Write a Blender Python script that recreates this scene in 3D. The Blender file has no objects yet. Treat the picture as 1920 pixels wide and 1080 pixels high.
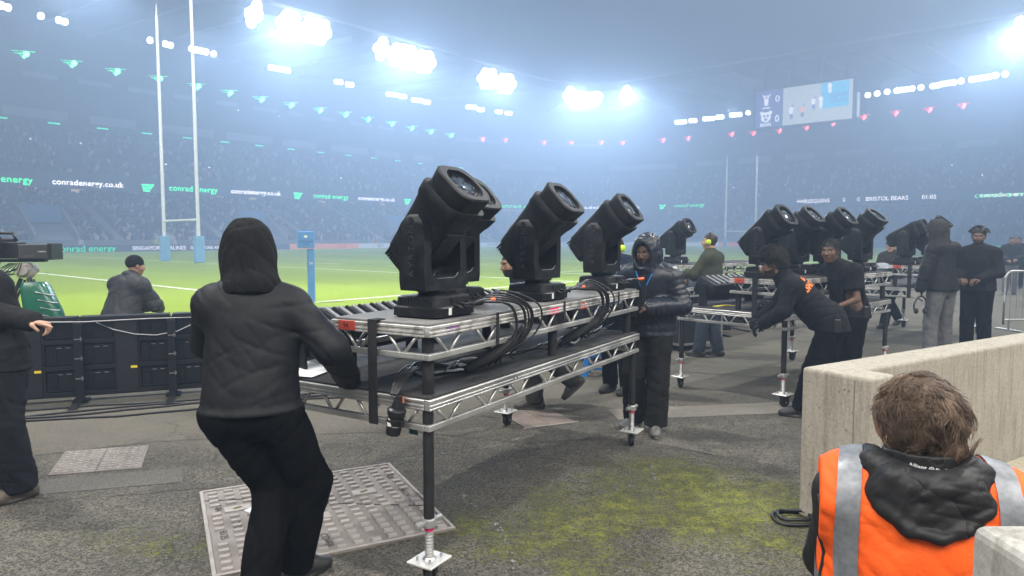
import bpy, bmesh, math, random
import numpy as np
from mathutils import Vector, Matrix, Quaternion
from mathutils.bvhtree import BVHTree
random.seed(7); RNG = np.random.default_rng(7)
R = math.radians
S = bpy.context.scene
COL = S.collection

# ------------------------------------------------------------------ camera
cam = bpy.data.cameras.new('camera'); camo = bpy.data.objects.new('camera', cam); COL.objects.link(camo)
camo.location = (0, 0, 1.7)
camo.rotation_euler = (R(90 - 4.12), 0, 0)
cam.sensor_width = 36; cam.lens = 36 * 1290 / 1920
cam.clip_start = 0.05; cam.clip_end = 2000
S.camera = camo

# ------------------------------------------------------------------ world: night sky, weak wide sun added as soft fill
W = bpy.data.worlds.new('World'); S.world = W; W.use_nodes = True
wn = W.node_tree; wn.nodes.clear()
wo = wn.nodes.new('ShaderNodeOutputWorld'); bg = wn.nodes.new('ShaderNodeBackground')
sky = wn.nodes.new('ShaderNodeTexSky'); sky.sky_type = 'NISHITA'; sky.sun_disc = False
sky.sun_elevation = R(35); sky.sun_rotation = R(200)
bg.inputs['Strength'].default_value = SKY_STRENGTH = 0.018
wn.links.new(sky.outputs[0], bg.inputs[0]); wn.links.new(bg.outputs[0], wo.inputs[0])
sl = bpy.data.lights.new('sun', 'SUN'); so = bpy.data.objects.new('sun', sl); COL.objects.link(so)
sl.energy = 0.45; sl.angle = R(100); sl.color = (1, .95, .88)
so.rotation_euler = (R(30), R(8), 0)

S.view_settings.view_transform = 'Standard'; S.view_settings.look = 'None'
S.view_settings.exposure = 0.0; S.view_settings.gamma = 1.0; S.view_settings.use_curve_mapping = False
S.render.engine = 'CYCLES'
cy = S.cycles
cy.use_denoising = True
try: cy.denoiser = 'OPENIMAGEDENOISE'
except Exception: pass
cy.max_bounces = 4; cy.diffuse_bounces = 2; cy.glossy_bounces = 2; cy.transmission_bounces = 2; cy.volume_bounces = 0
cy.use_adaptive_sampling = True; cy.adaptive_threshold = .03; cy.adaptive_min_samples = 12
cy.transparent_max_bounces = 6
cy.caustics_reflective = False; cy.caustics_refractive = False
cy.sample_clamp_indirect = 6; cy.sample_clamp_direct = 0
cy.use_light_tree = True

# ------------------------------------------------------------------ floodlights and added fill spots that light the place (positions in metres)
# pitch frame: u along the pitch, v across it; origin under the near goal
UX, UY = 0.655, 0.7556
def uv(u, v, z=0.0): return Vector((-24.0 + UX * u + UY * v, 50.0 + UY * u - UX * v, z))
LAMPS = []
def spot(p, target, watts, col, size=84, r=1.5, blend=.45):
    l = bpy.data.lights.new('flood_or_fill_beam', 'SPOT'); o = bpy.data.objects.new('flood_or_fill_beam', l)
    l.energy = watts; l.color = col; l.spot_size = R(size); l.spot_blend = blend; l.shadow_soft_size = r
    o.location = p; d = (Vector(target) - Vector(p)); o.rotation_euler = d.to_track_quat('-Z', 'Y').to_euler()
    COL.objects.link(o); LAMPS.append(o); return o
COOL = (.80, .90, 1.0)
FAR_W, OWN_W, SIDE_W, NEAR_W, GLOW_W = 68000, 74000, 80000, 10500, 58000
def clear(p): return p + (Vector((0, 0, p.z - 12)) - p).normalized() * 3.2      # just in front of the lamp bank
def toward(u, v, k): return uv(u + (-22 - u) * k, v + (50 - v) * k, 0)
for (u, v) in ((12, -53), (41, -53), (66, -53), (93, -53), (118, -49), (124, -39), (124, 38)):
    spot(clear(uv(u, v, 36.4)), toward(u, v, .25), FAR_W * (.55 if u < 20 else 2.1 if u > 110 else 1), COOL, size=78, blend=.3)
for (u, v, w) in ((36, -53, .8), (44, -53, 1.2), (62, -53, .7), (69, -53, 1.1), (92, -53, 1), (118, -49, 1), (124, -39, .8), (124, 38, 1), (41, -83, .35), (58, -83, .3), (148, 15, .4), (148, 29, .4), (148, -38, .35), (148, -23, .3)):   # extra narrow spots at the banks, added to make halos in the haze
    spot(clear(uv(u, v, 36.4 if abs(v) < 60 and u < 130 else 37.0 if v < -60 else 33.8)), uv(-12, 42, 0), GLOW_W * w, COOL, size=30, r=1.2, blend=.8)
spot(uv(55, 53, 37.0), uv(100, -5, 0), OWN_W * 3.4, (1, .98, .94), size=40)  # unseen own-side spot added to brighten the far goalposts
for (u, tu, tv, w) in ((5, 18, -60, 2.0), (45, 62, -60, 2.0), (70, 128, -15, 2.0)):      # unseen own-side spots added to brighten the far stands
    spot(uv(u, 53, 37.0), uv(tu, tv, 3), OWN_W * w, (1, .98, .96), size=36, r=1.5)
for (u, v) in ((-27, -5), (-24, -35)):
    spot(uv(u, v, 37.0), uv(45 + (u - 45) * .5, v * .35, 0), OWN_W, (1, .97, .92), size=100)
for (u, v, w) in ((50, 53, 1.0), (15, 53, 1.3), (-24, 28, 1.2)):   # own-side roof edge, lighting the near half of the pitch
    spot(uv(u, v, 37.0), uv(12 + .3 * u, 12, 0), OWN_W * w, (1, .97, .9), size=92)
for (u, v) in ((15, 53), (-24, 28)):          # unseen spots added on either side to fill the shadow under the deck
    spot(uv(u, v, 37.0), (0, 7, 0), SIDE_W, (1, .96, .90), size=62, r=1.2)
# lamps under the roof of the stand above the photographer
for (x, y, z) in ((-11, -6.0, 13), (2, -8.5, 13), (13, -4.5, 13), (24, 9, 16)):
    spot((x, y, z), (x * .3, y * .2 + 6, 0), NEAR_W, (1, .95, .87), size=165, r=4.5, blend=1)

# ------------------------------------------------------------------ materials
MATS = {}
def mat(name, c1, c2=None, rough=.6, metal=0, scale=6, detail=4, bump=0, bscale=None, spec=.5, emit=None, estr=0, attr=None, coat=0, pos=(.35, .65), rough2=None, sheen=0):
    if name in MATS: return MATS[name]
    m = bpy.data.materials.new(name); m.use_nodes = True; MATS[name] = m
    nt = m.node_tree; b = nt.nodes['Principled BSDF']
    b.inputs['Roughness'].default_value = rough; b.inputs['Metallic'].default_value = metal
    b.inputs['Specular IOR Level'].default_value = spec
    if coat: b.inputs['Coat Weight'].default_value = coat
    if sheen: b.inputs['Sheen Weight'].default_value = sheen
    if emit is not None:
        b.inputs['Emission Color'].default_value = (*emit, 1); b.inputs['Emission Strength'].default_value = estr; m.cycles.emission_sampling = 'NONE'
    if attr:
        a = nt.nodes.new('ShaderNodeAttribute'); a.attribute_name = attr
        if c2 is None:
            nt.links.new(a.outputs['Color'], b.inputs['Base Color'])
        src = a.outputs['Color']
    else: src = None
    tc = nt.nodes.new('ShaderNodeTexCoord')
    if c2 is not None or bump or rough2 is not None:
        n = nt.nodes.new('ShaderNodeTexNoise'); n.inputs['Scale'].default_value = scale; n.inputs['Detail'].default_value = detail
        nt.links.new(tc.outputs['Object'], n.inputs['Vector'])
    if c2 is not None:
        r = nt.nodes.new('ShaderNodeValToRGB'); r.color_ramp.elements[0].position = pos[0]; r.color_ramp.elements[1].position = pos[1]
        r.color_ramp.elements[0].color = (*c1, 1); r.color_ramp.elements[1].color = (*c2, 1)
        nt.links.new(n.outputs['Fac'], r.inputs['Fac'])
        if src is not None:
            mx = nt.nodes.new('ShaderNodeMix'); mx.data_type = 'RGBA'; mx.blend_type = 'MULTIPLY'; mx.inputs[0].default_value = 1
            nt.links.new(src, mx.inputs[6]); nt.links.new(r.outputs['Color'], mx.inputs[7]); nt.links.new(mx.outputs[2], b.inputs['Base Color'])
        else: nt.links.new(r.outputs['Color'], b.inputs['Base Color'])
    elif not attr: b.inputs['Base Color'].default_value = (*c1, 1)
    if rough2 is not None:
        mr = nt.nodes.new('ShaderNodeMapRange'); mr.inputs[3].default_value = rough; mr.inputs[4].default_value = rough2
        mr.inputs[1].default_value = .3; mr.inputs[2].default_value = .7
        nt.links.new(n.outputs['Fac'], mr.inputs[0]); nt.links.new(mr.outputs[0], b.inputs['Roughness'])
    if bump:
        n2 = nt.nodes.new('ShaderNodeTexNoise'); n2.inputs['Scale'].default_value = bscale or scale * 4; n2.inputs['Detail'].default_value = 5
        nt.links.new(tc.outputs['Object'], n2.inputs['Vector'])
        bp = nt.nodes.new('ShaderNodeBump'); bp.inputs['Strength'].default_value = bump; bp.inputs['Distance'].default_value = .01
        nt.links.new(n2.outputs['Fac'], bp.inputs['Height']); nt.links.new(bp.outputs[0], b.inputs['Normal'])
    return m

# ------------------------------------------------------------------ object helpers
def tag(o, label=None, cat=None, group=None, kind=None):
    if label: o['label'] = label
    if cat: o['category'] = cat
    if group: o['group'] = group
    if kind: o['kind'] = kind
    return o
def empty(name, loc=(0, 0, 0), rz=0.0, label=None, cat=None, group=None):
    o = bpy.data.objects.new(name, None); COL.objects.link(o); o.location = loc; o.rotation_euler = (0, 0, rz)
    o.empty_display_size = .1
    return tag(o, label, cat, group)
def copy_tree(o, parent=None):
    c = o.copy(); COL.objects.link(c); c.parent = parent
    for ch in list(o.children): copy_tree(ch, c)
    return c
def link(name, me, m=None, parent=None, smooth=False, bevel=0, seg=2, ang=40):
    o = bpy.data.objects.new(name, me); COL.objects.link(o)
    if m is not None:
        for x in (m if isinstance(m, (list, tuple)) else [m]): me.materials.append(x)
    if parent is not None: o.parent = parent
    if smooth is True: me.polygons.foreach_set('use_smooth', [True] * len(me.polygons))
    elif smooth:
        me.polygons.foreach_set('use_smooth', [True] * len(me.polygons))
        try: me.set_sharp_from_angle(angle=R(smooth))
        except Exception: pass
    if bevel:
        b = o.modifiers.new('bevel', 'BEVEL'); b.width = bevel; b.segments = seg; b.limit_method = 'ANGLE'; b.angle_limit = R(ang)
    return o
def frame(d, up=(0, 0, 1)):
    d = Vector(d).normalized(); up = Vector(up)
    if abs(d.dot(up)) > .98: up = Vector((1, 0, 0))
    x = d.cross(up).normalized(); y = x.cross(d).normalized(); return x, y, d
class MB:
    """collects shapes for ONE mesh"""
    def __init__(s): s.v = []; s.f = []; s.mi = []; s.m = 0
    def add(s, vs, fs):
        o = len(s.v); s.v += [tuple(p) for p in vs]
        for f in fs: s.f.append(tuple(i + o for i in f)); s.mi.append(s.m)
        return s
    def box(s, c, d, ax=None, taper=None):
        c = Vector(c); h = [x / 2 for x in d]
        if ax is None: ax = (Vector((1, 0, 0)), Vector((0, 1, 0)), Vector((0, 0, 1)))
        vs = []
        for z in (-1, 1):
            k = 1 if (taper is None or z < 0) else taper
            for x, y in ((-1, -1), (1, -1), (1, 1), (-1, 1)):
                vs.append(c + ax[0] * x * h[0] * k + ax[1] * y * h[1] * k + ax[2] * z * h[2])
        return s.add(vs, [(3, 2, 1, 0), (4, 5, 6, 7), (0, 1, 5, 4), (1, 2, 6, 5), (2, 3, 7, 6), (3, 0, 4, 7)])
    def bb(s, x0, x1, y0, y1, z0, z1): return s.box(((x0 + x1) / 2, (y0 + y1) / 2, (z0 + z1) / 2), (x1 - x0, y1 - y0, z1 - z0))
    def bar(s, a, b, wd, ht, up=(0, 0, 1)):
        a = Vector(a); b = Vector(b); x, y, d = frame(b - a, up)
        return s.box((a + b) / 2, (wd, ht, (b - a).length), (x, y, d))
    def cyl(s, a, b, r, r2=None, n=12, cap=True):
        a = Vector(a); b = Vector(b); x, y, d = frame(b - a); r2 = r if r2 is None else r2
        vs = []
        for p, q in ((a, r), (b, r2)):
            for i in range(n):
                t = 2 * math.pi * i / n; vs.append(p + x * math.cos(t) * q + y * math.sin(t) * q)
        fs = [(i, (i + 1) % n, n + (i + 1) % n, n + i) for i in range(n)]
        if cap: fs += [tuple(range(n - 1, -1, -1)), tuple(range(n, 2 * n))]
        return s.add(vs, fs)
    def tube(s, pts, r, n=6, cap=True):
        pts = [Vector(p) for p in pts]; k = len(pts); vs = []; px = None
        for i, p in enumerate(pts):
            d = (pts[min(i + 1, k - 1)] - pts[max(i - 1, 0)])
            if d.length < 1e-9: d = Vector((0, 0, 1))
            d.normalize()
            if px is None: x, y, _ = frame(d)
            else:
                x = px - d * px.dot(d)
                x = x.normalized() if x.length > 1e-6 else frame(d)[0]
                y = d.cross(x)
            px = x; q = r[i] if isinstance(r, (list, tuple)) else r
            for j in range(n):
                t = 2 * math.pi * j / n; vs.append(p + x * math.cos(t) * q + y * math.sin(t) * q)
        fs = []
        for i in range(k - 1):
            for j in range(n):
                fs.append((i * n + j, i * n + (j + 1) % n, (i + 1) * n + (j + 1) % n, (i + 1) * n + j))
        if cap: fs += [tuple(range(n - 1, -1, -1)), tuple((k - 1) * n + j for j in range(n))]
        return s.add(vs, fs)
    def lathe(s, prof, c=(0, 0, 0), ax=None, n=24):
        c = Vector(c)
        if ax is None: ax = (Vector((1, 0, 0)), Vector((0, 1, 0)), Vector((0, 0, 1)))
        vs = []
        for r, z in prof:
            for j in range(n):
                t = 2 * math.pi * j / n; vs.append(c + ax[0] * r * math.cos(t) + ax[1] * r * math.sin(t) + ax[2] * z)
        fs = []
        for i in range(len(prof) - 1):
            for j in range(n): fs.append((i * n + j, i * n + (j + 1) % n, (i + 1) * n + (j + 1) % n, (i + 1) * n + j))
        fs += [tuple(range(n - 1, -1, -1)), tuple((len(prof) - 1) * n + j for j in range(n))]
        return s.add(vs, fs)
    def loft(s, rings, cap=True):
        n = len(rings[0]); vs = [p for r in rings for p in r]; fs = []
        for i in range(len(rings) - 1):
            for j in range(n): fs.append((i * n + j, i * n + (j + 1) % n, (i + 1) * n + (j + 1) % n, (i + 1) * n + j))
        if cap: fs += [tuple(range(n - 1, -1, -1)), tuple((len(rings) - 1) * n + j for j in range(n))]
        return s.add(vs, fs)
    def prism(s, poly, z0, z1):
        n = len(poly)
        return s.add([(x, y, z0) for x, y in poly] + [(x, y, z1) for x, y in poly],
                     [tuple(range(n - 1, -1, -1)), tuple(range(n, 2 * n))] + [(i, (i + 1) % n, n + (i + 1) % n, n + i) for i in range(n)])
    def quad(s, a, b, c, d): return s.add([a, b, c, d], [(0, 1, 2, 3)])
    def xf(s, M, i0=0):
        for i in range(i0, len(s.v)): s.v[i] = tuple(M @ Vector(s.v[i]))
        return s
    def build(s, name, m=None, parent=None, smooth=False, bevel=0, seg=2, ang=40, fixn=True):
        me = bpy.data.meshes.new(name); me.from_pydata(s.v, [], s.f); me.update()
        if fixn:
            b = bmesh.new(); b.from_mesh(me); bmesh.ops.recalc_face_normals(b, faces=b.faces); b.to_mesh(me); b.free()
        if any(s.mi): me.polygons.foreach_set('material_index', s.mi)
        return link(name, me, m, parent, smooth, bevel, seg, ang)
def ell_ring(c, ax, ay, rx, ry, n=20, p=2.0):
    out = []
    for j in range(n):
        t = 2 * math.pi * j / n; a, b = math.cos(t), math.sin(t)
        out.append(Vector(c) + Vector(ax) * rx * math.copysign(abs(a) ** (2 / p), a) + Vector(ay) * ry * math.copysign(abs(b) ** (2 / p), b))
    return out
_font_cache = {}
def text_mesh(txt, size=1.0, depth=0.0, align='CENTER', bold=0.0, space=1.0, subdiv=0):
    cu = bpy.data.curves.new('lettering', 'FONT'); cu.body = txt; cu.size = size; cu.extrude = depth; cu.align_x = align; cu.align_y = 'CENTER'
    cu.offset = bold; cu.space_character = space; cu.resolution_u = 3
    o = bpy.data.objects.new('lettering', cu); COL.objects.link(o)
    dg = bpy.context.evaluated_depsgraph_get(); me = bpy.data.meshes.new_from_object(o.evaluated_get(dg))
    bpy.data.objects.remove(o); bpy.data.curves.remove(cu)
    me.materials.clear()
    if subdiv:
        b = bmesh.new(); b.from_mesh(me); bmesh.ops.triangulate(b, faces=b.faces)
        bmesh.ops.subdivide_edges(b, edges=[e for e in b.edges if e.calc_length() > subdiv], cuts=2); b.to_mesh(me); b.free()
    return me
def place_text(name, txt, size, origin, ax, ay, m, parent=None, off=.003, fn=None, **k):
    """flat lettering lying in the plane (ax, ay) at origin, off metres proud"""
    me = text_mesh(txt, size, **k); ax = Vector(ax).normalized(); ay = Vector(ay).normalized(); n = ax.cross(ay); o0 = Vector(origin) + n * off
    for v in me.vertices: v.co = (o0 + ax * v.co.x + ay * v.co.y + n * v.co.z) if fn is None else fn(v.co)
    me.name = name
    return link(name, me, m, parent)
# ================================================================== the setting
def sheet(name, pts, z, m, kind='structure'):
    me = bpy.data.meshes.new(name); me.from_pydata([(p[0], p[1], z) for p in pts], [], [tuple(range(len(pts)))]); me.update()
    o = link(name, me, m); o['kind'] = kind; return o
def ground_material():
    m = bpy.data.materials.new('mossy_asphalt'); m.use_nodes = True; nt = m.node_tree; L = nt.links; N = nt.nodes.new
    b = nt.nodes['Principled BSDF']; tc = N('ShaderNodeTexCoord'); P = tc.outputs['Object']
    def noise(sc, det=4, rough=.55, vec=P):
        n = N('ShaderNodeTexNoise'); n.inputs['Scale'].default_value = sc; n.inputs['Detail'].default_value = det; n.inputs['Roughness'].default_value = rough
        L.new(vec, n.inputs['Vector']); return n.outputs['Fac']
    def math_(op, a, b_=None, clamp=False):
        n = N('ShaderNodeMath'); n.operation = op; n.use_clamp = clamp
        for i, x in enumerate((a, b_)):
            if x is None: continue
            if isinstance(x, (int, float)): n.inputs[i].default_value = x
            else: L.new(x, n.inputs[i])
        return n.outputs[0]
    def mrange(v, a, b_, c=0, d=1):
        n = N('ShaderNodeMapRange'); n.interpolation_type = 'SMOOTHSTEP'; L.new(v, n.inputs[0])
        for i, x in zip((1, 2, 3, 4), (a, b_, c, d)): n.inputs[i].default_value = x
        return n.outputs[0]
    def mix(f, a, c):
        n = N('ShaderNodeMix'); n.data_type = 'RGBA'
        if isinstance(f, (int, float)): n.inputs[0].default_value = f
        else: L.new(f, n.inputs[0])
        for i, x in ((6, a), (7, c)):
            if isinstance(x, tuple): n.inputs[i].default_value = (*x, 1)
            else: L.new(x, n.inputs[i])
        return n.outputs[2]
    def vor(sc, feat='F1', vec=P):
        n = N('ShaderNodeTexVoronoi'); n.inputs['Scale'].default_value = sc; n.feature = feat; L.new(vec, n.inputs['Vector']); return n
    def dist(x, y, rx, ry):
        mp = N('ShaderNodeMapping'); mp.inputs['Location'].default_value = (-x / rx, -y / ry, 0); mp.inputs['Scale'].default_value = (1 / rx, 1 / ry, 0)
        L.new(P, mp.inputs['Vector']); l = N('ShaderNodeVectorMath'); l.operation = 'LENGTH'; L.new(mp.outputs[0], l.inputs[0]); return l.outputs['Value']
    v = vor(95); stones = v.outputs['Color']; sep = N('ShaderNodeSeparateColor'); L.new(stones, sep.inputs[0])
    big = noise(.7, 5, .6); mid = noise(3.2, 6, .6); fine = noise(38, 3)
    base = mix(mrange(sep.outputs[0], .05, .95), (.042, .039, .031), (.172, .157, .127))
    base = mix(mrange(mid, .35, .7), base, mix(.5, base, (.055, .051, .045)))
    # the worn, paler strip of tarmac that runs along the boards and on to the right
    s1 = N('ShaderNodeVectorMath'); s1.operation = 'DOT_PRODUCT'; L.new(P, s1.inputs[0]); s1.inputs[1].default_value = (-.30, .95, 0)
    strip = math_('ADD', s1.outputs['Value'], math_('MULTIPLY', math_('SUBTRACT', noise(1.1, 5), .5), 1.5))
    strip = mrange(strip, 5.6, 6.7)
    base = mix(math_('MULTIPLY', strip, .62), base, (.170, .155, .128))
    # damp dark stains
    base = mix(math_('MULTIPLY', mrange(noise(.55, 6, .65), .54, .70), .62), base, (.045, .043, .037))
    base = mix(math_('MULTIPLY', mrange(noise(2.4, 7, .7), .58, .72), .35), base, (.040, .038, .033))
    # small pale chips
    base = mix(mrange(vor(23).outputs['Distance'], .06, .03), base, (.30, .28, .25))
    # hairline cracks
    vc = vor(.9, 'DISTANCE_TO_EDGE', None or P); wv = N('ShaderNodeVectorMath'); wv.operation = 'ADD'
    nn = N('ShaderNodeTexNoise'); nn.inputs['Scale'].default_value = 2.2; nn.inputs['Detail'].default_value = 6; L.new(P, nn.inputs['Vector'])
    sc2 = N('ShaderNodeVectorMath'); sc2.operation = 'SCALE'; sc2.inputs['Scale'].default_value = .55; L.new(nn.outputs['Color'], sc2.inputs[0])
    L.new(P, wv.inputs[0]); L.new(sc2.outputs[0], wv.inputs[1]); L.new(wv.outputs[0], vc.inputs['Vector'])
    crack = mrange(vc.outputs['Distance'], .014, .003)
    base = mix(math_('MULTIPLY', crack, math_('MULTIPLY', mrange(big, .44, .58), .45)), base, (.025, .023, .02))
    # moss, thick in a few patches
    m1 = mrange(dist(1.25, 4.65, 1.25, 1.0), 1.3, .1); m2 = mrange(dist(.95, 3.6, 1.5, 1.1), 1.3, .2); m3 = mrange(dist(-1.75, 3.35, .8, 1.1), 1.2, .2)
    m4 = mrange(dist(-.1, 3.9, .9, .75), 1.2, .3); m5 = mrange(dist(-2.5, 3.9, 1.0, .6), 1.3, .2); m6 = mrange(dist(3.6, 8.6, 1.2, 1.0), 1.2, .3)
    bias = math_('ADD', math_('MULTIPLY', m1, .25), math_('ADD', math_('MULTIPLY', m2, .15), math_('ADD', math_('MULTIPLY', m3, .12), math_('ADD', math_('MULTIPLY', m4, .11), math_('ADD', math_('MULTIPLY', m5, .09), math_('MULTIPLY', m6, .12))))))
    mm = math_('ADD', math_('ADD', math_('MULTIPLY', noise(1.7, 8, .72), .62), math_('MULTIPLY', noise(34, 5, .75), .60)), bias)
    moss = math_('MULTIPLY', mrange(mm, .755, .90), mrange(math_('ADD', math_('MULTIPLY', sep.outputs[1], .6), math_('MULTIPLY', noise(60, 3), .8)), .42, .72))
    mosscol = mix(mrange(noise(9, 4), .3, .7), (.085, .096, .016), (.23, .245, .024))
    base = mix(math_('MULTIPLY', moss, .92), base, mosscol)
    # greenish tint far along the apron
    far = mrange(s1.outputs['Value'], 6.0, 8.0)
    base = mix(math_('MULTIPLY', math_('MULTIPLY', far, mrange(big, .36, .62)), .5), base, (.082, .085, .05))
    L.new(base, b.inputs['Base Color'])
    b.inputs['Roughness'].default_value = .86; b.inputs['Specular IOR Level'].default_value = .35
    hgt = math_('ADD', math_('MULTIPLY', math_('SUBTRACT', 1.0, v.outputs['Distance']), 1.0), math_('ADD', math_('MULTIPLY', mid, 1.3), math_('ADD', math_('MULTIPLY', moss, 1.2), math_('MULTIPLY', fine, .7))))
    bp = N('ShaderNodeBump'); bp.inputs['Strength'].default_value = .75; bp.inputs['Distance'].default_value = .009
    L.new(hgt, bp.inputs['Height']); L.new(bp.outputs[0], b.inputs['Normal'])
    return m
ground = sheet('ground', [(-190, -60), (230, -60), (230, 260), (-190, 260)], 0.0, ground_material())

def grass_material():
    m = bpy.data.materials.new('pitch_grass'); m.use_nodes = True; nt = m.node_tree; L = nt.links; N = nt.nodes.new; b = nt.nodes['Principled BSDF']
    tc = N('ShaderNodeTexCoord'); n1 = N('ShaderNodeTexNoise'); n1.inputs['Scale'].default_value = .16; n1.inputs['Detail'].default_value = 5
    n2 = N('ShaderNodeTexNoise'); n2.inputs['Scale'].default_value = 28; n2.inputs['Detail'].default_value = 4
    for n in (n1, n2): L.new(tc.outputs['Object'], n.inputs['Vector'])
    r = N('ShaderNodeValToRGB'); r.color_ramp.elements[0].position = .3; r.color_ramp.elements[1].position = .7
    r.color_ramp.elements[0].color = (.190, .270, .016, 1); r.color_ramp.elements[1].color = (.218, .302, .022, 1); L.new(n1.outputs['Fac'], r.inputs['Fac'])
    r2 = N('ShaderNodeValToRGB'); r2.color_ramp.elements[0].color = (.78, .78, .78, 1); r2.color_ramp.elements[1].color = (1.15, 1.15, 1.1, 1); L.new(n2.outputs['Fac'], r2.inputs['Fac'])
    # mown bands across the pitch
    dp = N('ShaderNodeVectorMath'); dp.operation = 'DOT_PRODUCT'; dp.inputs[1].default_value = (UX, UY, 0); L.new(tc.outputs['Object'], dp.inputs[0])
    w1 = N('ShaderNodeMath'); w1.operation = 'MULTIPLY'; w1.inputs[1].default_value = 2 * math.pi / 10.0; L.new(dp.outputs['Value'], w1.inputs[0])
    w2 = N('ShaderNodeMath'); w2.operation = 'SINE'; L.new(w1.outputs[0], w2.inputs[0])
    w3 = N('ShaderNodeMapRange'); w3.inputs[1].default_value = -.25; w3.inputs[2].default_value = .25; w3.inputs[3].default_value = .95; w3.inputs[4].default_value = 1.05; L.new(w2.outputs[0], w3.inputs[0])
    mx = N('ShaderNodeMix'); mx.data_type = 'RGBA'; mx.blend_type = 'MULTIPLY'; mx.inputs[0].default_value = 1
    L.new(r.outputs[0], mx.inputs[6]); L.new(r2.outputs[0], mx.inputs[7])
    sc = N('ShaderNodeVectorMath'); sc.operation = 'SCALE'; L.new(mx.outputs[2], sc.inputs[0]); L.new(w3.outputs[0], sc.inputs['Scale'])
    L.new(sc.outputs[0], b.inputs['Base Color']); b.inputs['Roughness'].default_value = .9; b.inputs['Specular IOR Level'].default_value = .15
    bp = N('ShaderNodeBump'); bp.inputs['Strength'].default_value = .6; bp.inputs['Distance'].default_value = .03; L.new(n2.outputs['Fac'], bp.inputs['Height']); L.new(bp.outputs[0], b.inputs['Normal'])
    return m
EDGE = [(-9.0, 5.28), (-4.87, 6.92), (-1.25, 8.32)]          # foot of the boards, corner part
bend = Vector((-1.25, 8.32, 0)); far_end = bend + Vector((UX, UY, 0)) * 130
def grass_poly():
    off = Vector((-UY, UX, 0)) * .7
    return [uv(-60, -47), uv(119, -47), uv(119, 40), bend + Vector((UX, UY, 0)) * 131 + off, bend + off + Vector((.1, .2, 0)), (-4.9, 7.55, 0), (-9, 5.95, 0), (-14, 3.9, 0), (-40, -1, 0)]
pitch = sheet('pitch', grass_poly(), .004, grass_material())
line_m = mat('pitch_paint', (.74, .77, .68), (.55, .62, .45), rough=.9, scale=7)
def pline(a, b, w=.19):
    a = Vector(a); b = Vector(b); n = (b - a).normalized().cross(Vector((0, 0, 1))) * w / 2
    o = sheet('pitch_line', [a + n, b + n, b - n, a - n], .009, line_m)
    return o
for u in (-11.8, 0, 22, 50, 78, 100, 111): pline(uv(u, -35), uv(u, 35))
for v in (-35, 35): pline(uv(-11.8, v), uv(111, v))
for u0 in (5, 40, 60, 95):
    for k in range(7): pline(uv(u0, -30 + k * 10 - 2.5), uv(u0, -30 + k * 10 + 2.5))
for v0 in (-30, -20, 20, 30):
    for k in range(5): pline(uv(5 + k * 20, v0), uv(12 + k * 20, v0))

# faded chalk lines on the tarmac
def faded_material():
    m = bpy.data.materials.new('faded_paint'); m.use_nodes = True; nt = m.node_tree; L = nt.links; N = nt.nodes.new; b = nt.nodes['Principled BSDF']
    tc = N('ShaderNodeTexCoord'); n = N('ShaderNodeTexNoise'); n.inputs['Scale'].default_value = 17; n.inputs['Detail'].default_value = 8; n.inputs['Roughness'].default_value = .75; L.new(tc.outputs['Object'], n.inputs['Vector'])
    mr = N('ShaderNodeMapRange'); mr.inputs[1].default_value = .50; mr.inputs[2].default_value = .66; mr.inputs[3].default_value = 0; mr.inputs[4].default_value = .75; L.new(n.outputs['Fac'], mr.inputs[0]); L.new(mr.outputs[0], b.inputs['Alpha'])
    b.inputs['Base Color'].default_value = (.42, .42, .40, 1); b.inputs['Roughness'].default_value = .9
    return m
fm = faded_material()
def chalk(pts, w):
    for a, b in zip(pts[:-1], pts[1:]):
        a = Vector((*a, 0)); b = Vector((*b, 0)); n = (b - a).normalized().cross(Vector((0, 0, 1))) * w / 2
        sheet('chalk_line', [a + n, b + n, b - n, a - n], .005, fm)
chalk([(-.42, 4.62), (-.08, 3.95), (.02, 3.45), (-.02, 3.25)], .035); chalk([(-.40, 4.66), (.15, 4.60)], .03)
chalk([(-1.12, 5.05), (-.1, 5.55), (.15, 5.4)], .03); chalk([(.02, 5.72), (.55, 6.1)], .05); chalk([(-2.3, 4.62), (-1.5, 4.95)], .025)
chalk([(1.05, 5.1), (1.0, 4.7), (.7, 4.55)], .03)
chalk([(3.4, 8.35), (6.5, 8.85)], .10); chalk([(4.5, 11.2), (12.5, 15.2)], .12); chalk([(2.2, 9.3), (3.9, 8.9)], .05)

# old trench reinstatements in the tarmac: slightly different surface, sealed edges
tarm = mat('tar_seam', (.030, .028, .024), (.060, .056, .048), rough=.8, scale=20, bump=.3, bscale=90); patm = mat('tarmac_patch', (.060, .056, .048), (.135, .128, .11), rough=.9, scale=70, detail=3, bump=.5, bscale=160)
def ragged(pts, w, z=.0045, seed=1):
    r_ = random.Random(seed); P = [Vector((*p, 0)) for p in pts]; out = []
    for a, b in zip(P[:-1], P[1:]):
        n = max(2, int((b - a).length / .06)); t = (b - a).normalized(); nn = Vector((-t.y, t.x, 0))
        for i in range(n): out.append((a.lerp(b, i / n) + nn * r_.uniform(-.012, .012), nn))
    vs = []; fs = []
    for p, nn in out: ww = w * r_.uniform(.5, 1.3) / 2; vs += [(p.x + nn.x * ww, p.y + nn.y * ww, z), (p.x - nn.x * ww, p.y - nn.y * ww, z)]
    for i in range(len(out) - 1): fs.append((2 * i, 2 * i + 1, 2 * i + 3, 2 * i + 2))
    me = bpy.data.meshes.new('tar_seam'); me.from_pydata(vs, [], fs); me.update(); o = link('tar_seam', me, tarm); o['kind'] = 'structure'
sheet('tarmac_patch', [(1.0, 6.35), (4.6, 6.9), (4.55, 7.35), (.95, 6.75)], .003, mat('tarmac_patch_pale', (.15, .138, .115), (.22, .20, .17), rough=.9, scale=60, bump=.4, bscale=150))
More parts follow.
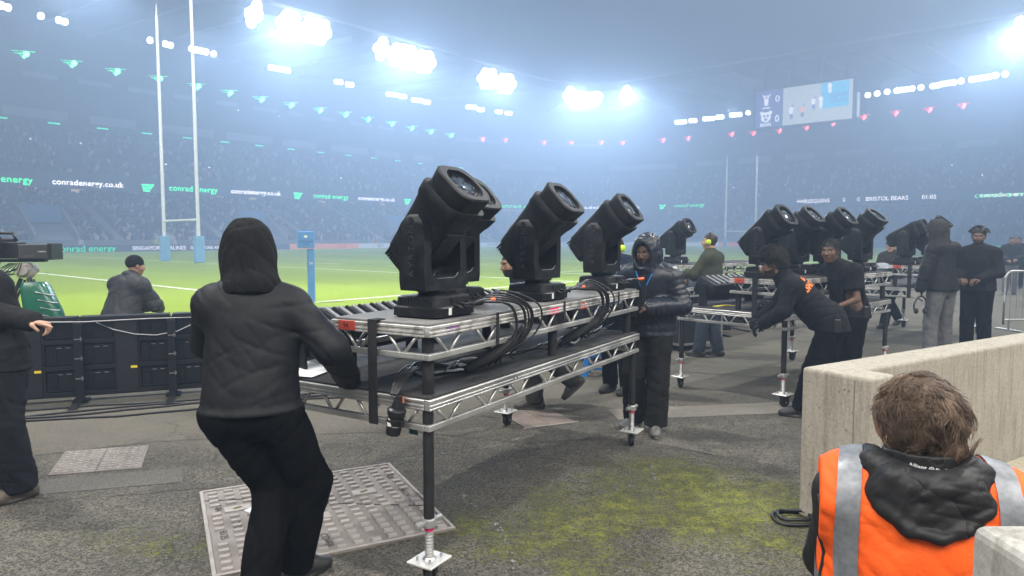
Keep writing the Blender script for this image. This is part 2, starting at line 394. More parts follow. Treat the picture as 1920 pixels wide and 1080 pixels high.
sheet('tarmac_patch', [(-3.9, 4.25), (-2.3, 4.7), (-2.45, 5.0), (-4.1, 4.5)], .003, patm)
ragged([(-4.2, 5.05), (-3.0, 5.65), (-2.0, 5.85), (-.9, 5.95), (.1, 5.62), (.75, 5.75)], .010, seed=3); ragged([(-3.2, 4.3), (-2.2, 4.55), (-1.9, 4.62)], .007, seed=4); ragged([(-.3, 6.5), (.5, 6.0), (1.2, 5.6), (1.7, 5.2)], .011, seed=5); ragged([(1.6, 8.9), (3.2, 8.3), (4.6, 8.2)], .02, seed=8)

# ------------------------------------------------------------------ stadium bowl
V0, U1, RC = 50.0, 121.0, 14.0
def stations(step=6.0):
    out = []; s = 0.0
    L1 = (U1 - RC) - (-40)
    n = int(L1 / step)
    for i in range(n): out.append((s + L1 * i / n, (-40 + L1 * i / n, -V0), (0, -1)))
    s += L1; A = RC * math.pi / 2
    for i in range(12):
        t = -math.pi / 2 + math.pi / 2 * i / 12; out.append((s + A * i / 12, (U1 - RC + RC * math.cos(t), -V0 + RC + RC * math.sin(t)), (math.cos(t), math.sin(t))))
    s += A; L2 = 2 * (V0 - RC); n = int(L2 / step)
    for i in range(n): out.append((s + L2 * i / n, (U1, -V0 + RC + L2 * i / n), (1, 0)))
    s += L2
    for i in range(12):
        t = math.pi / 2 * i / 12; out.append((s + A * i / 12, (U1 - RC + RC * math.cos(t), V0 - RC + RC * math.sin(t)), (math.cos(t), math.sin(t))))
    s += A; L3 = 60; n = int(L3 / step)
    for i in range(n + 1): out.append((s + L3 * i / n, (U1 - RC - L3 * i / n, V0), (0, 1)))
    return out
ST = stations(); S_ARR = np.array([x[0] for x in ST]); S_END = ST[-1][0]; S_CORNER = U1 - RC + 40; S_FAR = S_CORNER + RC * math.pi / 2
def bowl(s, d, z):
    s = min(max(s, 0), S_END - .001); i = int(np.searchsorted(S_ARR, s, 'right')) - 1; i = min(max(i, 0), len(ST) - 2)
    a, b = ST[i], ST[i + 1]; t = (s - a[0]) / (b[0] - a[0])
    bu = a[1][0] + (b[1][0] - a[1][0]) * t; bv = a[1][1] + (b[1][1] - a[1][1]) * t
    nu = a[2][0] + (b[2][0] - a[2][0]) * t; nv = a[2][1] + (b[2][1] - a[2][1]) * t; q = math.hypot(nu, nv)
    return uv(bu + nu / q * d, bv + nv / q * d, z)
def sweep(name, prof, m, parent=None, s0=None, s1=None, closed=False, step=1):
    ss = [x for x in S_ARR if (s0 is None or x >= s0) and (s1 is None or x <= s1)]
    k = len(prof); vs = [bowl(s, d, z) for s in ss for d, z in prof]; fs = []
    for i in range(len(ss) - 1):
        for j in range(k if closed else k - 1): fs.append((i * k + j, i * k + (j + 1) % k, (i + 1) * k + (j + 1) % k, (i + 1) * k + j))
    me = bpy.data.meshes.new(name); me.from_pydata(vs, [], fs); me.update(); return link(name, me, m, parent)
stand = empty('stadium_stand', uv(40, -60), 0, 'three-tier stadium bowl full of spectators, fading into blue haze behind the pitch', 'stadium')
stand.location = (0, 0, 0)
conc = mat('stand_concrete', (.20, .21, .22), (.28, .28, .28), scale=.4, rough=.9)
seatm = mat('stand_seats', (.035, .06, .055), (.06, .085, .08), scale=.8, rough=.7)
darkm = mat('stand_dark', (.03, .035, .045), rough=.8)
roofm = mat('roof_sheet', (.10, .115, .14), (.14, .155, .18), scale=.1, rough=.6)
def steps(d0, z0, d1, z1, n):
    p = []
    for i in range(n):
        z = z0 + (z1 - z0) * i / n; p += [(d0 + (d1 - d0) * i / n, z), (d0 + (d1 - d0) * (i + 1) / n, z)]
    return p
ROWS1, ROWS2, ROWS3 = 24, 18, 26
T1 = (1.2, 1.1, 20.5, 8.6); T2 = (15.0, 11.0, 31.0, 20.5); T3 = (25.5, 21.2, 49.0, 38.5)
sweep('front_wall', [(0, 0), (0, 1.5), (.2, 1.5), (.2, 1.1), (1.2, 1.1)], conc, stand)
sweep('lower_tier', steps(*T1, ROWS1), seatm, stand)
sweep('middle_tier', [(14.6, 9.0), (14.6, 11.4), (15.0, 11.4)] + steps(*T2, ROWS2), seatm, stand)
sweep('upper_tier', [(25.0, 19.2), (25.0, 21.9), (25.5, 21.9)] + steps(*T3, ROWS3), seatm, stand)
sweep('concourse_wall', [(20.5, 8.6), (20.5, 11.5)], darkm, stand)
sweep('concourse_wall', [(31.0, 20.5), (31.0, 24.0)], darkm, stand)
sweep('lower_soffit', [(14.6, 9.0), (20.5, 9.6)], conc, stand)
sweep('upper_soffit', [(25.0, 19.2), (31.0, 20.8)], conc, stand)
sweep('back_wall', [(49.0, 0), (49.0, 41.0)], darkm, stand)
roof = sweep('roof', [(3, 37.6), (3, 39.2), (49.2, 42.5), (49.2, 41.0)], roofm, stand, closed=True)
# roof trusses
tr = MB()
for s in np.arange(4, S_END, 9.0): tr.bar(bowl(s, 3.2, 37.4), bowl(s, 48.5, 40.7), .5, 1.1)
tr.build('roof_truss', mat('truss_steel', (.35, .37, .4), rough=.5), roof)
sweep('roof_edge_rail', [(2.6, 39.25), (2.6, 39.7), (2.9, 39.7), (2.9, 39.25)], mat('edge_steel', (.6, .62, .65), rough=.4), roof, closed=True)
# gangways: pale concrete steps between the blocks
S_GANG = list(np.arange(9.0, S_END, 15.0))
for s in S_GANG:
    gang = MB(); gang.add([bowl(s - .65, T1[0], T1[1] + .42), bowl(s + .65, T1[0], T1[1] + .42), bowl(s + .65, T1[2], T1[3] + .42), bowl(s - .65, T1[2], T1[3] + .42)], [(0, 1, 2, 3)]); gang.build('gangway', conc, stand, fixn=False)
# entrances in the lower tier: side walls, blue hoarding
bluem = mat('blue_hoarding', (.05, .19, .42), rough=.5)
for s in np.arange(16.5, S_END - 4, 30.0):
    vb = MB(); w = 2.2
    for sg in (-1, 1):
        pts = [bowl(s + sg * w, .6, 1.2), bowl(s + sg * w, 8.5, 1.2), bowl(s + sg * w, 8.5, 6.0), bowl(s + sg * w, 7.0, 6.0), bowl(s + sg * w, .6, 2.2)]
        pts2 = [bowl(s + sg * (w + .35), .6, 1.2), bowl(s + sg * (w + .35), 8.5, 1.2), bowl(s + sg * (w + .35), 8.5, 6.0), bowl(s + sg * (w + .35), 7.0, 6.0), bowl(s + sg * (w + .35), .6, 2.2)]
        vb.add(pts + pts2, [(0, 1, 2, 3, 4), (5, 9, 8, 7, 6)] + [(i, (i + 1) % 5, 5 + (i + 1) % 5, 5 + i) for i in range(5)])
    ent = vb.build('entrance', conc, stand)
    q = MB(); q.add([bowl(s - w, 6.5, 3.9), bowl(s + w, 6.5, 3.9), bowl(s + w, 6.8, 6.2), bowl(s - w, 6.8, 6.2), bowl(s - w, 7.1, 3.9), bowl(s + w, 7.1, 3.9), bowl(s + w, 7.1, 6.2), bowl(s - w, 7.1, 6.2)], [(0, 1, 2, 3), (7, 6, 5, 4), (3, 2, 6, 7), (0, 4, 5, 1)])
    q.build('hoarding', bluem, ent)
    q = MB(); q.add([bowl(s - w, .8, 1.25), bowl(s + w, .8, 1.25), bowl(s + w, 6.6, 3.6), bowl(s - w, 6.6, 3.6)], [(0, 1, 2, 3)]); q.build('stair', conc, ent)
# lit suite windows under the ribbon board, pale panels on the second balcony
warm = mat('suite_glow', (.2, .15, .1), emit=(1, .72, .5), estr=1.0); palem = mat('balcony_panel', (.22, .23, .25), (.36, .37, .4), rough=.5, scale=.15)
rr = random.Random(3)
for s in np.arange(3, S_END - 5, 7.3):
    if rr.random() < .7:
        w = rr.uniform(1.2, 3.2); q = MB(); q.add([bowl(s, 20.3, 8.75), bowl(s + w, 20.3, 8.75), bowl(s + w, 20.3, 9.3), bowl(s, 20.3, 9.3)], [(0, 1, 2, 3)]); q.build('suite_window', warm, stand, fixn=False)
for s in np.arange(1, S_END - 9, 11.5):
    w = rr.uniform(6, 9.5); q = MB(); q.add([bowl(s, 24.9, 20.2), bowl(s + w, 24.9, 20.2), bowl(s + w, 24.9, 21.6), bowl(s, 24.9, 21.6)], [(0, 1, 2, 3)]); q.build('balcony_panel', palem, stand, fixn=False)
gdash = mat('green_strip', (0, .3, .2), emit=(.05, 1, .55), estr=2.2)
for k in range(22):
    s = 40 - 8 + k * 6.9
    if s > S_CORNER: break
    q = MB(); q.add([bowl(s, 24.85, 19.55), bowl(s + 1.7, 24.85, 19.55), bowl(s + 1.7, 24.85, 19.8), bowl(s, 24.85, 19.8)], [(0, 1, 2, 3)]); q.build('green_strip_light', gdash, stand, fixn=False)
# faint pale band lettering-like strip above (third balcony)
for s in np.arange(52, S_CORNER + 10, 8.0):
    w = rr.uniform(3, 6.5); q = MB(); q.add([bowl(s, 34.0, 28.2), bowl(s + w, 34.0, 28.2), bowl(s + w, 34.0, 29.0), bowl(s, 34.0, 29.0)], [(0, 1, 2, 3)]); q.build('balcony_panel', palem, stand, fixn=False)

# ------------------------------------------------------------------ ribbon boards with their lettering
rib = sweep('ribbon_board', [(14.45, 9.05), (14.45, 10.75), (14.55, 10.75)], mat('ribbon_face', (.015, .02, .03), rough=.35, emit=(.12, .2, .4), estr=.12))
tag(rib, 'long LED ribbon board with green and white lettering round the balcony', 'ribbon board')
GREEN = (.01, 1, .32)
gtxt = mat('green_lettering', (0, .2, .1), emit=GREEN, estr=4.5); wtxt = mat('white_lettering', (.4, .4, .4), emit=(1, .92, .95), estr=4.2)
def bowl_text(txt, s, z, size, m, parent, d=14.4, align='LEFT', **k):
    me = text_mesh(txt, size, align=align, **k)
    for v in me.vertices: v.co = bowl(s + v.co.x, d, z + v.co.y)
    me.name = 'lettering'; return link('lettering', me, m, parent)
def energy_logo(s, z, parent):
    q = MB()
    for i, (l, w) in enumerate(((2.6, 0), (2.1, .55), (1.5, 1.0))):
        y = z + .42 - i * .42; a = s + .1 * i
        q.add([bowl(a, 14.4, y), bowl(a + l * .62, 14.4, y), bowl(a + l * .62 + .25 - .1 * i, 14.4, y + .3), bowl(a - .1, 14.4, y + .3)], [(0, 1, 2, 3)])
    q.build('logo', gtxt, parent, fixn=False)
zc = 9.85; s = 40 + 10 - 26.7 * 2; k = 0
while s < S_END - 20:
    skip = S_FAR + 32 < s + 20 and s < S_FAR + 54
    if s > 0 and not skip: bowl_text('conradenergy.co.uk', s, zc, 1.12, wtxt, rib, bold=.02, space=1.06)
    if s + 12 > 0 and not skip:
        energy_logo(s + 12.2, zc - .35, rib); bowl_text('conrad energy', s + 16.3, zc, 1.3, gtxt, rib, bold=.012, space=1.06)
    s += 26.7
s = S_FAR + 35
bowl_text('HARLEQUINS', s - 1, zc, 1.15, wtxt, rib, bold=.01); bowl_text('0', s + 8.5, zc, 1.15, wtxt, rib); bowl_text('0', s + 11.3, zc, 1.15, wtxt, rib)
bowl_text('BRISTOL BEARS', s + 13, zc, 1.15, wtxt, rib, bold=.01); bowl_text('01:05', s + 23.2, zc, 1.15, wtxt, rib, bold=.01)
bowl_text('conrad energy', s + 32, zc, 1.45, gtxt, rib, space=1.06)

# ------------------------------------------------------------------ crowd (one mass nobody could count)
def crowd(name, T, rows, s0, s1, fill, label):
    d0, z0, d1, z1 = T; pos = []; col = []
    pal = np.array([(.02, .022, .03), (.05, .052, .06), (.03, .045, .09), (.09, .07, .06), (.22, .20, .18), (.42, .42, .43), (.25, .04, .04), (.05, .12, .22), (.55, .52, .48), (.05, .20, .12)])
    pw = np.array([.22, .17, .13, .12, .10, .08, .05, .05, .05, .03]); pw /= pw.sum()
    gset = np.array(S_GANG); r = np.random.default_rng(11)
    for i in range(rows):
        z = z0 + (z1 - z0) * i / rows; d = d0 + (d1 - d0) * (i + .55) / rows
        for s in np.arange(s0, s1, .56):
            if np.min(np.abs(gset - s)) < .9 or r.random() > fill: continue
            q = (s - 16.5) % 30.0
            if (q < 2.7 or q > 27.3) and d < 9.5 and T is T1: continue
            pos.append((*bowl(s + r.uniform(-.1, .1), d + r.uniform(-.1, .1), z), r.uniform(.88, 1.12)))
    n = len(pos); pos = np.array(pos); nrm = r.uniform(0, 2 * math.pi, n)
    # torso: 4-sided tapered prism, head: octahedron
    tv = np.array([(-.22, -.13, .30), (.22, -.13, .30), (.22, .13, .30), (-.22, .13, .30), (-.25, -.11, .92), (.25, -.11, .92), (.25, .11, .92), (-.25, .11, .92), (0, 0, 1.06),
                   (-.10, 0, 1.16), (.10, 0, 1.16), (0, -.11, 1.16), (0, .11, 1.16), (0, 0, 1.31), (0, 0, 1.01)])
    tf = [(0, 1, 5, 4), (1, 2, 6, 5), (2, 3, 7, 6), (3, 0, 4, 7), (4, 5, 8), (5, 6, 8), (6, 7, 8), (7, 4, 8),
          (9, 11, 13), (11, 10, 13), (10, 12, 13), (12, 9, 13), (11, 9, 14), (10, 11, 14), (12, 10, 14), (9, 12, 14)]
    c, s_ = np.cos(nrm)[:, None], np.sin(nrm)[:, None]; k = pos[:, 3][:, None]
    X = (tv[None, :, 0] * c - tv[None, :, 1] * s_) * k + pos[:, 0][:, None]; Y = (tv[None, :, 0] * s_ + tv[None, :, 1] * c) * k + pos[:, 1][:, None]
    Z = tv[None, :, 2] * k + pos[:, 2][:, None]
    V = np.stack([X, Y, Z], -1).reshape(-1, 3)
    skin = np.array([(.36, .22, .15), (.42, .28, .20), (.10, .06, .04), (.03, .025, .02), (.22, .13, .08)])
    cc = pal[r.choice(len(pal), n, p=pw)]; hc = skin[r.integers(0, 5, n)]
    C = np.ones((n, 15, 4), np.float32); C[:, :9, :3] = cc[:, None]; C[:, 9:, :3] = hc[:, None]
    faces = []; m_ = 15
    base = np.arange(n) * m_
    loops = np.concatenate([np.array(sum([list(f) for f in tf], []))[None, :] + base[:, None]], 0).reshape(-1)
    cnt = np.tile(np.array([len(f) for f in tf]), n); starts = np.concatenate([[0], np.cumsum(cnt)[:-1]])
    me = bpy.data.meshes.new(name); me.vertices.add(len(V)); me.vertices.foreach_set('co', V.astype(np.float32).ravel())
    me.loops.add(len(loops)); me.loops.foreach_set('vertex_index', loops.astype(np.int32))
    me.polygons.add(len(cnt)); me.polygons.foreach_set('loop_start', starts.astype(np.int32)); me.update(calc_edges=True)
    a = me.color_attributes.new('Col', 'FLOAT_COLOR', 'POINT'); a.data.foreach_set('color', C.reshape(-1))
    o = link(name, me, mat('crowd_clothes', (1, 1, 1), rough=.85, attr='Col')); return tag(o, label, 'crowd', kind='stuff')
crowd('crowd', T1, ROWS1, 20, S_END - 40, .93, 'spectators packed on the lower tier of the stadium')
crowd('crowd', T2, ROWS2, 24, S_END - 40, .80, 'spectators on the hazy middle tier of the stadium')
# ================================================================== things round the pitch
lampm = mat('flood_lens', (1, 1, 1), emit=(.9, .96, 1.0), estr=14); lampbig = mat('flood_lens_bright', (1, 1, 1), emit=(.92, .97, 1.0), estr=28)
housm = mat('flood_housing', (.05, .055, .06), rough=.5)
CAMP = Vector((0, 0, 1.7))
def nth(k): return '%d%s' % (k, 'th' if 10 <= k % 100 <= 20 else {1: 'st', 2: 'nd', 3: 'rd'}.get(k % 10, 'th'))
def floodlight(p, n, size, m, label, group, aim=None):
    """a bank of n lamps in one frame, aimed down at the pitch"""
    p = Vector(p); root = empty('floodlight', p, 0, label, 'floodlight', group)
    d = ((aim or uv(45, 10, 1)) - p).normalized(); x, y, _ = frame(d)
    big = m is lampbig; rows = ((-1, n - 1), (0, n), (1, n - 1)) if big else ((0, n),)
    fr = MB(); fr.box((0, 0, 0), (n * size * .9, size * (2.0 if big else 1.05), size * .3), (x, y, d)); fr.bar(Vector((0, 0, 0)) - d * size * .2, Vector((0, 0, size * 1.4)) - d * size * .3, size * .15, size * .15)
    fr.build('housing', housm, root)
    for r_, k in rows:
        for i in range(k):
            c = x * ((i - (k - 1) / 2) * size) + y * (r_ * size * .84) + d * size * .16
            q = MB(); q.lathe([(0.001, size * .20), (size * .36, size * .16), (size * .56, .06), (size * .64, 0)], c, (x, y, d), n=14); q.build('lamp', m, root, smooth=40)
LBL_A = 'small floodlight bank on the far roof trusses, one of a scattered row'
for k, (u, v, z, n) in enumerate(((10, -84, 38.6, 2), (14.9, -84, 38.3, 1), (17.9, -84, 38.2, 2), (32, -84, 38.0, 1), (35.2, -84, 37.9, 2), (41, -84, 38, 4), (43.9, -84, 37.9, 1), (57.7, -84, 37.6, 4), (60.2, -84, 37.6, 1),
                     (73, -84, 37.4, 2), (76, -84, 37.3, 2), (88.6, -84, 37.0, 3), (91.9, -84, 37.0, 2), (96.7, -84, 36.8, 3), (99.9, -84, 36.8, 2), (112.3, -80, 36.8, 3), (116, -80, 36.6, 2), (121, -78, 36.5, 2), (124, -77, 36.4, 2))):
    floodlight(uv(u, v, z), n, .95, lampm, nth(k + 1) + ' small floodlight bank from the left on the trusses of the left roof', 'floodlights on the far roof trusses')
LBL_B = 'big glaring floodlight bank along the front edge of the roof'
for k, (u, v, z, n) in enumerate(((35.4, -53, 37.1, 4), (41.5, -53, 37.0, 5), (46.5, -53, 37.0, 6), (60.7, -53, 36.9, 4), (65.8, -53, 36.6, 6), (71.3, -53, 36.5, 5), (89.8, -53, 36.4, 5), (95.6, -53, 36.3, 5),
                     (116.5, -50.5, 36.6, 3), (122.5, -46.8, 36.6, 4), (124, -39, 36.3, 4), (124, 38.8, 36.9, 5), (124, 46, 37, 5))):
    floodlight(uv(u, v, z), max(2, n - 2), 1.5, lampbig, nth(k + 1) + ' big glaring floodlight bank from the left along the roof edge', 'floodlights on the roof edge')
LBL_C = 'floodlight bank in the bright row under the roof beside the scoreboard'
for k, (v, z, n) in enumerate(((-38, 33.0, 4), (-34.5, 33.0, 2), (-30, 33.0, 3), (-27, 33.1, 2), (-22.7, 33.2, 4), (-19.5, 33.3, 1), (8.1, 34.0, 1), (10, 34.1, 1), (12, 34.2, 1), (15.4, 34.2, 5), (18.6, 34.2, 1), (21.3, 34.2, 2), (23.6, 34.4, 3), (25.9, 34.5, 1), (29.2, 34.6, 5), (31.8, 34.8, 1), (33.4, 34.8, 1))):
    floodlight(uv(150, v, z), n if n < 4 else n - 1, 1.0, lampm, nth(k + 1) + ' floodlight bank from the left in the row under the far roof', 'floodlights under the far roof')
for (u, v) in ((36, -70), (60, -70), (85, -70), (130, -20), (132, 20)): pass

# coloured truss lamps: an inverted triangle of lit tubes with a bright lens
def truss_lamp(p, col, name, label, group, sx=1.0):
    p = Vector(p); root = empty(name, p, 0, label, 'stage light', group)
    tm = mat(name + '_tube', col, emit=col, estr=(10.0 if col[0] > .5 else 6.0)); lm = mat(name + '_lens', (1, 1, 1), emit=tuple(.10 + .90 * c for c in col), estr=16)
    d = (Vector((CAMP.x, CAMP.y, p.z)) - p).normalized(); x = Vector((0, 0, 1)).cross(d) * -1; z = Vector((0, 0, 1)); x = x * sx * .72; z = z * .8
    q = MB(); a = .1
    q.bar(x * -2.0 + z * .72, x * 2.2 + z * .52, .05, .05); q.bar(x * -.9 + z * .32, x * 0 - z * .8, .08, .08); q.bar(x * .9 + z * .12, x * 0 - z * .8, .08, .08); q.bar(x * -1.0 + z * .36, x * 1.7 + z * .08, .07, .07)
    q.build('truss', tm, root)
    l = MB(); l.lathe([(.01, .2), (.42, .12), (.54, 0)], x * -.35 + z * .12 + d * .15, (x, z, d), 14); l.build('lens', lm, root, smooth=40)
    l = MB(); l.lathe([(.01, .12), (.2, .1), (.26, 0)], z * -.5 + x * .1 + d * .15, (x, z, d), 12); l.build('lens', lm, root, smooth=40)
for k, (u, z) in enumerate(zip((3.8, 10.6, 17.1, 23.6, 30.5, 37.3, 43.4, 49.9, 56.4, 63.3, 69.8, 75.8, 82.7, 88.7, 94.9, 101.7), (30.1, 30.0, 29.8, 29.7, 29.7, 29.5, 29.3, 29.1, 28.9, 28.8, 28.8, 28.5, 28.4, 28.1, 28.0, 27.8))):
    truss_lamp(uv(u, -77, z), (.01, .9, .28), 'green_truss_light', nth(k + 1) + ' green triangular truss light from the left along the left stand', 'green truss lights')
reds = [(113.5, -77, 28.1), (121.6, -76, 28.6), (136.2, -74, 29.3), (144, -70, 29.6)] + [(148, v, z) for v, z in ((-62.1, 29.4), (-54.9, 28.7), (-42.2, 28.3), (-34.8, 28.1), (-22.8, 28.0), (-17.2, 27.7), (-10.8, 27.7), (-4.5, 27.8), (1.4, 28.1), (7.9, 28.8), (14.3, 28.9), (20.7, 28.9), (26.7, 29.0), (40, 29.6))]
for k, p in enumerate(reds): truss_lamp(uv(*p), (1.0, .015, .03), 'red_truss_light', nth(k + 1) + ' red triangular truss light from the left along the far stand', 'red truss lights', .8)
# pinprick lamps on the dark tiers
pm = mat('pin_lamp', (1, 1, 1), emit=(.95, 1, .95), estr=9); rr = random.Random(5)
for k in range(30):
    s = rr.uniform(20, S_END - 45); dz = rr.choice(((26, 18.6), (17, 12.9), (33, 26.5), (21, 15.5)))
    q = MB(); q.lathe([(.02, .12), (.11, .05), (.13, 0)], (0, 0, 0), None, 8); o = q.build('balcony_lamp', pm); o.location = bowl(s, dz[0] - .4, dz[1] + .9)
    tag(o, 'tiny white lamp glinting on the dark upper tiers', 'lamp', 'pinprick lamps on the tiers')

# ------------------------------------------------------------------ scoreboard
sb = empty('scoreboard', (0, 0, 0), 0, 'big video scoreboard hung under the far roof, players on its screen', 'scoreboard')
SBU = 122.0
def sbp(v, z, off=0.0): return uv(SBU - off, v, z)
def sbq(v0, v1, z0, z1, off, name, m, parent, thick=0):
    q = MB()
    if thick: q.add([sbp(v0, z0, off), sbp(v1, z0, off), sbp(v1, z1, off), sbp(v0, z1, off), sbp(v0, z0, off - thick), sbp(v1, z0, off - thick), sbp(v1, z1, off - thick), sbp(v0, z1, off - thick)], [(0, 1, 2, 3), (7, 6, 5, 4), (0, 4, 5, 1), (1, 5, 6, 2), (2, 6, 7, 3), (3, 7, 4, 0)])
    else: q.add([sbp(v0, z0, off), sbp(v1, z0, off), sbp(v1, z1, off), sbp(v0, z1, off)], [(0, 1, 2, 3)])
    return q.build(name, m, parent, fixn=bool(thick))
def em(name, c, s): return mat(name, tuple(x * .3 for x in c), emit=c, estr=s, rough=.5)
sbq(-6.9, 12.8, 24.3, 32.6, 0, 'cabinet', mat('scoreboard_case', (.02, .022, .03), rough=.6), sb, thick=1.2)
sbq(-6.4, -.9, 24.7, 32.2, .05, 'score_panel', em('score_panel', (.14, .13, .50), .9), sb)
scr = sbq(-.8, 12.4, 24.7, 32.2, .05, 'video_screen', em('screen_pitch', (.80, .82, .74), 1.45), sb)
sbq(6.6, 11.7, 27.2, 32.1, .10, 'screen_advert', em('screen_cyan', (.08, .62, .95), 1.9), scr)
def disc(v, z, rv, rz, off, name, m, parent, n=14):
    q = MB(); q.add([sbp(v + rv * math.cos(2 * math.pi * i / n), z + rz * math.sin(2 * math.pi * i / n), off) for i in range(n)], [tuple(range(n))]); return q.build(name, m, parent, fixn=False)
pw_ = em('screen_white', (.95, .88, .92), 2.6); pb_ = em('screen_blue', (.22, .25, .55), 1.4); po_ = em('screen_orange', (1.0, .35, .22), 2.4)
for v, z, hgt, c1, c2 in ((.9, 26.9, 2.6, pw_, pb_), (3.1, 26.9, 2.2, po_, pb_), (5.2, 28.2, 2.2, pw_, pb_), (6.6, 28.4, 2.4, pw_, pw_), (8.2, 30.9, 2.0, pw_, pw_)):
    pl = disc(v, z + hgt * .25, .42, hgt * .28, .14, 'player_picture', c1, scr); disc(v + .05, z - hgt * .2, .34, hgt * .24, .13, 'shorts_picture', c2, pl); disc(v + .25, z + hgt * .62, .18, .22, .15, 'head_picture', pb_, pl)
def sb_text(t, v, z, size, m, parent, **k):
    me = text_mesh(t, size, **k)
    for x in me.vertices: x.co = sbp(v + x.co.x, z + x.co.y, .16)
    return link('lettering', me, m, parent)
sb_text('0', -1.9, 30.2, 1.9, pw_, sb, bold=.03); sb_text('0', -1.9, 26.2, 1.9, pw_, sb, bold=.03)
sb_text('agher', 10.0, 29.6, 1.5, pb_, sb); sb_text('RANCE', 10.0, 28.4, 1.0, pb_, sb); sb_text('BEARS', -4.2, 25.2, .85, pw_, sb, bold=.03)
q = MB()   # club emblem blocks, plain: a figure with raised arms over a bar; a round face with two ears
def spoly(pts): q.add([sbp(v, z, .12) for v, z in pts], [tuple(range(len(pts)))])
spoly([(-4.6, 29.2), (-4.2, 29.0), (-3.8, 29.2), (-3.75, 30.6), (-4.65, 30.6)]); spoly([(-4.65, 30.5), (-5.1, 31.4), (-4.9, 31.5), (-4.4, 30.7)]); spoly([(-3.75, 30.5), (-3.3, 31.4), (-3.5, 31.5), (-4.0, 30.7)]); spoly([(-4.4, 30.8), (-4.0, 30.8), (-4.0, 31.3), (-4.4, 31.3)]); spoly([(-5, 28.5), (-3.4, 28.5), (-3.4, 28.75), (-5, 28.75)])
q.build('emblem', pw_, sb, fixn=False)
for (v, z, r, m, off) in ((-5.05, 27.6, .42, pw_, .12), (-3.35, 27.6, .42, pw_, .12), (-4.2, 26.75, 1.05, pw_, .13), (-4.55, 27.0, .26, pb_, .15), (-3.85, 27.0, .26, pb_, .15), (-4.2, 26.3, .3, pb_, .15)): disc(v, z, r, r, off, 'emblem', m, sb)
q = MB(); q.add([sbp(13.3, 24.9, .5), sbp(13.7, 24.9, .5), sbp(13.7, 29.4, .5), sbp(13.3, 29.4, .5), sbp(13.3, 24.9, .1), sbp(13.7, 24.9, .1), sbp(13.7, 29.4, .1), sbp(13.3, 29.4, .1)], [(0, 1, 2, 3), (7, 6, 5, 4), (0, 4, 5, 1), (1, 5, 6, 2), (2, 6, 7, 3), (3, 7, 4, 0)])
q.build('side_frame', em('frame_light', (.9, .95, 1), 1.2), sb)
for v in (-5, 0, 6, 11): q = MB(); q.bar(sbp(v, 32.5, -.6), sbp(v, 38.4, -2.5), .25, .25); q.build('hanger', housm, sb)
# flags and poles on the roof
fpm = mat('flagpole', (.5, .52, .55), rough=.4); flm = mat('flag_cloth', (.16, .2, .3), rough=.8)
for v, z, hh in ((-27.4, 42.0, 5), (-11.7, 42.2, 7.5), (5.6, 42.3, 5.5)):
    r_ = empty('roof_flag', uv(160, v, z), 0, 'thin flagpole with a limp flag on the far roof', 'flag', 'flags on the roof')
    q = MB(); q.cyl((0, 0, 0), (0, 0, hh), .12, .06, 8); q.build('pole', fpm, r_)
    q = MB(); q.loft([[Vector((-.02 * UY - .3 * i * UY, .3 * i * UX, hh - .2 - .5 * i)), Vector((-.3 * i * UY, .3 * i * UX, hh - 2.0 - .62 * i)), Vector((-.3 * i * UY + .05, .3 * i * UX + .08 * math.sin(i * 2), hh - 2.0 - .62 * i)), Vector((-.3 * i * UY + .05, .3 * i * UX + .08 * math.sin(i * 2), hh - .2 - .5 * i))] for i in range(6)]); q.build('cloth', flm, r_)

# ------------------------------------------------------------------ perimeter advertising boards on the far sides
ad_navy = em('advert_navy', (.055, .07, .24), .55); ad_org = em('advert_orange', (1.0, .36, .16), .95); ad_dark = em('advert_dark', (.10, .12, .20), .4); ad_white = em('advert_white', (.85, .88, .9), .8)
ared = em('advert_red', (.85, .05, .08), .9); awht = em('advert_lettering', (1, .95, .97), 1.7); agrn = em('advert_green', (.02, .9, .4), 1.6)
def advert(v, u0, u1, m, txt, tm, label, size=.62, z1=.86, far=False):
    root = empty('advert_board', (uv(u0, v, 0) if not far else uv(v, u0, 0)), 0, label, 'advertising board'); o0 = root.location
    P = (lambda t, z, off=0: uv(t, v + off, z) - o0) if not far else (lambda t, z, off=0: uv(v - off, t, z) - o0)
    q = MB(); q.add([P(u0, .02), P(u1, .02), P(u1, z1), P(u0, z1), P(u0, .02, -.35), P(u1, .02, -.35), P(u1, z1, -.2), P(u0, z1, -.2)], [(0, 1, 2, 3), (7, 6, 5, 4), (0, 4, 5, 1), (1, 5, 6, 2), (2, 6, 7, 3), (3, 7, 4, 0)])
    q.build('panel', m, root)
    if txt:
        L = u1 - u0; w = len(txt) * size * .6; n = max(1, int(L // (w + 4))) if w + 4 < L else 1
        for i in range(n):
            me = text_mesh(txt, size, bold=.012); c = u0 + L * (i + .5) / n
            for x in me.vertices: x.co = P(c + x.co.x, z1 * .48 + x.co.y, .03)
            link('lettering', me, tm, root)
advert(-45, -14, 3, ad_navy, 'conrad energy', agrn, 'navy advertising board with green lettering at the far left end', .8)
advert(-45, 3.1, 12.8, ad_dark, 'conrad energy', agrn, 'dark advertising board reading conrad energy beside the television camera', 1.15)
advert(-45, 12.9, 20.5, ad_navy, 'SINGAPORE AIRLINES', awht, 'navy airline board seen left of the near goalposts', .72)
advert(-45, 20.6, 26.6, ad_navy, 'SINGAPORE AIRLINES', awht, 'navy airline board seen between the two near post pads', .6)
advert(-45, 26.7, 36.0, ad_navy, 'CASTORE', awht, 'navy board reading CASTORE behind the hooded man', 1.0)
advert(-45, 36.1, 49.0, ad_org, 'DHL', ared, 'orange board with red DHL lettering beside the blue corner post', .9)
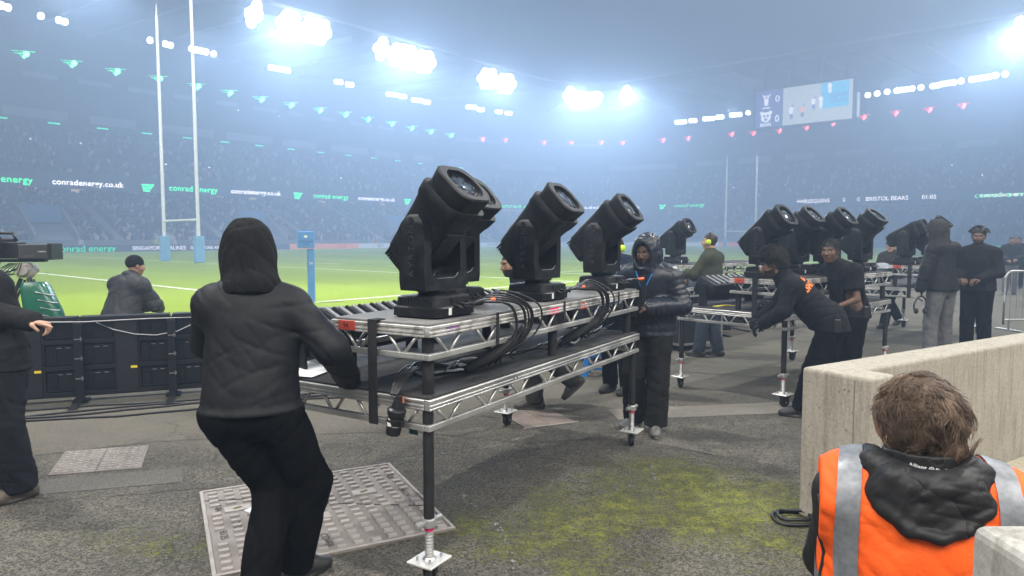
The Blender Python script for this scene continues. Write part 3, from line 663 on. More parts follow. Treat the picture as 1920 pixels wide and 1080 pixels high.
advert(-45, 49.1, 58, ad_white, '1817', ad_navy, 'white board right of the orange board on the left side', .8)
advert(-45, 58.2, 78, ad_org, 'DHL', ared, 'orange board seen between the first and second moving lights', .8)
advert(-45, 78.2, 112, ad_white, 'ALLIANZ', ad_navy, 'long white board at the far left corner of the pitch', .8)
advert(117.5, -43, -12, ad_white, None, None, 'plain white board at the far end, left of the far goalposts', far=True)
advert(117.5, -11.8, 16, ad_org, 'DHL', ared, 'orange board behind the far goalposts', .9, far=True)
advert(117.5, 16.2, 43, ad_dark, 'conrad energy', agrn, 'dark board at the far end behind the crew on the right', .9, far=True)

# ------------------------------------------------------------------ goalposts
postm = mat('post_white', (.86, .86, .85), rough=.35); padm = mat('pad_blue', (.20, .44, .74), (.24, .48, .77), rough=.4, scale=3); padend = mat('pad_dark_blue', (.05, .10, .22), rough=.4); padtx = mat('pad_print', (.05, .12, .34), rough=.5); padorg = mat('pad_orange', (.8, .18, .08), rough=.5)
def goal(c, label, top, r=.125):
    root = empty('goalposts', c, 0, label, 'goalposts'); a = Vector((UY, -UX, 0))
    for sg in (-1, 1):
        b = a * 2.8 * sg
        q = MB(); q.cyl(b, b + Vector((0, 0, 3.4)), r * 1.04, r, 14); q.cyl(b + Vector((0, 0, 3.4)), b + Vector((0, 0, top - .9)), r, r * .8, 14); q.cyl(b + Vector((0, 0, top - .9)), b + Vector((0, 0, top)), .05, .02, 10)
        q.build('upright', postm, root, smooth=40)
        q = MB(); ax = (a, Vector((UX, UY, 0)), Vector((0, 0, 1))); q.box(b + Vector((0, 0, .95)), (.52, .62, 1.86), ax)
        pd = q.build('post_pad', padm, root, bevel=.05, seg=3)
        fwd = Vector((-UX, -UY, 0))
        for k in range(4):
            place_text('lettering', 'Gallagher', .12, b + fwd * .315 + Vector((0, 0, .28 + k * .45)), (a * 1), (0, 0, 1), padtx, pd, off=.004)
            qq = MB(); o0 = b + fwd * .316 + Vector((0, 0, .40 + k * .45)); qq.add([o0 + a * .07 * math.cos(t) + Vector((0, 0, .045 * math.sin(t))) for t in np.linspace(0, math.pi, 8)], [tuple(range(8))]); qq.build('logo', padtx, pd, fixn=False)
        q = MB(); q.box(b - a * .263 + Vector((0, 0, .95)), (.012, .44, 1.5), ax); q.build('pad_side', padend, pd)
        q = MB(); q.box(b - a * .272 + Vector((0, 0, .85)), (.012, .30, .75), ax); q.build('pad_print', padorg, pd)
    q = MB(); q.cyl(a * -2.8 + Vector((0, 0, 3)), a * 2.8 + Vector((0, 0, 3)), r * .6, n=12); q.build('crossbar', postm, root, smooth=40)
goal(uv(0, 0), 'tall white goalposts with light blue padding on the left', 18.9)
goal(uv(100, 0), 'distant white goalposts seen behind the crew on the right', 17.2, .19)
# corner post with padded box
cp = empty('corner_post', (-5.32, 18.2, 0), .35, 'blue padded corner post with a square box on top', 'corner post')
q = MB(); q.box((0, 0, .72), (.19, .17, 1.42)); pb = q.build('post_pad', mat('corner_pad', (.10, .27, .66), (.12, .30, .70), rough=.4, scale=3), cp, bevel=.03)
q = MB(); q.box((-.12, 0, 1.67), (.43, .36, .43)); bx = q.build('box', MATS['corner_pad'], cp, bevel=.02)
place_text('lettering', 'Gallagher', .095, (-.12, -.181, 1.62), (1, 0, 0), (0, 0, 1), padtx, bx); place_text('lettering', 'PREM', .07, (-.12, -.181, 1.54), (1, 0, 0), (0, 0, 1), padtx, bx)
q = MB(); q.add([(-.13 + .05 * math.cos(t), -.184, 1.75 + .035 * math.sin(t)) for t in np.linspace(0, 2 * math.pi, 12)[:-1]], [tuple(range(11))]); q.build('logo', mat('white_print', (.8, .8, .8)), bx)
place_text('lettering', '26', .1, (0, -.088, 1.05), (1, 0, 0), (0, 0, 1), mat('white_print', (.8, .8, .8)), pb)

# ------------------------------------------------------------------ LED board cabinets along the pitch edge, seen from behind
cabm = mat('cabinet_black', (.006, .0065, .008), (.010, .0105, .013), rough=.5, scale=3, bump=.05, spec=.25); doorm = mat('cabinet_door', (.005, .0055, .007), (.008, .0085, .011), rough=.55, scale=2, spec=.2); coverm = mat('cabinet_cover', (.013, .0135, .016), rough=.55, spec=.25)
chrome = mat('latch_metal', (.55, .56, .58), rough=.3, metal=1); yellow = mat('yellow_sticker', (.72, .56, .02), rough=.5); redled = mat('red_led', (.5, .02, .02), emit=(1, .04, .05), estr=2.5)
BW, BH = .86, .89
def led_board():
    root = empty('led_board', (0, 0, 0), 0)
    q = MB(); q.bb(0, BW, .055, .16, .06, BH - .03); q.bb(.01, BW - .01, -.005, .17, BH - .045, BH)   # back skin, top rail
    for z in (.06, .335, .61): q.bb(0, BW, 0, .055, z, z + .05)
    for x in (0.0, .31, .53, BW - .03): q.bb(x, x + .03, .004, .058, .06, BH - .03)
    q.build('cabinet', cabm, root, bevel=.004, seg=1)
    for x0, x1 in ((.035, .305), (.565, .825)):
        for z in (.115, .39, .665):
            d = MB(); d.bb(x0, x1, .024, .054, z, z + .205); d.bb(x0 + .09, x0 + .10, .018, .03, z + .02, z + .19); d.bb(x0 + .03, x0 + .075, .016, .03, z + .04, z + .16); dd = d.build('door', doorm, root, bevel=.004, seg=1)
            for t in (.10, .18):
                l = MB(); l.bb(x0 + t, x0 + t + .045, .014, .026, z + .178, z + .185); l.build('latch', chrome, dd)
    q = MB(); q.bb(.335, .54, -.012, .02, .075, BH - .06); q.build('cover', coverm, root, bevel=.005, seg=1)
    q = MB(); q.bb(.47, .53, -.016, -.0125, .33, .355); q.build('sticker', yellow, root)
    p = MB(); p.bb(-.04, .04, -.05, .0, .02, BH - .06); p.bar((0, -.03, .05), (0, -.48, .012), .07, .018); p.bb(-.07, .07, -.08, .1, .0, .03); post = p.build('post', cabm, root, bevel=.004, seg=1)
    for z in (.25, .46, .66):
        l = MB(); l.bb(-.03, .045, -.07, -.05, z, z + .012); l.cyl((.03, -.06, z - .015), (.03, -.06, z + .03), .007, n=6); l.build('clamp', chrome, post)
    q = MB(); q.bb(0, BW, .162, .168, .08, BH - .06); q.build('led_face', mat('led_face', (.01, .01, .012), rough=.4), root)
    return root
LB = led_board(); used = [0]
def put_board(p, ang, label):
    o = LB if not used[0] else copy_tree(LB); used[0] += 1
    o.location = p; o.rotation_euler = (0, 0, ang); tag(o, label, 'LED board', 'LED boards along the pitch edge')
d0 = Vector((EDGE[1][0] - EDGE[0][0], EDGE[1][1] - EDGE[0][1], 0)).normalized(); d1 = Vector((EDGE[2][0] - EDGE[1][0], EDGE[2][1] - EDGE[1][1], 0)); n1 = d1.length; d1.normalize()
p = Vector((-1.25, 8.32, 0))
names = ['black LED board cabinet behind the first moving light', 'black LED board cabinet right beside the hooded man', 'black LED board cabinet just left of the hooded man, red light on it', 'black LED board cabinet below the crouching man in the beanie', 'black LED board cabinet below the green padding', 'black LED board cabinet behind the pointing man', 'black LED board cabinet left of the pointing man', 'black LED board cabinet at the left edge of the picture', 'black LED board cabinet beyond the left edge']
for k in range(9):
    p = p - d1 * (BW + .008); put_board(p, math.atan2(d1.y, d1.x), names[k])
p = Vector((-1.22, 8.33, 0)); a2 = math.atan2(UY, UX)
for k in range(46):
    t = min(1, k / 4); ang = math.atan2(d1.y, d1.x) * (1 - t) + a2 * t
    put_board(p, ang, nth(k + 1) + ' black LED board cabinet right of the bend, behind the stage decks'); p = p + Vector((math.cos(ang), math.sin(ang), 0)) * (BW + .008)
# a power cable looped along the top of the boards, a junction box with a red light, a red status strip
whitecab = mat('grey_cable', (.38, .38, .40), rough=.5); blackcab = mat('black_cable', (.012, .012, .013), rough=.45)
def bpt(t, off, z): b = Vector((-1.25, 8.32, 0)) - d1 * t; n = Vector((d1.y, -d1.x, 0)); return b + n * off + Vector((0, 0, z))
q = MB(); q.tube([bpt(t, .03, z) for t, z in ((2.25, .83), (2.4, .77), (2.55, .70), (2.75, .67), (2.95, .69), (3.15, .75), (3.3, .83))][::-1], .007, 6); tag(q.build('power_cable', whitecab, smooth=True), 'grey cable sagging in a loop on the boards left of the hooded man', 'cable')
q = MB(); q.tube([bpt(t, .03, z) for t, z in ((2.2, .845), (2.8, .85), (3.4, .84), (3.7, .85), (4.0, .83), (4.05, .80))], .007, 6); tag(q.build('power_cable', whitecab, smooth=True), 'grey cable running along the top of the boards', 'cable')
jb = empty('junction_box', bpt(4.12, .02, .79), math.atan2(d1.y, d1.x), 'small grey junction box with a red light on the boards', 'junction box')
q = MB(); q.box((0, -.02, .04), (.13, .05, .06)); q.build('case', mat('junction_case', (.10, .10, .11), rough=.5), jb, bevel=.01)
q = MB(); q.tube([(0, -.02, .01), (.02, -.04, -.06), (.05, -.03, -.12), (.13, -.01, -.17)], .006, 6); q.build('lead', whitecab, jb, smooth=True)
q = MB(); q.box((-.01, -.04, -.07), (.018, .018, .05)); q.build('status_light', redled, jb)
q = MB(); q.box((0, 0, 0), (.012, .006, .07)); o = q.build('status_light', redled); o.location = bpt(2.62, .008, .55); o.rotation_euler = (0, 0, math.atan2(d1.y, d1.x)); tag(o, 'red vertical light strip on a black board cabinet', 'indicator light')
# cables lying on the tarmac in front of the boards
rr = random.Random(9)
for k, (o0, lab) in enumerate(((.32, 'black cable on the ground nearest the boards'), (.50, 'second black cable on the ground along the boards'), (.58, 'third black cable on the ground along the boards'), (.78, 'black cable on the ground farthest from the boards'))):
    q = MB(); pts = [bpt(-.6 + i * .3, o0 + .06 * math.sin(i * .8 + k * 1.7) + rr.uniform(-.02, .02), .012) for i in range(26)]; q.tube(pts, .011, 6); tag(q.build('ground_cable', blackcab, smooth=True), lab, 'cable')
# ================================================================== trussed stage decks with moving lights
alu = mat('aluminium', (.50, .50, .49), (.66, .66, .64), rough=.34, metal=.85, scale=5, bump=.12, bscale=60, rough2=.55)
alud = mat('aluminium_worn', (.30, .29, .27), (.60, .59, .57), rough=.5, metal=.6, scale=14, detail=8, rough2=.7, pos=(.40, .56))
ply = mat('deck_board', (.018, .018, .018), (.07, .068, .062), rough=.75, scale=3.5, detail=9, pos=(.52, .78), bump=.2)
plyg = mat('deck_grey', (.09, .09, .088), (.20, .195, .19), rough=.7, scale=2.5, detail=9, bump=.15)
blk = mat('black_tube', (.010, .010, .011), (.020, .020, .021), rough=.42, scale=8, rough2=.6); strapm = mat('webbing', (.010, .010, .011), rough=.85, bump=.3, bscale=220, c2=(.018, .018, .018), scale=50)
galv = mat('galvanised', (.45, .45, .44), (.62, .62, .60), rough=.42, metal=.75, scale=20); pink = mat('pink_tape', (.85, .02, .16), rough=.6); rubber = mat('rubber', (.012, .012, .012), rough=.6)
plate = mat('zinc_plate', (.62, .61, .58), (.74, .73, .70), rough=.38, metal=.4, scale=9)
redtag = mat('red_tag', (.45, .05, .03), (.55, .08, .05), rough=.6, scale=20); dkprint = mat('dark_print', (.05, .01, .01), rough=.7)
DL, DW = 2.74, 1.29; ZB, ZT = .78, .945; UZB, UZT = 1.12, 1.295; UW = .64
def truss_deck(root, x0, x1, y0, y1, zb, zt, nx, ny, top, name):
    dk = MB(); dk.bb(x0 + .012, x1 - .012, y0 + .012, y1 - .012, zt - .022, zt); d = dk.build(name, top, root, bevel=.003, seg=1)
    rh = .052
    def rails(parent):
        for (a, b, nrm) in (((x0, y0), (x1, y0), (0, -1)), ((x0, y1), (x1, y1), (0, 1)), ((x0, y0), (x0, y1), (-1, 0)), ((x1, y0), (x1, y1), (1, 0))):
            A = Vector((*a, 0)); B = Vector((*b, 0)); n = Vector((*nrm, 0)); t = (B - A).normalized()
            along = abs(t.x) > .5
            if not along: A = A + t * .032; B = B - t * .032
            q = MB(); zc = zt - .012 - rh / 2; i_ = n * -.015
            q.bar(A + i_ + Vector((0, 0, zc)), B + i_ + Vector((0, 0, zc)), .03, rh)
            q.bar(A + n * .002 + Vector((0, 0, zc + rh * .36)), B + n * .002 + Vector((0, 0, zc + rh * .36)), .006, rh * .26); q.bar(A + n * .002 + Vector((0, 0, zc - rh * .1)), B + n * .002 + Vector((0, 0, zc - rh * .1)), .006, .012); q.bar(A + n * .002 + Vector((0, 0, zc - rh * .4)), B + n * .002 + Vector((0, 0, zc - rh * .4)), .006, rh * .2)
            q.build('side_rail', alud if zb > 1 else alu, d, bevel=.002, seg=1)
            q = MB(); q.bar(A + i_ + Vector((0, 0, zb + .015)), B + i_ + Vector((0, 0, zb + .015)), .03, .03); q.build('bottom_chord', alu, d, bevel=.004, seg=2)
            n_ = nx if along else ny; Lb = (B - A).length
            for k in range(n_):
                p0 = A + t * (Lb * (k + .18) / n_) + i_; p1 = A + t * (Lb * (k + .5) / n_) + i_; p2 = A + t * (Lb * (k + .82) / n_) + i_
                zt_ = zt - .012 - rh; q = MB(); q.cyl(p0 + Vector((0, 0, zt_ + .004)), p1 - t * .015 + Vector((0, 0, zb + .028)), .0085, n=8); q.build('brace', alu, d, smooth=True)
                q = MB(); q.cyl(p1 + t * .015 + Vector((0, 0, zb + .028)), p2 + Vector((0, 0, zt_ + .004)), .0085, n=8); q.build('brace', alu, d, smooth=True)
            if along:
                for k in range(2):
                    c = A + t * Lb * (.28 + .42 * k) + n * .006
                    for j in (0, .035):
                        h = MB(); h.cyl(c + t * j + Vector((0, 0, zc)) - n * .004, c + t * j + Vector((0, 0, zc)), .005, n=8); h.build('bolt_hole', blk, d)
    rails(root)
    return d
def stage_leg(root, x, y):
    q = MB(); q.cyl((x, y, .33), (x, y, ZT - .03), .027, n=16); lg = q.build('leg', blk, root, smooth=40)
    q = MB(); q.cyl((x, y, .30), (x, y, .345), .036, n=14); q.bar((x - .085, y + .01, .325), (x + .085, y - .01, .325), .026, .024); q.build('wing_nut', galv, lg, bevel=.006)
    q = MB(); q.cyl((x, y, .283), (x, y, .302), .0235, n=14); q.build('tape_band', pink, lg, smooth=40)
    q = MB()
    q.lathe([(.021, 0)] + [((.0195 if k % 2 else .0225), .008 * k) for k in range(1, 18)] + [(.021, .146)], (x, y, .142), None, 14); q.build('screw_jack', galv, lg, smooth=40)
    q = MB(); q.bb(x - .085, x + .085, y - .075, y + .075, .128, .140); pl = q.build('base_plate', plate, lg, bevel=.003, seg=1)
    q = MB(); q.cyl((x, y, .140), (x, y, .152), .036, .026, 14); q.build('weld_collar', galv, pl, smooth=40)
    for sx in (-1, 1):
        for sy in (-1, 1): q = MB(); q.cyl((x + sx * .045, y + sy * .038, .138), (x + sx * .045, y + sy * .038, .160), .0065, n=8); q.build('bolt', chrome, pl)
    a = rr.uniform(-.9, .9); c, s = math.cos(a), math.sin(a); o = Vector((x + .02 * c, y + .02 * s, 0)); ax = Vector((-s, c, 0)); fw = Vector((c, s, 0)); z = Vector((0, 0, 1))
    q = MB(); q.box(o + z * .120, (.09, .09, .016), (fw, ax, z))
    for sg in (-1, 1): q.add([o + ax * .030 * sg + fw * (-.045) + z * .115, o + ax * .030 * sg + fw * .045 + z * .115, o + ax * .030 * sg + fw * .022 + z * .045, o + ax * .030 * sg - fw * .022 + z * .045, o + ax * .026 * sg + fw * (-.045) + z * .115, o + ax * .026 * sg + fw * .045 + z * .115, o + ax * .026 * sg + fw * .022 + z * .045, o + ax * .026 * sg - fw * .022 + z * .045], [(0, 1, 2, 3), (7, 6, 5, 4), (0, 4, 5, 1), (1, 5, 6, 2), (2, 6, 7, 3), (3, 7, 4, 0)])
    cs = q.build('caster_fork', blk, lg, bevel=.003, seg=1)
    q = MB(); q.lathe([(.030, -.021), (.045, -.019), (.050, -.012), (.050, .012), (.045, .019), (.030, .021)], o + z * .050, (fw, z, ax), 22); q.build('wheel', rubber, cs, smooth=40)
    q = MB(); q.cyl(o + z * .05 - ax * .034, o + z * .05 + ax * .034, .007, n=8); q.build('axle', chrome, cs)
def stage_table(loc, ang, label, extra=True):
    root = empty('stage_deck', (*loc, 0), ang, label, 'stage deck', 'double trussed stage decks')
    truss_deck(root, -.04, DL - .04, -.04, DW - .04, ZB, ZT, 8, 5, ply, 'lower_deck')
    truss_deck(root, -.03, DL - .05, -.035, UW - .035, UZB, UZT, 8, 2, plyg if extra else ply, 'upper_deck')
    for x in (0, DL - .08):
        for y in (0, DW - .08): stage_leg(root, x, y)
    for x in (.04, DL * .5 - .04, DL - .14):
        for y in (.03, UW - .10): q = MB(); q.cyl((x, y, ZT), (x, y, UZB + .10), .030, n=14); q.build('spacer_post', blk, root, smooth=40)
    q = MB(); y = .28; q.bb(-.052, -.046, y, y + .055, ZB - .003, UZT + .004); q.bb(-.052, .02, y, y + .055, UZT + .001, UZT + .006); q.build('strap', strapm, root)
    q = MB(); q.box((-.038, .49, UZT - .035), (.006, .115, .05)); rt = q.build('tag', redtag, root, bevel=.002, seg=1)
    place_text('lettering', '94', .035, (-.0425, .49, UZT - .035), (0, -1, 0), (0, 0, 1), dkprint, rt)
    return root
T1R = stage_table((-.404, 3.261), R(58.7), 'nearest aluminium truss stage deck carrying moving lights, held by the hooded man')
TA = Matrix.Translation((-.404, 3.261, 0)) @ Matrix.Rotation(R(58.7), 4, 'Z')
stage_table((2.735, 6.853), R(41.9), 'second truss stage deck, pushed by the man with SHOWRIG on his back', False)
TB = Matrix.Translation((2.735, 6.853, 0)) @ Matrix.Rotation(R(41.9), 4, 'Z')
T2R = [o for o in bpy.data.objects if o.get('label', '').startswith('second truss')][0]
def table_copy(loc, ang, label):
    o = copy_tree(T2R); o.location = (*loc, 0); o.rotation_euler = (0, 0, ang); o['label'] = label; return Matrix.Translation((*loc, 0)) @ Matrix.Rotation(ang, 4, 'Z')
TC = table_copy((6.4, 10.45), R(43), 'farthest truss stage deck, behind the tall man in the grey quilted jacket')
TD = table_copy((2.72, 10.7), R(45), 'truss stage deck behind the man with the neon ear defenders')
# tapes and stickers on the near rail of the nearest deck (flat print)
q = MB(); q.bb(1.16, 1.29, -.0385, -.0375, UZT - .066, UZT - .028); q.build('pink_sticker', pink, T1R)
q = MB(); q.add([(1.58, -.0385, UZT - .07), (1.72, -.0385, UZT - .07), (1.65, -.0385, UZT - .015)], [(0, 1, 2)]); q.build('warning_sticker', mat('red_sticker', (.6, .05, .03), rough=.5), T1R)
q = MB(); q.bb(.10, .21, -.0385, -.0375, UZT - .052, UZT - .028); q.build('purple_mark', mat('purple_ink', (.22, .10, .26), rough=.6), T1R)
for x in (.55, 1.35, 2.05, 2.25):
    q = MB(); q.bb(x, x + .022, -.044, -.0385, UZB + (.0 if x < 1 else .05), UZT + .004); q.build('tie_strap', strapm, T1R)
q = MB(); q.box((.02, .11, ZB - .02), (.006, .05, .05), (Vector((1, 0, .2)).normalized(), Vector((0, 1, 0)), Vector((-.2, 0, 1)).normalized())); q.build('teal_tape', mat('teal_tape', (.01, .12, .14), rough=.6), T1R)

# ------------------------------------------------------------------ moving-head lights
shell = mat('fixture_shell', (.0055, .006, .0072), (.018, .019, .021), spec=.35, rough=.40, scale=14, detail=9, pos=(.46, .80), rough2=.60, bump=.06, bscale=180); shelld = mat('fixture_dark', (.008, .009, .011), rough=.5); edge = mat('fixture_trim_highlight', (.42, .43, .45), rough=.35, metal=.3)
glass = mat('lens_glass', (.012, .014, .018), rough=.03, spec=1.0, coat=1.0); ringm = mat('lens_ring', (.12, .12, .13), rough=.25, metal=.9); emboss = mat('embossed_letter', (.035, .038, .043), rough=.3); stick = mat('white_sticker', (.75, .75, .74), rough=.5)
def rrect(c, ax, ay, hx, hy, ch, n=3, p=None):
    """rounded/chamfered rectangle ring"""
    out = []
    for sx, sy, a0 in ((1, 1, 0), (-1, 1, 90), (-1, -1, 180), (1, -1, 270)):
        for i in range(n + 1):
            t = R(a0 + 90 * i / n); out.append(Vector(c) + Vector(ax) * (sx * (hx - ch) + ch * math.cos(t)) + Vector(ay) * (sy * (hy - ch) + ch * math.sin(t)))
    return out
X_, Y_, Z_ = Vector((1, 0, 0)), Vector((0, 1, 0)), Vector((0, 0, 1))
def moving_light_proto():
    tilt = pan = 0.0
    root = empty('moving_light', (0, 0, 0), 0, None, None, None)
    # base
    q = MB(); q.loft([rrect((0, 0, z), X_, Y_, hx, hy, c) for z, hx, hy, c in ((0, .185, .165, .05), (.012, .195, .175, .055), (.012, .205, .185, .06), (.062, .205, .185, .06), (.070, .198, .178, .06), (.072, .188, .170, .05), (.122, .182, .163, .05), (.130, .170, .150, .05))]); bs = q.build('base', shell, root, smooth=35)
    for i in range(12): q = MB(); q.bb(-.1915, -.18, -.125 + i * .0215, -.125 + i * .0215 + .011, .080, .120); q.build('vent_fin', shelld, bs)
    q = MB(); q.bb(-.05, .155, -.1725, -.160, .016, .118); cp_ = q.build('connector_panel', shelld, bs)
    for i in range(4): q = MB(); x = -.025 + i * .045; q.cyl((x, -.170, .075 + .012 * (i % 2)), (x, -.20, .072 + .012 * (i % 2)), .013, n=10); q.cyl((x, -.2, .072 + .012 * (i % 2)), (x + .004, -.235, .060), .010, .007, 8); q.build('connector', shelld, cp_)
    q = MB(); q.bb(-.10, -.07, -.1865, -.1845, .020, .062); q.build('label', stick, bs)
    # yoke (pans on the base)
    yk = MB(); c, s = math.cos(pan), math.sin(pan); PX = Vector((c, s, 0)); PY = Vector((-s, c, 0))
    yk.lathe([(.10, .128), (.10, .150), (.115, .152), (.115, .165)], (0, 0, 0), None, 24)
    prof = []
    zin, hw = .235, .148
    n = 10
    outer = [(-.205, .165), (-.215, .22), (-.215, .50), (-.215, .54)] + [(-.180 - .035 * math.cos(t), .56 + .060 * math.sin(t)) for t in np.linspace(0, math.pi / 2, 6)]
    inner = [(-hw, .612), (-hw, .59), (-hw, .56), (-hw, .52), (-hw, zin + .07)] + [(-hw + .07 - .07 * math.cos(t), zin + .07 - .07 * math.sin(t)) for t in np.linspace(.2, math.pi / 2, 6)]
    left = outer + inner; poly = left + [(-x, z) for x, z in left[::-1]]
    def arm_y(z): return .096 * (math.sqrt(max(.02, 1 - ((z - .52) / .108) ** 2)) if z > .52 else 1)
    m_ = len(poly); vs = []
    for lay, f in ((-1, .86), (-.8, 1.0), (.8, 1.0), (1, .86)):
        for x, z in poly:
            ins = 0 if abs(lay) < .9 else .010
            xx = x; vs.append(PX * xx * (1 - ins * .3) + PY * (arm_y(z) * lay) + Z_ * (z - (ins if z > .55 else 0)))
    fs = []
    for l in range(3):
        for j in range(m_): fs.append((l * m_ + j, l * m_ + (j + 1) % m_, (l + 1) * m_ + (j + 1) % m_, (l + 1) * m_ + j))
    fs += [tuple(range(m_ - 1, -1, -1)), tuple(3 * m_ + j for j in range(m_))]
    yk.add(vs, fs); yo = yk.build('yoke', shell, root, smooth=38)
    for sg in (-1, 1):
        q = MB(); q.cyl(PX * (sg * .214) + Z_ * .585, PX * (sg * .2185) + Z_ * .585, .018, n=14); q.build('pivot_cap', shelld, yo)
        place_text('lettering', 'AYRTON', .062, PX * (sg * .215) + Z_ * .40, Z_, PY * sg * -1, emboss, yo, off=.002 * 1, depth=.0015, space=1.35)
    for sg in (-1, 1):   # bright trim line round the U
        pts = [PX * x + PY * (sg * .086) + Z_ * z for x, z in ([(-hw + .07 - .07 * math.cos(t), zin + .068 - .07 * math.sin(t)) for t in np.linspace(.6, math.pi / 2, 6)] + [(hw - .07 + .07 * math.cos(t), zin + .068 - .07 * math.sin(t)) for t in np.linspace(math.pi / 2, .6, 6)])]
        q = MB(); q.tube(pts, .0035, 6); q.build('trim', edge, yo, smooth=True)
    # head, tilts about PX at z=.52; front points to -PY when tilt=0
    ct, st = math.cos(tilt), math.sin(tilt); F = PY * -ct + Z_ * st; Up = PY * st + Z_ * ct; C = Z_ * 0
    hd = MB()
    secs = ((-.335, .080, .065, .03, -.02), (-.325, .105, .095, .04, -.015), (-.25, .130, .130, .05, 0), (-.05, .138, .145, .05, 0), (.06, .139, .150, .05, .004), (.13, .142, .158, .05, .006), (.17, .165, .165, .06, .006), (.235, .170, .168, .06, .004), (.245, .168, .165, .06, .004), (.245, .152, .150, .090, .004), (.30, .160, .156, .095, .004), (.345, .166, .160, .10, .004), (.354, .158, .152, .098, .004))
    hd.loft([rrect(C + F * t + Up * o, PX, Up, hx, hy, ch, 6) for t, hx, hy, ch, o in secs], cap=False)
    r0 = rrect(C + F * -.335 + Up * -.02, PX, Up, .080, .065, .03, 6); hd.add(r0, [tuple(range(len(r0) - 1, -1, -1))])
    rim = rrect(C + F * .354 + Up * .004, PX, Up, .158, .152, .098, 6); k_ = len(rim)
    inn = []
    for p in rim:
        v = p - (C + F * .354 + Up * .004); a = math.atan2(v.dot(Up), v.dot(PX)); inn.append(C + F * .354 + Up * .004 + PX * .128 * math.cos(a) + Up * .128 * math.sin(a))
    inn2 = [p - F * .04 for p in inn]
    hd.add(rim + inn + inn2, [(i, (i + 1) % k_, k_ + (i + 1) % k_, k_ + i) for i in range(k_)] + [(k_ + i, k_ + (i + 1) % k_, 2 * k_ + (i + 1) % k_, 2 * k_ + i) for i in range(k_)])
    ho = hd.build('head', shell, root, smooth=32); ho.location = (0, 0, .545)
    q = MB(); q.lathe([(.128, 0), (.128, .012), (.112, .012), (.108, 0)], C + F * .318 + Up * .004, (PX, Up, F), 32); q.build('lens_ring', ringm, ho, smooth=35)
    q = MB(); q.lathe([(.112, -.004), (.100, .012), (.080, .022), (.050, .031), (.02, .035), (.002, .0355)], C + F * .314 + Up * .004, (PX, Up, F), 32); q.build('lens', glass, ho, smooth=True)
    for i in range(7):
        a = i * 2 * math.pi / 6; rr_ = .062 if i < 6 else 0
        q = MB(); q.lathe([(.030, .0), (.024, .010), (.010, .014), (.001, .015)], C + F * (.338 - rr_ * .12) + Up * (.004 + rr_ * math.sin(a)) + PX * rr_ * math.cos(a), (PX, Up, F), 14); q.build('lens_cell', mat('lens_cell', (.03, .032, .04), rough=.06, metal=.25, spec=.8), ho, smooth=True)
    for sg in (-1, 1):
        for i in range(9): q = MB(); t = -.30 + .0; u_ = -.075 + i * .021; q.box(C + F * (-.262 + .0) + Up * u_ + PX * sg * .121, (.016, .011, .10), (PX, Up, F)); q.build('vent_slot', shelld, ho)
        q = MB(); q.box(C + F * .0 + Up * .147 + PX * sg * .088, (.010, .010, .30), (PX, Up, F)); q.build('edge_highlight', edge, ho, bevel=.003, seg=1)  # pale bars stand in for the highlight along the head's top edges
    q = MB(); q.box(C + F * -.03 - Up * .150, (.16, .02, .22), (PX, Up, F)); q.build('under_cover', shelld, ho, bevel=.006, seg=1)
    return root
ML = moving_light_proto(); ml_used = [0]
def moving_light(M, tilt, label):
    o = ML if not ml_used[0] else copy_tree(ML); ml_used[0] += 1
    o.matrix_world = M @ Matrix.Scale(.85, 4); tag(o, label, 'moving light', 'moving lights on the stage decks')
    for ch in o.children:
        if ch.name.split('.')[0] == 'head': ch.rotation_euler = (-tilt, 0, 0)
def onT(T, x, y, z=UZT, rz=0): return T @ Matrix.Translation((x, y, z)) @ Matrix.Rotation(rz, 4, 'Z')
moving_light(onT(TA, .30, .19), R(47), 'nearest black moving light, tall head tilted up, at the near end of the deck')
moving_light(onT(TA, .80, .44), R(44), 'black moving light half hidden behind the nearest one')
moving_light(onT(TA, 1.41, .19), R(43), 'middle black moving light on the nearest deck, bearded man behind it')
moving_light(onT(TA, 2.47, .19), R(38), 'black moving light at the far end of the nearest deck beside the puffer jacket man')
moving_light(onT(TB, .18, .33), R(38), 'black moving light above the bending man with the orange print')
moving_light(onT(TB, 1.05, .42), R(46), 'black moving light half hidden behind the man in the black T-shirt')
moving_light(onT(TB, 1.42, .22), R(42), 'black moving light directly behind the T-shirt man')
moving_light(onT(TB, 2.36, .22), R(50), 'black moving light at the far end of the second deck, left of the capped man')
moving_light(onT(TC, .12, .42), R(24), 'black moving light lying low on the farthest deck')
moving_light(onT(TC, .72, .25), R(50), 'black moving light just left of the grey hooded man')
moving_light(onT(TD, .35, .42), R(30), 'black moving light just right of the man in the navy quilted jacket')
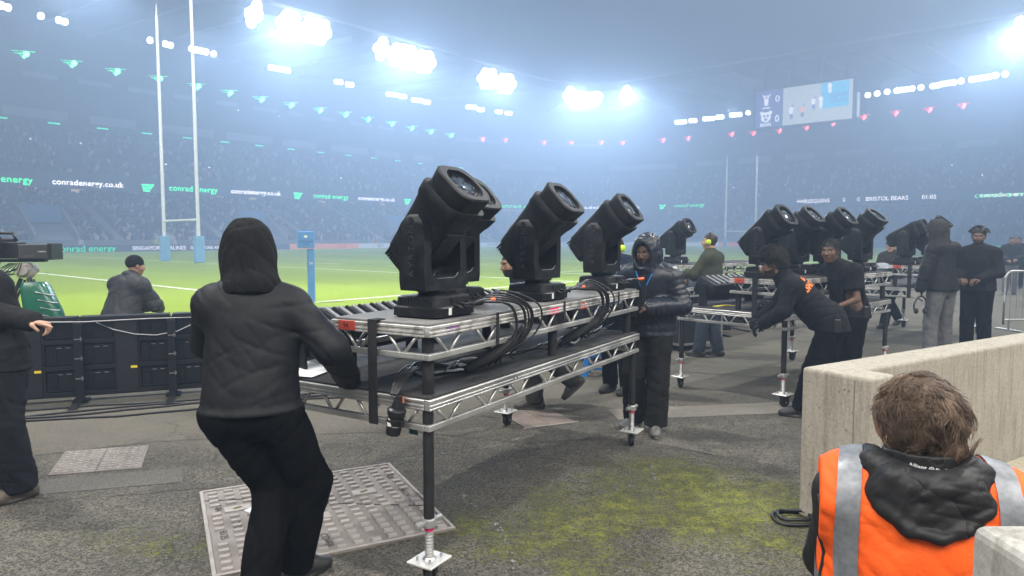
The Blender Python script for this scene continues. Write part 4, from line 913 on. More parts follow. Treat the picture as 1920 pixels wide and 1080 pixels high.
# batten lights on the lower decks
def batten(T, x, y, label, L=.95):
    root = empty('batten_light', (0, 0, 0), 0, label, 'batten light', 'batten lights on the lower decks'); root.matrix_world = T @ Matrix.Translation((x, y, ZT))
    q = MB(); a = R(25); A1 = Vector((0, math.cos(a), math.sin(a))); A2 = Vector((0, -math.sin(a), math.cos(a))); q.loft([rrect((xx, 0, .20), A1, A2, h1, h2, .03, 2) for xx, h1, h2 in ((-L / 2, .105, .085), (-L / 2 + .01, .12, .10), (L / 2 - .01, .12, .10), (L / 2, .105, .085))]); b = q.build('body', shell, root, smooth=35)
    for i in range(16): q = MB(); q.box(Vector((-L / 2 + .06 + i * (L - .12) / 15, 0, .20)) + A2 * .104, (.018, .19, .012), (X_, A1, A2)); q.build('cooling_fin', edge if i % 2 else shell, b)
    for sg in (-1, 1): q = MB(); q.prism([(-.05, 0), (.05, 0), (.035, .24), (0, .27), (-.035, .24)], -.012, .012); q.xf(Matrix.Translation((sg * (L / 2 + .02), 0, 0)) @ Matrix(((0, 0, 1, 0), (1, 0, 0, 0), (0, 1, 0, 0), (0, 0, 0, 1)))); yk = q.build('yoke_plate', shell, root, bevel=.004, seg=1)
batten(TA, .62, 1.02, 'black batten light with cooling fins on the nearest deck beside the hooded man')
batten(TA, 1.85, 1.02, 'black batten light on the lower deck behind the middle moving light')
batten(TB, .58, 1.00, 'black batten light at the left end of the second deck')
batten(TB, 1.85, 1.00, 'black batten light farther back on the second deck')
batten(TC, .60, 1.00, 'black batten light on the farthest deck')

# ------------------------------------------------------------------ cables on the decks
cab2 = mat('cable_sheath', (.012, .012, .013), (.022, .022, .024), rough=.4, scale=30); cabw = mat('cable_grey', (.30, .30, .31), rough=.45); orange = mat('orange_plug', (.75, .13, .03), rough=.5)
def cable(T, pts, r, m, label, wig=.0, seed=0, sub=6):
    rd = random.Random(seed); P = [Vector(p) for p in pts]; out = []
    for i in range(len(P) - 1):
        p0, p1, p2, p3 = P[max(i - 1, 0)], P[i], P[i + 1], P[min(i + 2, len(P) - 1)]
        for j in range(sub):
            t = j / sub; out.append(.5 * ((2 * p1) + (p2 - p0) * t + (2 * p0 - 5 * p1 + 4 * p2 - p3) * t * t + (3 * p1 - p0 - 3 * p2 + p3) * t ** 3))
    out.append(P[-1]); out = [p + Vector((rd.uniform(-wig, wig), rd.uniform(-wig, wig), rd.uniform(0, wig))) for p in out]
    q = MB(); q.tube([T @ p for p in out], r, 6); o = q.build('cable', m, smooth=True); return tag(o, label, 'cable', 'cables on the decks')
rd = random.Random(21)
for fi, x0 in enumerate((.30, 1.41, 2.47)):
    wh = ('nearest moving light', 'middle moving light', 'moving light at the far end of the nearest deck')[fi]
    for i in range(6):
        x = x0 - .02 + .03 * i; xe = x0 + .42 + .035 * i if fi < 2 else x0 + .26 + .02 * i; m = cab2; xe += rd.uniform(-.05, .05)
        if fi == 2: pts = [(x, -.01 - .03 * (i % 2), UZT + .075), (x + .10, -.05, UZT + .085), (xe - .03, -.06, UZT + .04), (xe, -.05, UZT - .10), (xe - .03, .06, UZB - .06), (xe - .18, .2, ZT + .03)]
        else: pts = [(x, -.01 - .03 * (i % 2), UZT + .07), (x + .14, -.06, UZT + .075 + .01 * i), (xe - .08, -.085 - .006 * i, UZT + .045), (xe, -.085 - .006 * i, UZT - .05), (xe - .02, -.07, UZT - .16), (xe - .12, .02, UZB - .08), (xe - .22 + .05 * i, .10, ZT + .03)]
        cable(TA, pts, .0085 if i < 2 else .006, m, 'black cable plugged into the ' + wh, seed=i)
    for i in range(2):
        q = MB(); p0 = TA @ Vector((x0 + .14 + i * .05, -.055, UZT + .08)); p1 = TA @ Vector((x0 + .19 + i * .05, -.065, UZT + .082)); q.cyl(p0, p1, .012, n=10); tag(q.build('cable_plug', orange, smooth=40), 'orange plug by the ' + wh, 'plug', 'orange cable plugs')
    # taped bundle hanging down to the lower deck
    if fi < 2:
        pts = [TA @ Vector(p) for p in ((x0 + .47, -.08, UZT - .10), (x0 + .40, -.05, UZB), (x0 + .28, .03, ZT + .10), (x0 + .16, .10, ZT + .04))]
        q = MB(); q.tube(pts, [.020, .030, .032, .024], 10); tag(q.build('cable_bundle', strapm, smooth=True), 'taped black cable bundle hanging below the ' + wh, 'cable bundle')
for i in range(9):   # the plaited bundle along the lower deck
    ph = i * 2.1; pts = []
    for j in range(26):
        x = .42 + j * .085; a = ph + j * .62; env = .035 + .025 * math.sin(j * .45 + 1)
        pts.append((x, .16 + .05 * math.sin(j * .3) + env * math.cos(a), ZT + .025 + abs(env * .8 * math.sin(a))))
    cable(TA, pts, .0075, cab2 if i % 3 else cabw, 'cable in the plaited bundle along the lower deck', seed=i, sub=2)
for i in range(5):   # tail to the big connector at the near end
    pts = [(.55, .20 + .02 * i, ZT + .03), (.30, .25 + .02 * i, ZT + .05 + .02 * (i % 3)), (.12, .17 + .02 * i, ZT + .09), (.0, .14 + .015 * i, ZT + .06), (-.075, .135 + .008 * i, ZT + .0)]
    cable(TA, pts, .0065, cab2, 'cable leading to the hanging multi-pin connector', seed=i)
cn = empty('cable_connector', TA @ Vector((-.085, .15, ZT - .19)), R(58.7), 'black round multi-pin connector hanging at the near corner of the deck', 'connector')
q = MB(); q.lathe([(.020, 0), (.036, .004), (.038, .05), (.034, .055), (.034, .06), (.042, .065), (.042, .085), (.034, .09), (.034, .10), (.044, .104), (.046, .13), (.040, .136), (.030, .14), (.024, .17), (.016, .20)], (0, 0, 0), (X_, Vector((0, .97, .22)), Vector((.0, -.22, .97))), 20); q.build('shell', mat('connector_black', (.012, .012, .013), rough=.35), cn, smooth=30)
q = MB(); q.box((-.036, -.012, .06), (.012, .022, .022)); q.build('white_dot', stick, cn, bevel=.004)
cn2 = empty('cable_plug', TA @ Vector((-.075, .09, ZT - .10)), R(58.7), 'small black plug with an orange collar beside the round connector', 'plug')
q = MB(); q.cyl((0, 0, 0), (0, .01, .07), .010, n=10); q.build('plug_body', cab2, cn2, smooth=40); q = MB(); q.cyl((0, .01, .07), (0, .014, .10), .012, n=10); q.build('collar', orange, cn2, smooth=40)
# white paper sheets lying on the lower deck
pap = mat('paper', (.75, .75, .74), rough=.7)
for x, y, a, lab in ((.12, .95, .3, 'white sheet lying on the lower deck by the hooded man'), (.55, .35, -.5, 'crumpled white sheet under the nearest moving light')):
    q = MB(); vs = []; n = 6
    for i in range(n):
        for j in range(n): vs.append((-.17 + .34 * i / 5, -.12 + .24 * j / 5, .004 + .012 * rd.random() * (i + j) / 6))
    q.add(vs, [(i * n + j, (i + 1) * n + j, (i + 1) * n + j + 1, i * n + j + 1) for i in range(n - 1) for j in range(n - 1)]); o = q.build('paper_sheet', pap, smooth=True); o.matrix_world = TA @ Matrix.Translation((x, y, ZT + .004)) @ Matrix.Rotation(a, 4, 'Z'); tag(o, lab, 'paper')
for i in range(7):
    cable(TB, [(.15 + .1 * i, .35 + .03 * i, ZT + .02), (.4 + .12 * i, .55, ZT + .03 + .02 * (i % 3)), (.8 + .1 * i, .35, ZT + .02), (1.3, .45 + .02 * i, ZT + .03)], .008, cab2, 'black cable heaped on the second deck', wig=.01, seed=i)
for i in range(3): cable(TB, [(.02, .78 + .03 * i, ZT + .012), (.10, .72, ZT + .03), (.25, .66 + .05 * i, ZT + .012)], .007, mat('yellow_plug', (.6, .5, .03), rough=.5), 'yellow cable end on the second deck', seed=i)
# ================================================================== people: bodies and clothes grown as smooth surfaces
def A3(p): return np.array(p, np.float32)
def smin(a, b, k):
    if k <= 0: return np.minimum(a, b)
    h = np.clip(.5 + .5 * (b - a) / k, 0, 1); return b + (a - b) * h - k * h * (1 - h)
class Field:
    def __init__(s, lo, hi, h):
        s.h = h; s.lo = A3(lo); s.n = np.ceil((A3(hi) - s.lo) / h).astype(int) + 1
        s.F = np.full(tuple(s.n), .25, np.float32)
        s.ax = [s.lo[i] + h * np.arange(s.n[i], dtype=np.float32) for i in range(3)]
    def sl(s, lo, hi, pad):
        a = np.clip(np.floor((A3(lo) - pad - s.lo) / s.h).astype(int), 0, s.n - 1); b = np.clip(np.ceil((A3(hi) + pad - s.lo) / s.h).astype(int) + 1, 1, s.n)
        return tuple(slice(int(a[i]), int(max(b[i], a[i] + 1))) for i in range(3))
    def pts(s, S_): return np.stack(np.meshgrid(s.ax[0][S_[0]], s.ax[1][S_[1]], s.ax[2][S_[2]], indexing='ij'), -1)
    def cone(s, a, b, ra, rb, k=.03, flat=None, quilt=None, sub=False):
        a, b = A3(a), A3(b); r = max(ra, rb) + (.012 if quilt else 0); S_ = s.sl(np.minimum(a, b) - r, np.maximum(a, b) + r, k + 3 * s.h); P = s.pts(S_)
        if flat is not None:
            n, sc = A3(flat[0]), flat[1]; P = P + ((P - a) @ n)[..., None] * n * (sc - 1); ab = (b - a) + n * float((b - a) @ n) * (sc - 1)
        else: ab = b - a
        L2 = float(ab @ ab) + 1e-9; t = np.clip(((P - a) @ ab) / L2, 0, 1)
        rad = ra + (rb - ra) * t
        if quilt: rad = rad + quilt[1] * np.sqrt(np.abs(np.sin(np.pi * (t * math.sqrt(L2) + quilt[2] if len(quilt) > 2 else t * math.sqrt(L2)) / quilt[0])))
        d = np.sqrt(((P - a - t[..., None] * ab) ** 2).sum(-1)) - rad
        if flat is not None: d = d / max(1, flat[1] ** .5)
        s.F[S_] = np.maximum(s.F[S_], -d) if sub else smin(s.F[S_], d, k)
        return s
    def ell(s, c, r, ax=None, k=.03, sub=False):
        c = A3(c); r = A3(r); m = float(r.max()); S_ = s.sl(c - m, c + m, k + 3 * s.h); P = s.pts(S_) - c
        if ax is not None: P = P @ np.stack([A3(v) for v in ax], 1)
        k0 = np.sqrt(((P / r) ** 2).sum(-1)); k1 = np.sqrt(((P / (r * r)) ** 2).sum(-1)) + 1e-6; d = k0 * (k0 - 1) / k1
        if sub:
            h = np.clip(.5 - .5 * (s.F[S_] + d) / max(k, 1e-4), 0, 1); s.F[S_] = s.F[S_] + (-d - s.F[S_]) * h + k * h * (1 - h)
        else: s.F[S_] = smin(s.F[S_], d, k)
        return s
    def cut(s, p, n):
        P = s.pts((slice(None),) * 3); s.F = np.maximum(s.F, ((P - A3(p)) @ A3(n)).astype(np.float32)); return s
    def wrinkle(s, fn):
        S_ = (slice(None),) * 3; s.F = s.F + fn(s.pts(S_)).astype(np.float32); return s
    def mesh(s):
        F = s.F; h = s.h; ins = F < 0; n = s.n
        c = np.zeros(tuple(n - 1), np.int8)
        for dx in (0, 1):
            for dy in (0, 1):
                for dz in (0, 1): c += ins[dx:n[0] - 1 + dx, dy:n[1] - 1 + dy, dz:n[2] - 1 + dz]
        act = (c > 0) & (c < 8); idx = np.full(tuple(n - 1), -1, np.int64); cells = np.argwhere(act)
        if len(cells) == 0: return np.zeros((0, 3)), np.zeros((0, 4), int)
        idx[act] = np.arange(len(cells)); acc = np.zeros((len(cells), 3)); cnt = np.zeros(len(cells))
        co = [(0, 0, 0), (1, 0, 0), (0, 1, 0), (1, 1, 0), (0, 0, 1), (1, 0, 1), (0, 1, 1), (1, 1, 1)]
        V = [F[cells[:, 0] + o[0], cells[:, 1] + o[1], cells[:, 2] + o[2]] for o in co]
        for i, j in ((0, 1), (2, 3), (4, 5), (6, 7), (0, 2), (1, 3), (4, 6), (5, 7), (0, 4), (1, 5), (2, 6), (3, 7)):
            a, b = V[i], V[j]; m = (a < 0) != (b < 0); t = np.where(m, a / np.where(m, a - b, 1), 0)
            p = A3(co[i]) + t[:, None] * (A3(co[j]) - A3(co[i])); acc += np.where(m[:, None], p, 0); cnt += m
        pos = s.lo + h * (cells + acc / np.maximum(cnt, 1)[:, None])
        Q = []
        for axx in range(3):
            o1, o2 = [(1, 2), (2, 0), (0, 1)][axx]
            sl0 = [slice(None)] * 3; sl1 = [slice(None)] * 3; sl0[axx] = slice(0, -1); sl1[axx] = slice(1, None)
            A_, B_ = ins[tuple(sl0)], ins[tuple(sl1)]; ed = np.argwhere(A_ != B_)
            ok = (ed[:, o1] > 0) & (ed[:, o2] > 0) & (ed[:, o1] < n[o1] - 1) & (ed[:, o2] < n[o2] - 1); ed = ed[ok]
            flip = A_[ed[:, 0], ed[:, 1], ed[:, 2]]
            def cell(d1, d2): e = ed.copy(); e[:, o1] += d1; e[:, o2] += d2; return idx[e[:, 0], e[:, 1], e[:, 2]]
            q = np.stack([cell(-1, -1), cell(0, -1), cell(0, 0), cell(-1, 0)], 1); q[~flip] = q[~flip][:, ::-1]; Q.append(q)
        return pos, np.concatenate(Q)
def np_mesh(name, parts, m, parent, col=None, smooth=True):
    """parts: list of (verts, quads) joined into one mesh; col: optional function verts -> rgb"""
    V = np.concatenate([p[0] for p in parts]); off = np.cumsum([0] + [len(p[0]) for p in parts]); Q = np.concatenate([p[1] + off[i] for i, p in enumerate(parts)])
    me = bpy.data.meshes.new(name); me.vertices.add(len(V)); me.vertices.foreach_set('co', V.astype(np.float32).ravel())
    me.loops.add(Q.size); me.loops.foreach_set('vertex_index', Q.astype(np.int32).ravel()); me.polygons.add(len(Q)); me.polygons.foreach_set('loop_start', np.arange(0, Q.size, 4, dtype=np.int32)); me.update(calc_edges=True)
    if col is not None:
        C = np.ones((len(V), 4), np.float32); C[:, :3] = col(V); a = me.color_attributes.new('Col', 'FLOAT_COLOR', 'POINT'); a.data.foreach_set('color', C.ravel())
    return link(name, me, m, parent, smooth=smooth)
def folds(seed, amp, freq, stretch=(1, 1, .5)):
    r = np.random.default_rng(seed); a = r.normal(size=(4, 3)) * A3(stretch); a /= np.linalg.norm(a, axis=1)[:, None]; ph = r.uniform(0, 6, 4)
    a = a.astype(np.float32)
    def fn(P, w=1.0):
        q = P * freq; v1 = np.sin(q @ a[0] + 1.6 * np.sin(q @ a[1] * .6 + ph[1]) + ph[0]); v2 = np.sin(q @ a[2] * 1.7 + 1.3 * np.sin(q @ a[3] * .8 + ph[3]) + ph[2])
        c1 = (1 - np.abs(v1)) ** 3; c2 = (1 - np.abs(v2)) ** 3
        return amp * w * (.75 * c1 + .45 * c2 - .22 + .25 * v2)
    return fn
def unit(v): v = A3(v); return v / (np.linalg.norm(v) + 1e-9)
def body_frame(J):
    up = unit(A3(J['neck']) - A3(J['pelvis'])); rt = unit(A3(J['rsh']) - A3(J['lsh'])); rt = unit(rt - up * (rt @ up)); return rt, unit(np.cross(up, rt)), up
def hip_frame(J):
    rt = unit(A3(J['rhip']) - A3(J['lhip'])); up = unit(A3((0, 0, 1)) - rt * rt[2]); return rt, unit(np.cross(up, rt)), up
def bounds(pts, pad): P = np.array(pts, np.float32); return P.min(0) - pad, P.max(0) + pad
STAND = dict(pelvis=(0, 0, .97), chest=(0, .01, 1.30), neck=(0, 0, 1.48), head=(0, .03, 1.63), lsh=(-.185, 0, 1.43), rsh=(.185, 0, 1.43), lel=(-.24, -.02, 1.14), rel=(.24, -.02, 1.14), lwr=(-.25, .05, .90), rwr=(.25, .05, .90),
             lhip=(-.09, 0, .93), rhip=(.09, 0, .93), lkn=(-.10, .03, .50), rkn=(.10, .03, .50), lan=(-.11, -.02, .085), ran=(.11, -.02, .085))
def torso(f, J, o=0.0, k=.05, quilt=None, belly=0.0, slim=1.0, box=0.0):
    rt, fw, up = body_frame(J); hr, hf, hu = hip_frame(J); pel, ch, nk = A3(J['pelvis']), A3(J['chest']), A3(J['neck']); waist = pel * .5 + ch * .5
    f.cone(pel - hu * .02, waist, (.165 + o) * slim, (.150 + o + belly) * slim, k, (fw, 1.45), quilt); f.cone(waist, ch, (.150 + o + belly) * slim, (.168 + o) * slim, k, (fw, 1.5), quilt)
    if box: f.cone(pel, ch + up * .02, box, box * .98, .04, (fw, 1.42), quilt)
    f.cone(A3(J['lsh']) + rt * .03 - up * .012, A3(J['rsh']) - rt * .03 - up * .012, .062 + o * .8, .062 + o * .8, .07); f.cone(ch, nk - up * .03, .12 + o, .06 + o * .6, .06, (fw, 1.3))
    for sd in 'lr': f.cone(nk - up * .015, A3(J[sd + 'sh']) - up * .015, .058 + o * .5, .050 + o * .7, .05)
def arm(f, J, sd, o=0.0, k=.035, quilt=None, to=1.0, r=(.056, .046, .044, .031)):
    s_, e_, w_ = A3(J[sd + 'sh']), A3(J[sd + 'el']), A3(J[sd + 'wr']); f.cone(s_ * .93 + e_ * .07, e_, r[0] - .006 + o * .8, r[1] + o, k, None, quilt)
    if to > 0: f.cone(e_, e_ + (w_ - e_) * to, r[2] + o, r[3] + o, .02, None, quilt)
def legs_(f, J, o=0.0, k=.03, flare=0.0):
    hr, hf, hu = hip_frame(J); pel = A3(J['pelvis'])
    f.cone(A3(J['lhip']) + A3((0, 0, .02)), A3(J['rhip']) + A3((0, 0, .02)), .098 + o * .45, .098 + o * .45, .05); f.ell(pel - hf * .022 - hu * .05, (.145 + o * .6, .105 + o * .6, .13), (hr, hf, hu), .06)
    for sd in 'lr':
        h_, n_, a_ = A3(J[sd + 'hip']), A3(J[sd + 'kn']), A3(J[sd + 'an']); f.cone(h_, n_, .088 + o, .056 + o, .035); f.cone(n_, a_, .054 + o + flare * .3, .036 + o + flare, .02)
def head_frame(J, yaw=0, pitch=0, roll=0, base=None):
    rt, fw, up = body_frame(J) if base is None else base; up = A3((0, 0, 1)); fw = unit(fw - up * fw[2]); rt = np.cross(fw, up)
    M = Matrix.Rotation(yaw, 3, 'Z') @ Matrix.Rotation(pitch, 3, 'X') @ Matrix.Rotation(roll, 3, 'Y'); B = np.stack([rt, fw, up], 1)
    B = B @ np.array(M, np.float32); return B[:, 0], B[:, 1], B[:, 2]
def head_field(J, hf, h=.0065, s=1.0, longneck=0):
    c = A3(J['head']); x, y, z = hf
    def p(a, b, d): return c + (x * a + y * b + z * d) * s
    f = Field(c - .2 * s, c + .19 * s, h); ax = hf
    f.ell(p(0, -.014, .034), A3((.077, .098, .090)) * s, ax, .02); f.ell(p(0, .030, -.030), A3((.060, .062, .088)) * s, ax, .03); f.ell(p(0, .052, -.096), A3((.032, .030, .024)) * s, ax, .03)
    f.cone(p(-.034, .080, .022), p(.034, .080, .022), .013 * s, .013 * s, .02); f.ell(p(.030, .100, .004), A3((.016, .018, .012)) * s, ax, .012, sub=True); f.ell(p(-.030, .100, .004), A3((.016, .018, .012)) * s, ax, .012, sub=True)
    f.cone(p(0, .088, .012), p(0, .110, -.030), .008 * s, .0125 * s, .012); f.cone(p(-.012, .095, -.034), p(.012, .095, -.034), .009 * s, .009 * s, .01)
    f.cone(p(-.020, .086, -.062), p(.020, .086, -.062), .009 * s, .009 * s, .012); f.ell(p(0, .105, -.062), A3((.03, .014, .002)) * s, ax, .004, sub=True)
    f.ell(p(.045, .05, -.03), A3((.022, .03, .03)) * s, ax, .03); f.ell(p(-.045, .05, -.03), A3((.022, .03, .03)) * s, ax, .03)
    for sg in (-1, 1): f.ell(p(sg * .079, -.008, -.002), A3((.010, .021, .033)) * s, ax, .008)
    f.cone(p(0, -.020, -.05), A3(J['neck']) - A3((0, 0, .03)), .056, .062, .03)
    return f
def head_color(J, hf, skin, hair=None, beard=None, lips=None, s=1.0, line=.055, low=-.03):
    c = A3(J['head']); B = np.stack(hf, 1); skin = A3(skin)
    def col(V):
        L = (V.astype(np.float32) - c) @ B / s; C = np.tile(skin, (len(V), 1)); n = .5 + .5 * np.sin(L[:, 0] * 300) * np.sin(L[:, 1] * 270 + 1) * np.sin(L[:, 2] * 330)
        C *= (.93 + .1 * n)[:, None]
        lp = (np.abs(L[:, 2] + .062) < .010) & (L[:, 1] > .078) & (np.abs(L[:, 0]) < .026); C[lp] = lips if lips is not None else skin * A3((.72, .52, .5))
        br = (np.abs(L[:, 2] - .027) < .006) & (L[:, 1] > .065) & (np.abs(np.abs(L[:, 0]) - .032) < .020); C[br] = A3((.02, .015, .012))
        for sg in (-1, 1):
            d = np.sqrt((L[:, 0] - sg * .030) ** 2 + (1.5 * (L[:, 2] - .004)) ** 2); e = (d < .0125) & (L[:, 1] > .05); C[e] = A3((.42, .38, .35)); e = (d < .0068) & (L[:, 1] > .05); C[e] = A3((.012, .009, .008))
        if beard is not None: b = (L[:, 2] < -.045) & (L[:, 1] > -.0) & ~lp & (L[:, 2] > -.135) & (np.sqrt((L[:, 0]) ** 2 + (L[:, 2] + .045) ** 2) > .02); C[b] = beard
        if hair is not None: hr = (L[:, 2] > line - np.clip(-(L[:, 1] - .05), 0, .10) * .95 + .0) & (L[:, 1] < .09) | ((L[:, 1] < -.03) & (L[:, 2] > low - .03)); C[hr] = hair
        return C
    return col
def hand_parts(w, d, n, l, curl=.8, s=1.0, h=.0046, spread=.0, point=False):
    """w wrist, d direction to knuckles, n palm normal (fingers curl towards it), l direction of the thumb"""
    w = A3(w); d = unit(d); n = unit(A3(n) - d * float(A3(n) @ d)); l0 = np.cross(d, n); l = l0 if float(l0 @ A3(l)) > 0 else -l0
    P = lambda a, b, c: w + (d * a + n * b + l * c) * s
    f = Field(w - .21 * s, w + .21 * s, h); f.ell(P(.055, 0, 0), A3((.048, .016, .040)) * s, (d, n, l), .015); f.cone(P(-.05, 0, 0), P(.02, 0, 0), .027 * s, .026 * s, .02, (n, 1.25)); f.cone(P(.085, .0, -.028), P(.088, 0, .028), .013 * s, .014 * s, .015)
    for i, (off, ln) in enumerate(((.030, .072), (.010, .080), (-.011, .074), (-.030, .058))):
        c = curl
        if point and i == 0: c = .06
        a1 = c * .75; a2 = c * 1.75; a3 = c * 2.4
        b = A3((.090 - .004 * abs(i - 1), .0, off)); v1 = A3((math.cos(a1), math.sin(a1), off * spread * 4)); v2 = A3((math.cos(a2), math.sin(a2), 0)); v3 = A3((math.cos(a3), math.sin(a3), 0))
        p1 = b + v1 * ln * .45; p2 = p1 + v2 * ln * .32; p3 = p2 + v3 * ln * .24
        f.cone(P(*b), P(*p1), .0098 * s, .0090 * s, .006); f.cone(P(*p1), P(*p2), .0090 * s, .0082 * s, .004); f.cone(P(*p2), P(*p3), .0082 * s, .0068 * s, .004)
    t0, t1, t2 = (.022, .006, .030), (.055, .018, .052), (.085, .030 + .012 * curl, .048 - .012 * curl)
    f.cone(P(*t0), P(*t1), .014 * s, .011 * s, .010); f.cone(P(*t1), P(*t2), .011 * s, .0085 * s, .005)
    return f.mesh()
skinm = mat('skin', (1, 1, 1), rough=.52, attr='Col', spec=.4); clothes = {}
def cloth(name, c, c2=None, rough=.85, bump=.12, bs=220, sheen=.0, scale=7, spec=.12, crease=.38):
    key = 'cloth_' + name
    if key in MATS: return MATS[key]
    m = mat(key, c, c2 or tuple(x * 1.35 + .002 for x in c), rough=rough, scale=scale, bump=bump, bscale=bs, sheen=sheen, spec=spec)
    nt = m.node_tree; L = nt.links; N = nt.nodes.new; tc = N('ShaderNodeTexCoord'); n = N('ShaderNodeTexNoise'); n.inputs['Scale'].default_value = 4.2; n.inputs['Detail'].default_value = 1.5; n.inputs['Distortion'].default_value = .5
    mp = N('ShaderNodeMapping'); mp.inputs['Rotation'].default_value = (.5, .4, .3); mp.inputs['Scale'].default_value = (1.5, 1.5, .75); L.new(tc.outputs['Object'], mp.inputs['Vector']); L.new(mp.outputs[0], n.inputs['Vector'])
    s = N('ShaderNodeMath'); s.operation = 'SUBTRACT'; s.inputs[1].default_value = .5; L.new(n.outputs['Fac'], s.inputs[0]); a = N('ShaderNodeMath'); a.operation = 'ABSOLUTE'; L.new(s.outputs[0], a.inputs[0]); pw = N('ShaderNodeMath'); pw.operation = 'POWER'; pw.inputs[1].default_value = .6; L.new(a.outputs[0], pw.inputs[0])
    bp = N('ShaderNodeBump'); bp.inputs['Strength'].default_value = crease; bp.inputs['Distance'].default_value = .05; L.new(pw.outputs[0], bp.inputs['Height'])
    old = [x for x in nt.nodes if x.type == 'BUMP' and x is not bp]
    if old: L.new(bp.outputs[0], old[0].inputs['Normal'])
    else: L.new(bp.outputs[0], nt.nodes['Principled BSDF'].inputs['Normal'])
    return m
shoem = mat('shoe_leather', (1, 1, 1), rough=.55, attr='Col')
def shoe(J, sd, root, fdir, col, sole, pitch=0.0, h=.007):
    a = A3(J[sd + 'an']); f = unit(A3((fdir[0], fdir[1], 0))); z = A3((0, 0, 1)); r = np.cross(f, z); c_, s_ = math.cos(pitch), math.sin(pitch); f2 = f * c_ - z * s_; z2 = f * s_ + z * c_; g = a - z2 * .085
    F = Field(g - .27, g + .30, h); p = lambda x, y, zz: g + f2 * x + r * y + z2 * zz
    F.cone(p(-.055, 0, .048), p(.10, .004, .042), .047, .046, .03, (z2, 1.05)); F.ell(p(.135, .004, .034), (.075, .047, .036), (f2, r, z2), .02); F.cone(p(-.03, 0, .06), p(-.02, 0, .125), .046, .043, .03); F.cone(p(.02, 0, .085), p(.10, 0, .06), .034, .030, .03)
    F.ell(p(.055, .002, .012), (.155, .050, .020), (f2, r, z2), .006); F.cut(p(0, 0, 0.001), -z2)
    V = F.mesh(); B = np.stack([f2, r, z2], 1)
    def col_(P):
        L = (P.astype(np.float32) - g) @ B; C = np.tile(A3(col), (len(P), 1)); C[L[:, 2] < .026] = sole; lace = (L[:, 0] > .0) & (L[:, 0] < .10) & (L[:, 2] > .07) & (np.sin(L[:, 0] * 260) > .55); C[lace] = A3(col) * .35 + .01; return C
    return np_mesh('shoe', [V], shoem, root, col_)
def make_person(label, loc, rz, J0, top, trousers, head, shoes=((.02, .02, .02), (.03, .03, .03)), hands=('skin', 'skin'), feet=None, vox=.014, group=None, curls=(.7, .7), palms=None, seed=1, point=None, scale=1.0):
    J = dict(STAND); J.update(J0); J = {k: tuple(scale * c for c in v) for k, v in J.items()}
    root = empty('person', loc, rz, label, 'person', group)
    rt, fw, up = body_frame(J); hf = head_frame(J, *head.get('look', (0, 0, 0))); skin = head['skin']
    allp = list(J.values())
    # body: one skin with head and hands
    lo, hi = bounds(allp, .17); f = Field(lo, hi, max(vox, .016)); torso(f, J, -.012); [arm(f, J, s_, -.010) for s_ in 'lr']; legs_(f, J, -.012); f.cut(A3(J['neck']) + up * .03, up); parts = [f.mesh()]
    parts.append(head_field(J, hf, head.get('h', .0065), head.get('s', 1.0)).mesh())
    nb = []
    for i, sd in enumerate('lr'):
        if hands[i] is None: continue
        w = A3(J[sd + 'wr']); d = unit(w - A3(J[sd + 'el'])); n = A3((0, 0, -1)); l = fw
        if palms and palms[i] is not None: n = A3(palms[i][0]); l = A3(palms[i][1]); d = unit(d + (A3(palms[i][2]) if len(palms[i]) > 2 else 0))
        hm = hand_parts(w, d, n, l, curls[i], 1.06 * scale if hands[i] == 'skin' else 1.14 * scale, .0046 if vox < .013 else .0058, point=(point == sd))
        if hands[i] == 'skin': parts.append(hm)
        else: np_mesh('glove', [hm], cloth(*hands[i]), root)
    np_mesh('body', parts, skinm, root, head_color(J, hf, skin, head.get('hair'), head.get('beard'), s=head.get('s', 1.0), line=head.get('line', .055)))
    # trousers
    tp = [J[k] for k in ('pelvis', 'lhip', 'rhip', 'lkn', 'rkn', 'lan', 'ran')]; lo, hi = bounds(tp, .24); f = Field(lo, hi, vox); legs_(f, J, trousers.get('o', .022), flare=trousers.get('flare', .018)); hr, hfw, hup = hip_frame(J)
    f.cone(A3(J['pelvis']), A3(J['pelvis']) + hup * .06, .155, .150, .04, (hfw, 1.4))
    fd = folds(seed + 3, trousers.get('amp', .006), trousers.get('freq', 42), (1, 1, 1.6)); f.wrinkle(lambda P: fd(P))
    f.cut(A3(J['pelvis']) - hup * (top.get('hem', .07) - .014), hup)
    for sd in 'lr': a = A3(J[sd + 'an']); n = unit(a - A3(J[sd + 'kn'])); S_ = f.sl(a - .16, a + .16, 0); P = f.pts(S_); f.F[S_] = np.maximum(f.F[S_], np.where(np.linalg.norm(P - a, axis=-1) < .15, (P - a - n * .012) @ n, -1))
    np_mesh('trousers', [f.mesh()], cloth(*trousers['mat']), root)
    # shoes
    for sd in 'lr':
        ft = (feet or {}).get(sd, (0, 1, 0)); shoe(J, sd, root, ft, shoes[0], shoes[1], ft[2] if len(ft) > 2 else 0.0, h=.007 if vox < .013 else .009)
    # jacket or shirt
    o = top.get('o', .028); q = top.get('quilt'); tp = [J[k] for k in ('pelvis', 'chest', 'neck', 'lsh', 'rsh', 'lel', 'rel', 'lwr', 'rwr')]; lo, hi = bounds(tp, .23); f = Field(lo, hi, vox)
    torso(f, J, o, .05, q, top.get('belly', 0.0), box=top.get('box', .185 + o * .5)); sl = top.get('sleeve', (1, 1))
    hem = A3(J['pelvis']) - hup * top.get('hem', .07); f.cone(A3(J['pelvis']), hem - hup * .04, .178 + o, .190 + o + top.get('flare', .0), .04, (hfw, 1.36), q)
    if top.get('collar', True): f.cone(A3(J['neck']) - up * .02, A3(J['neck']) + up * top.get('collar_h', .035), .078, .068, .02)
    Wv = None
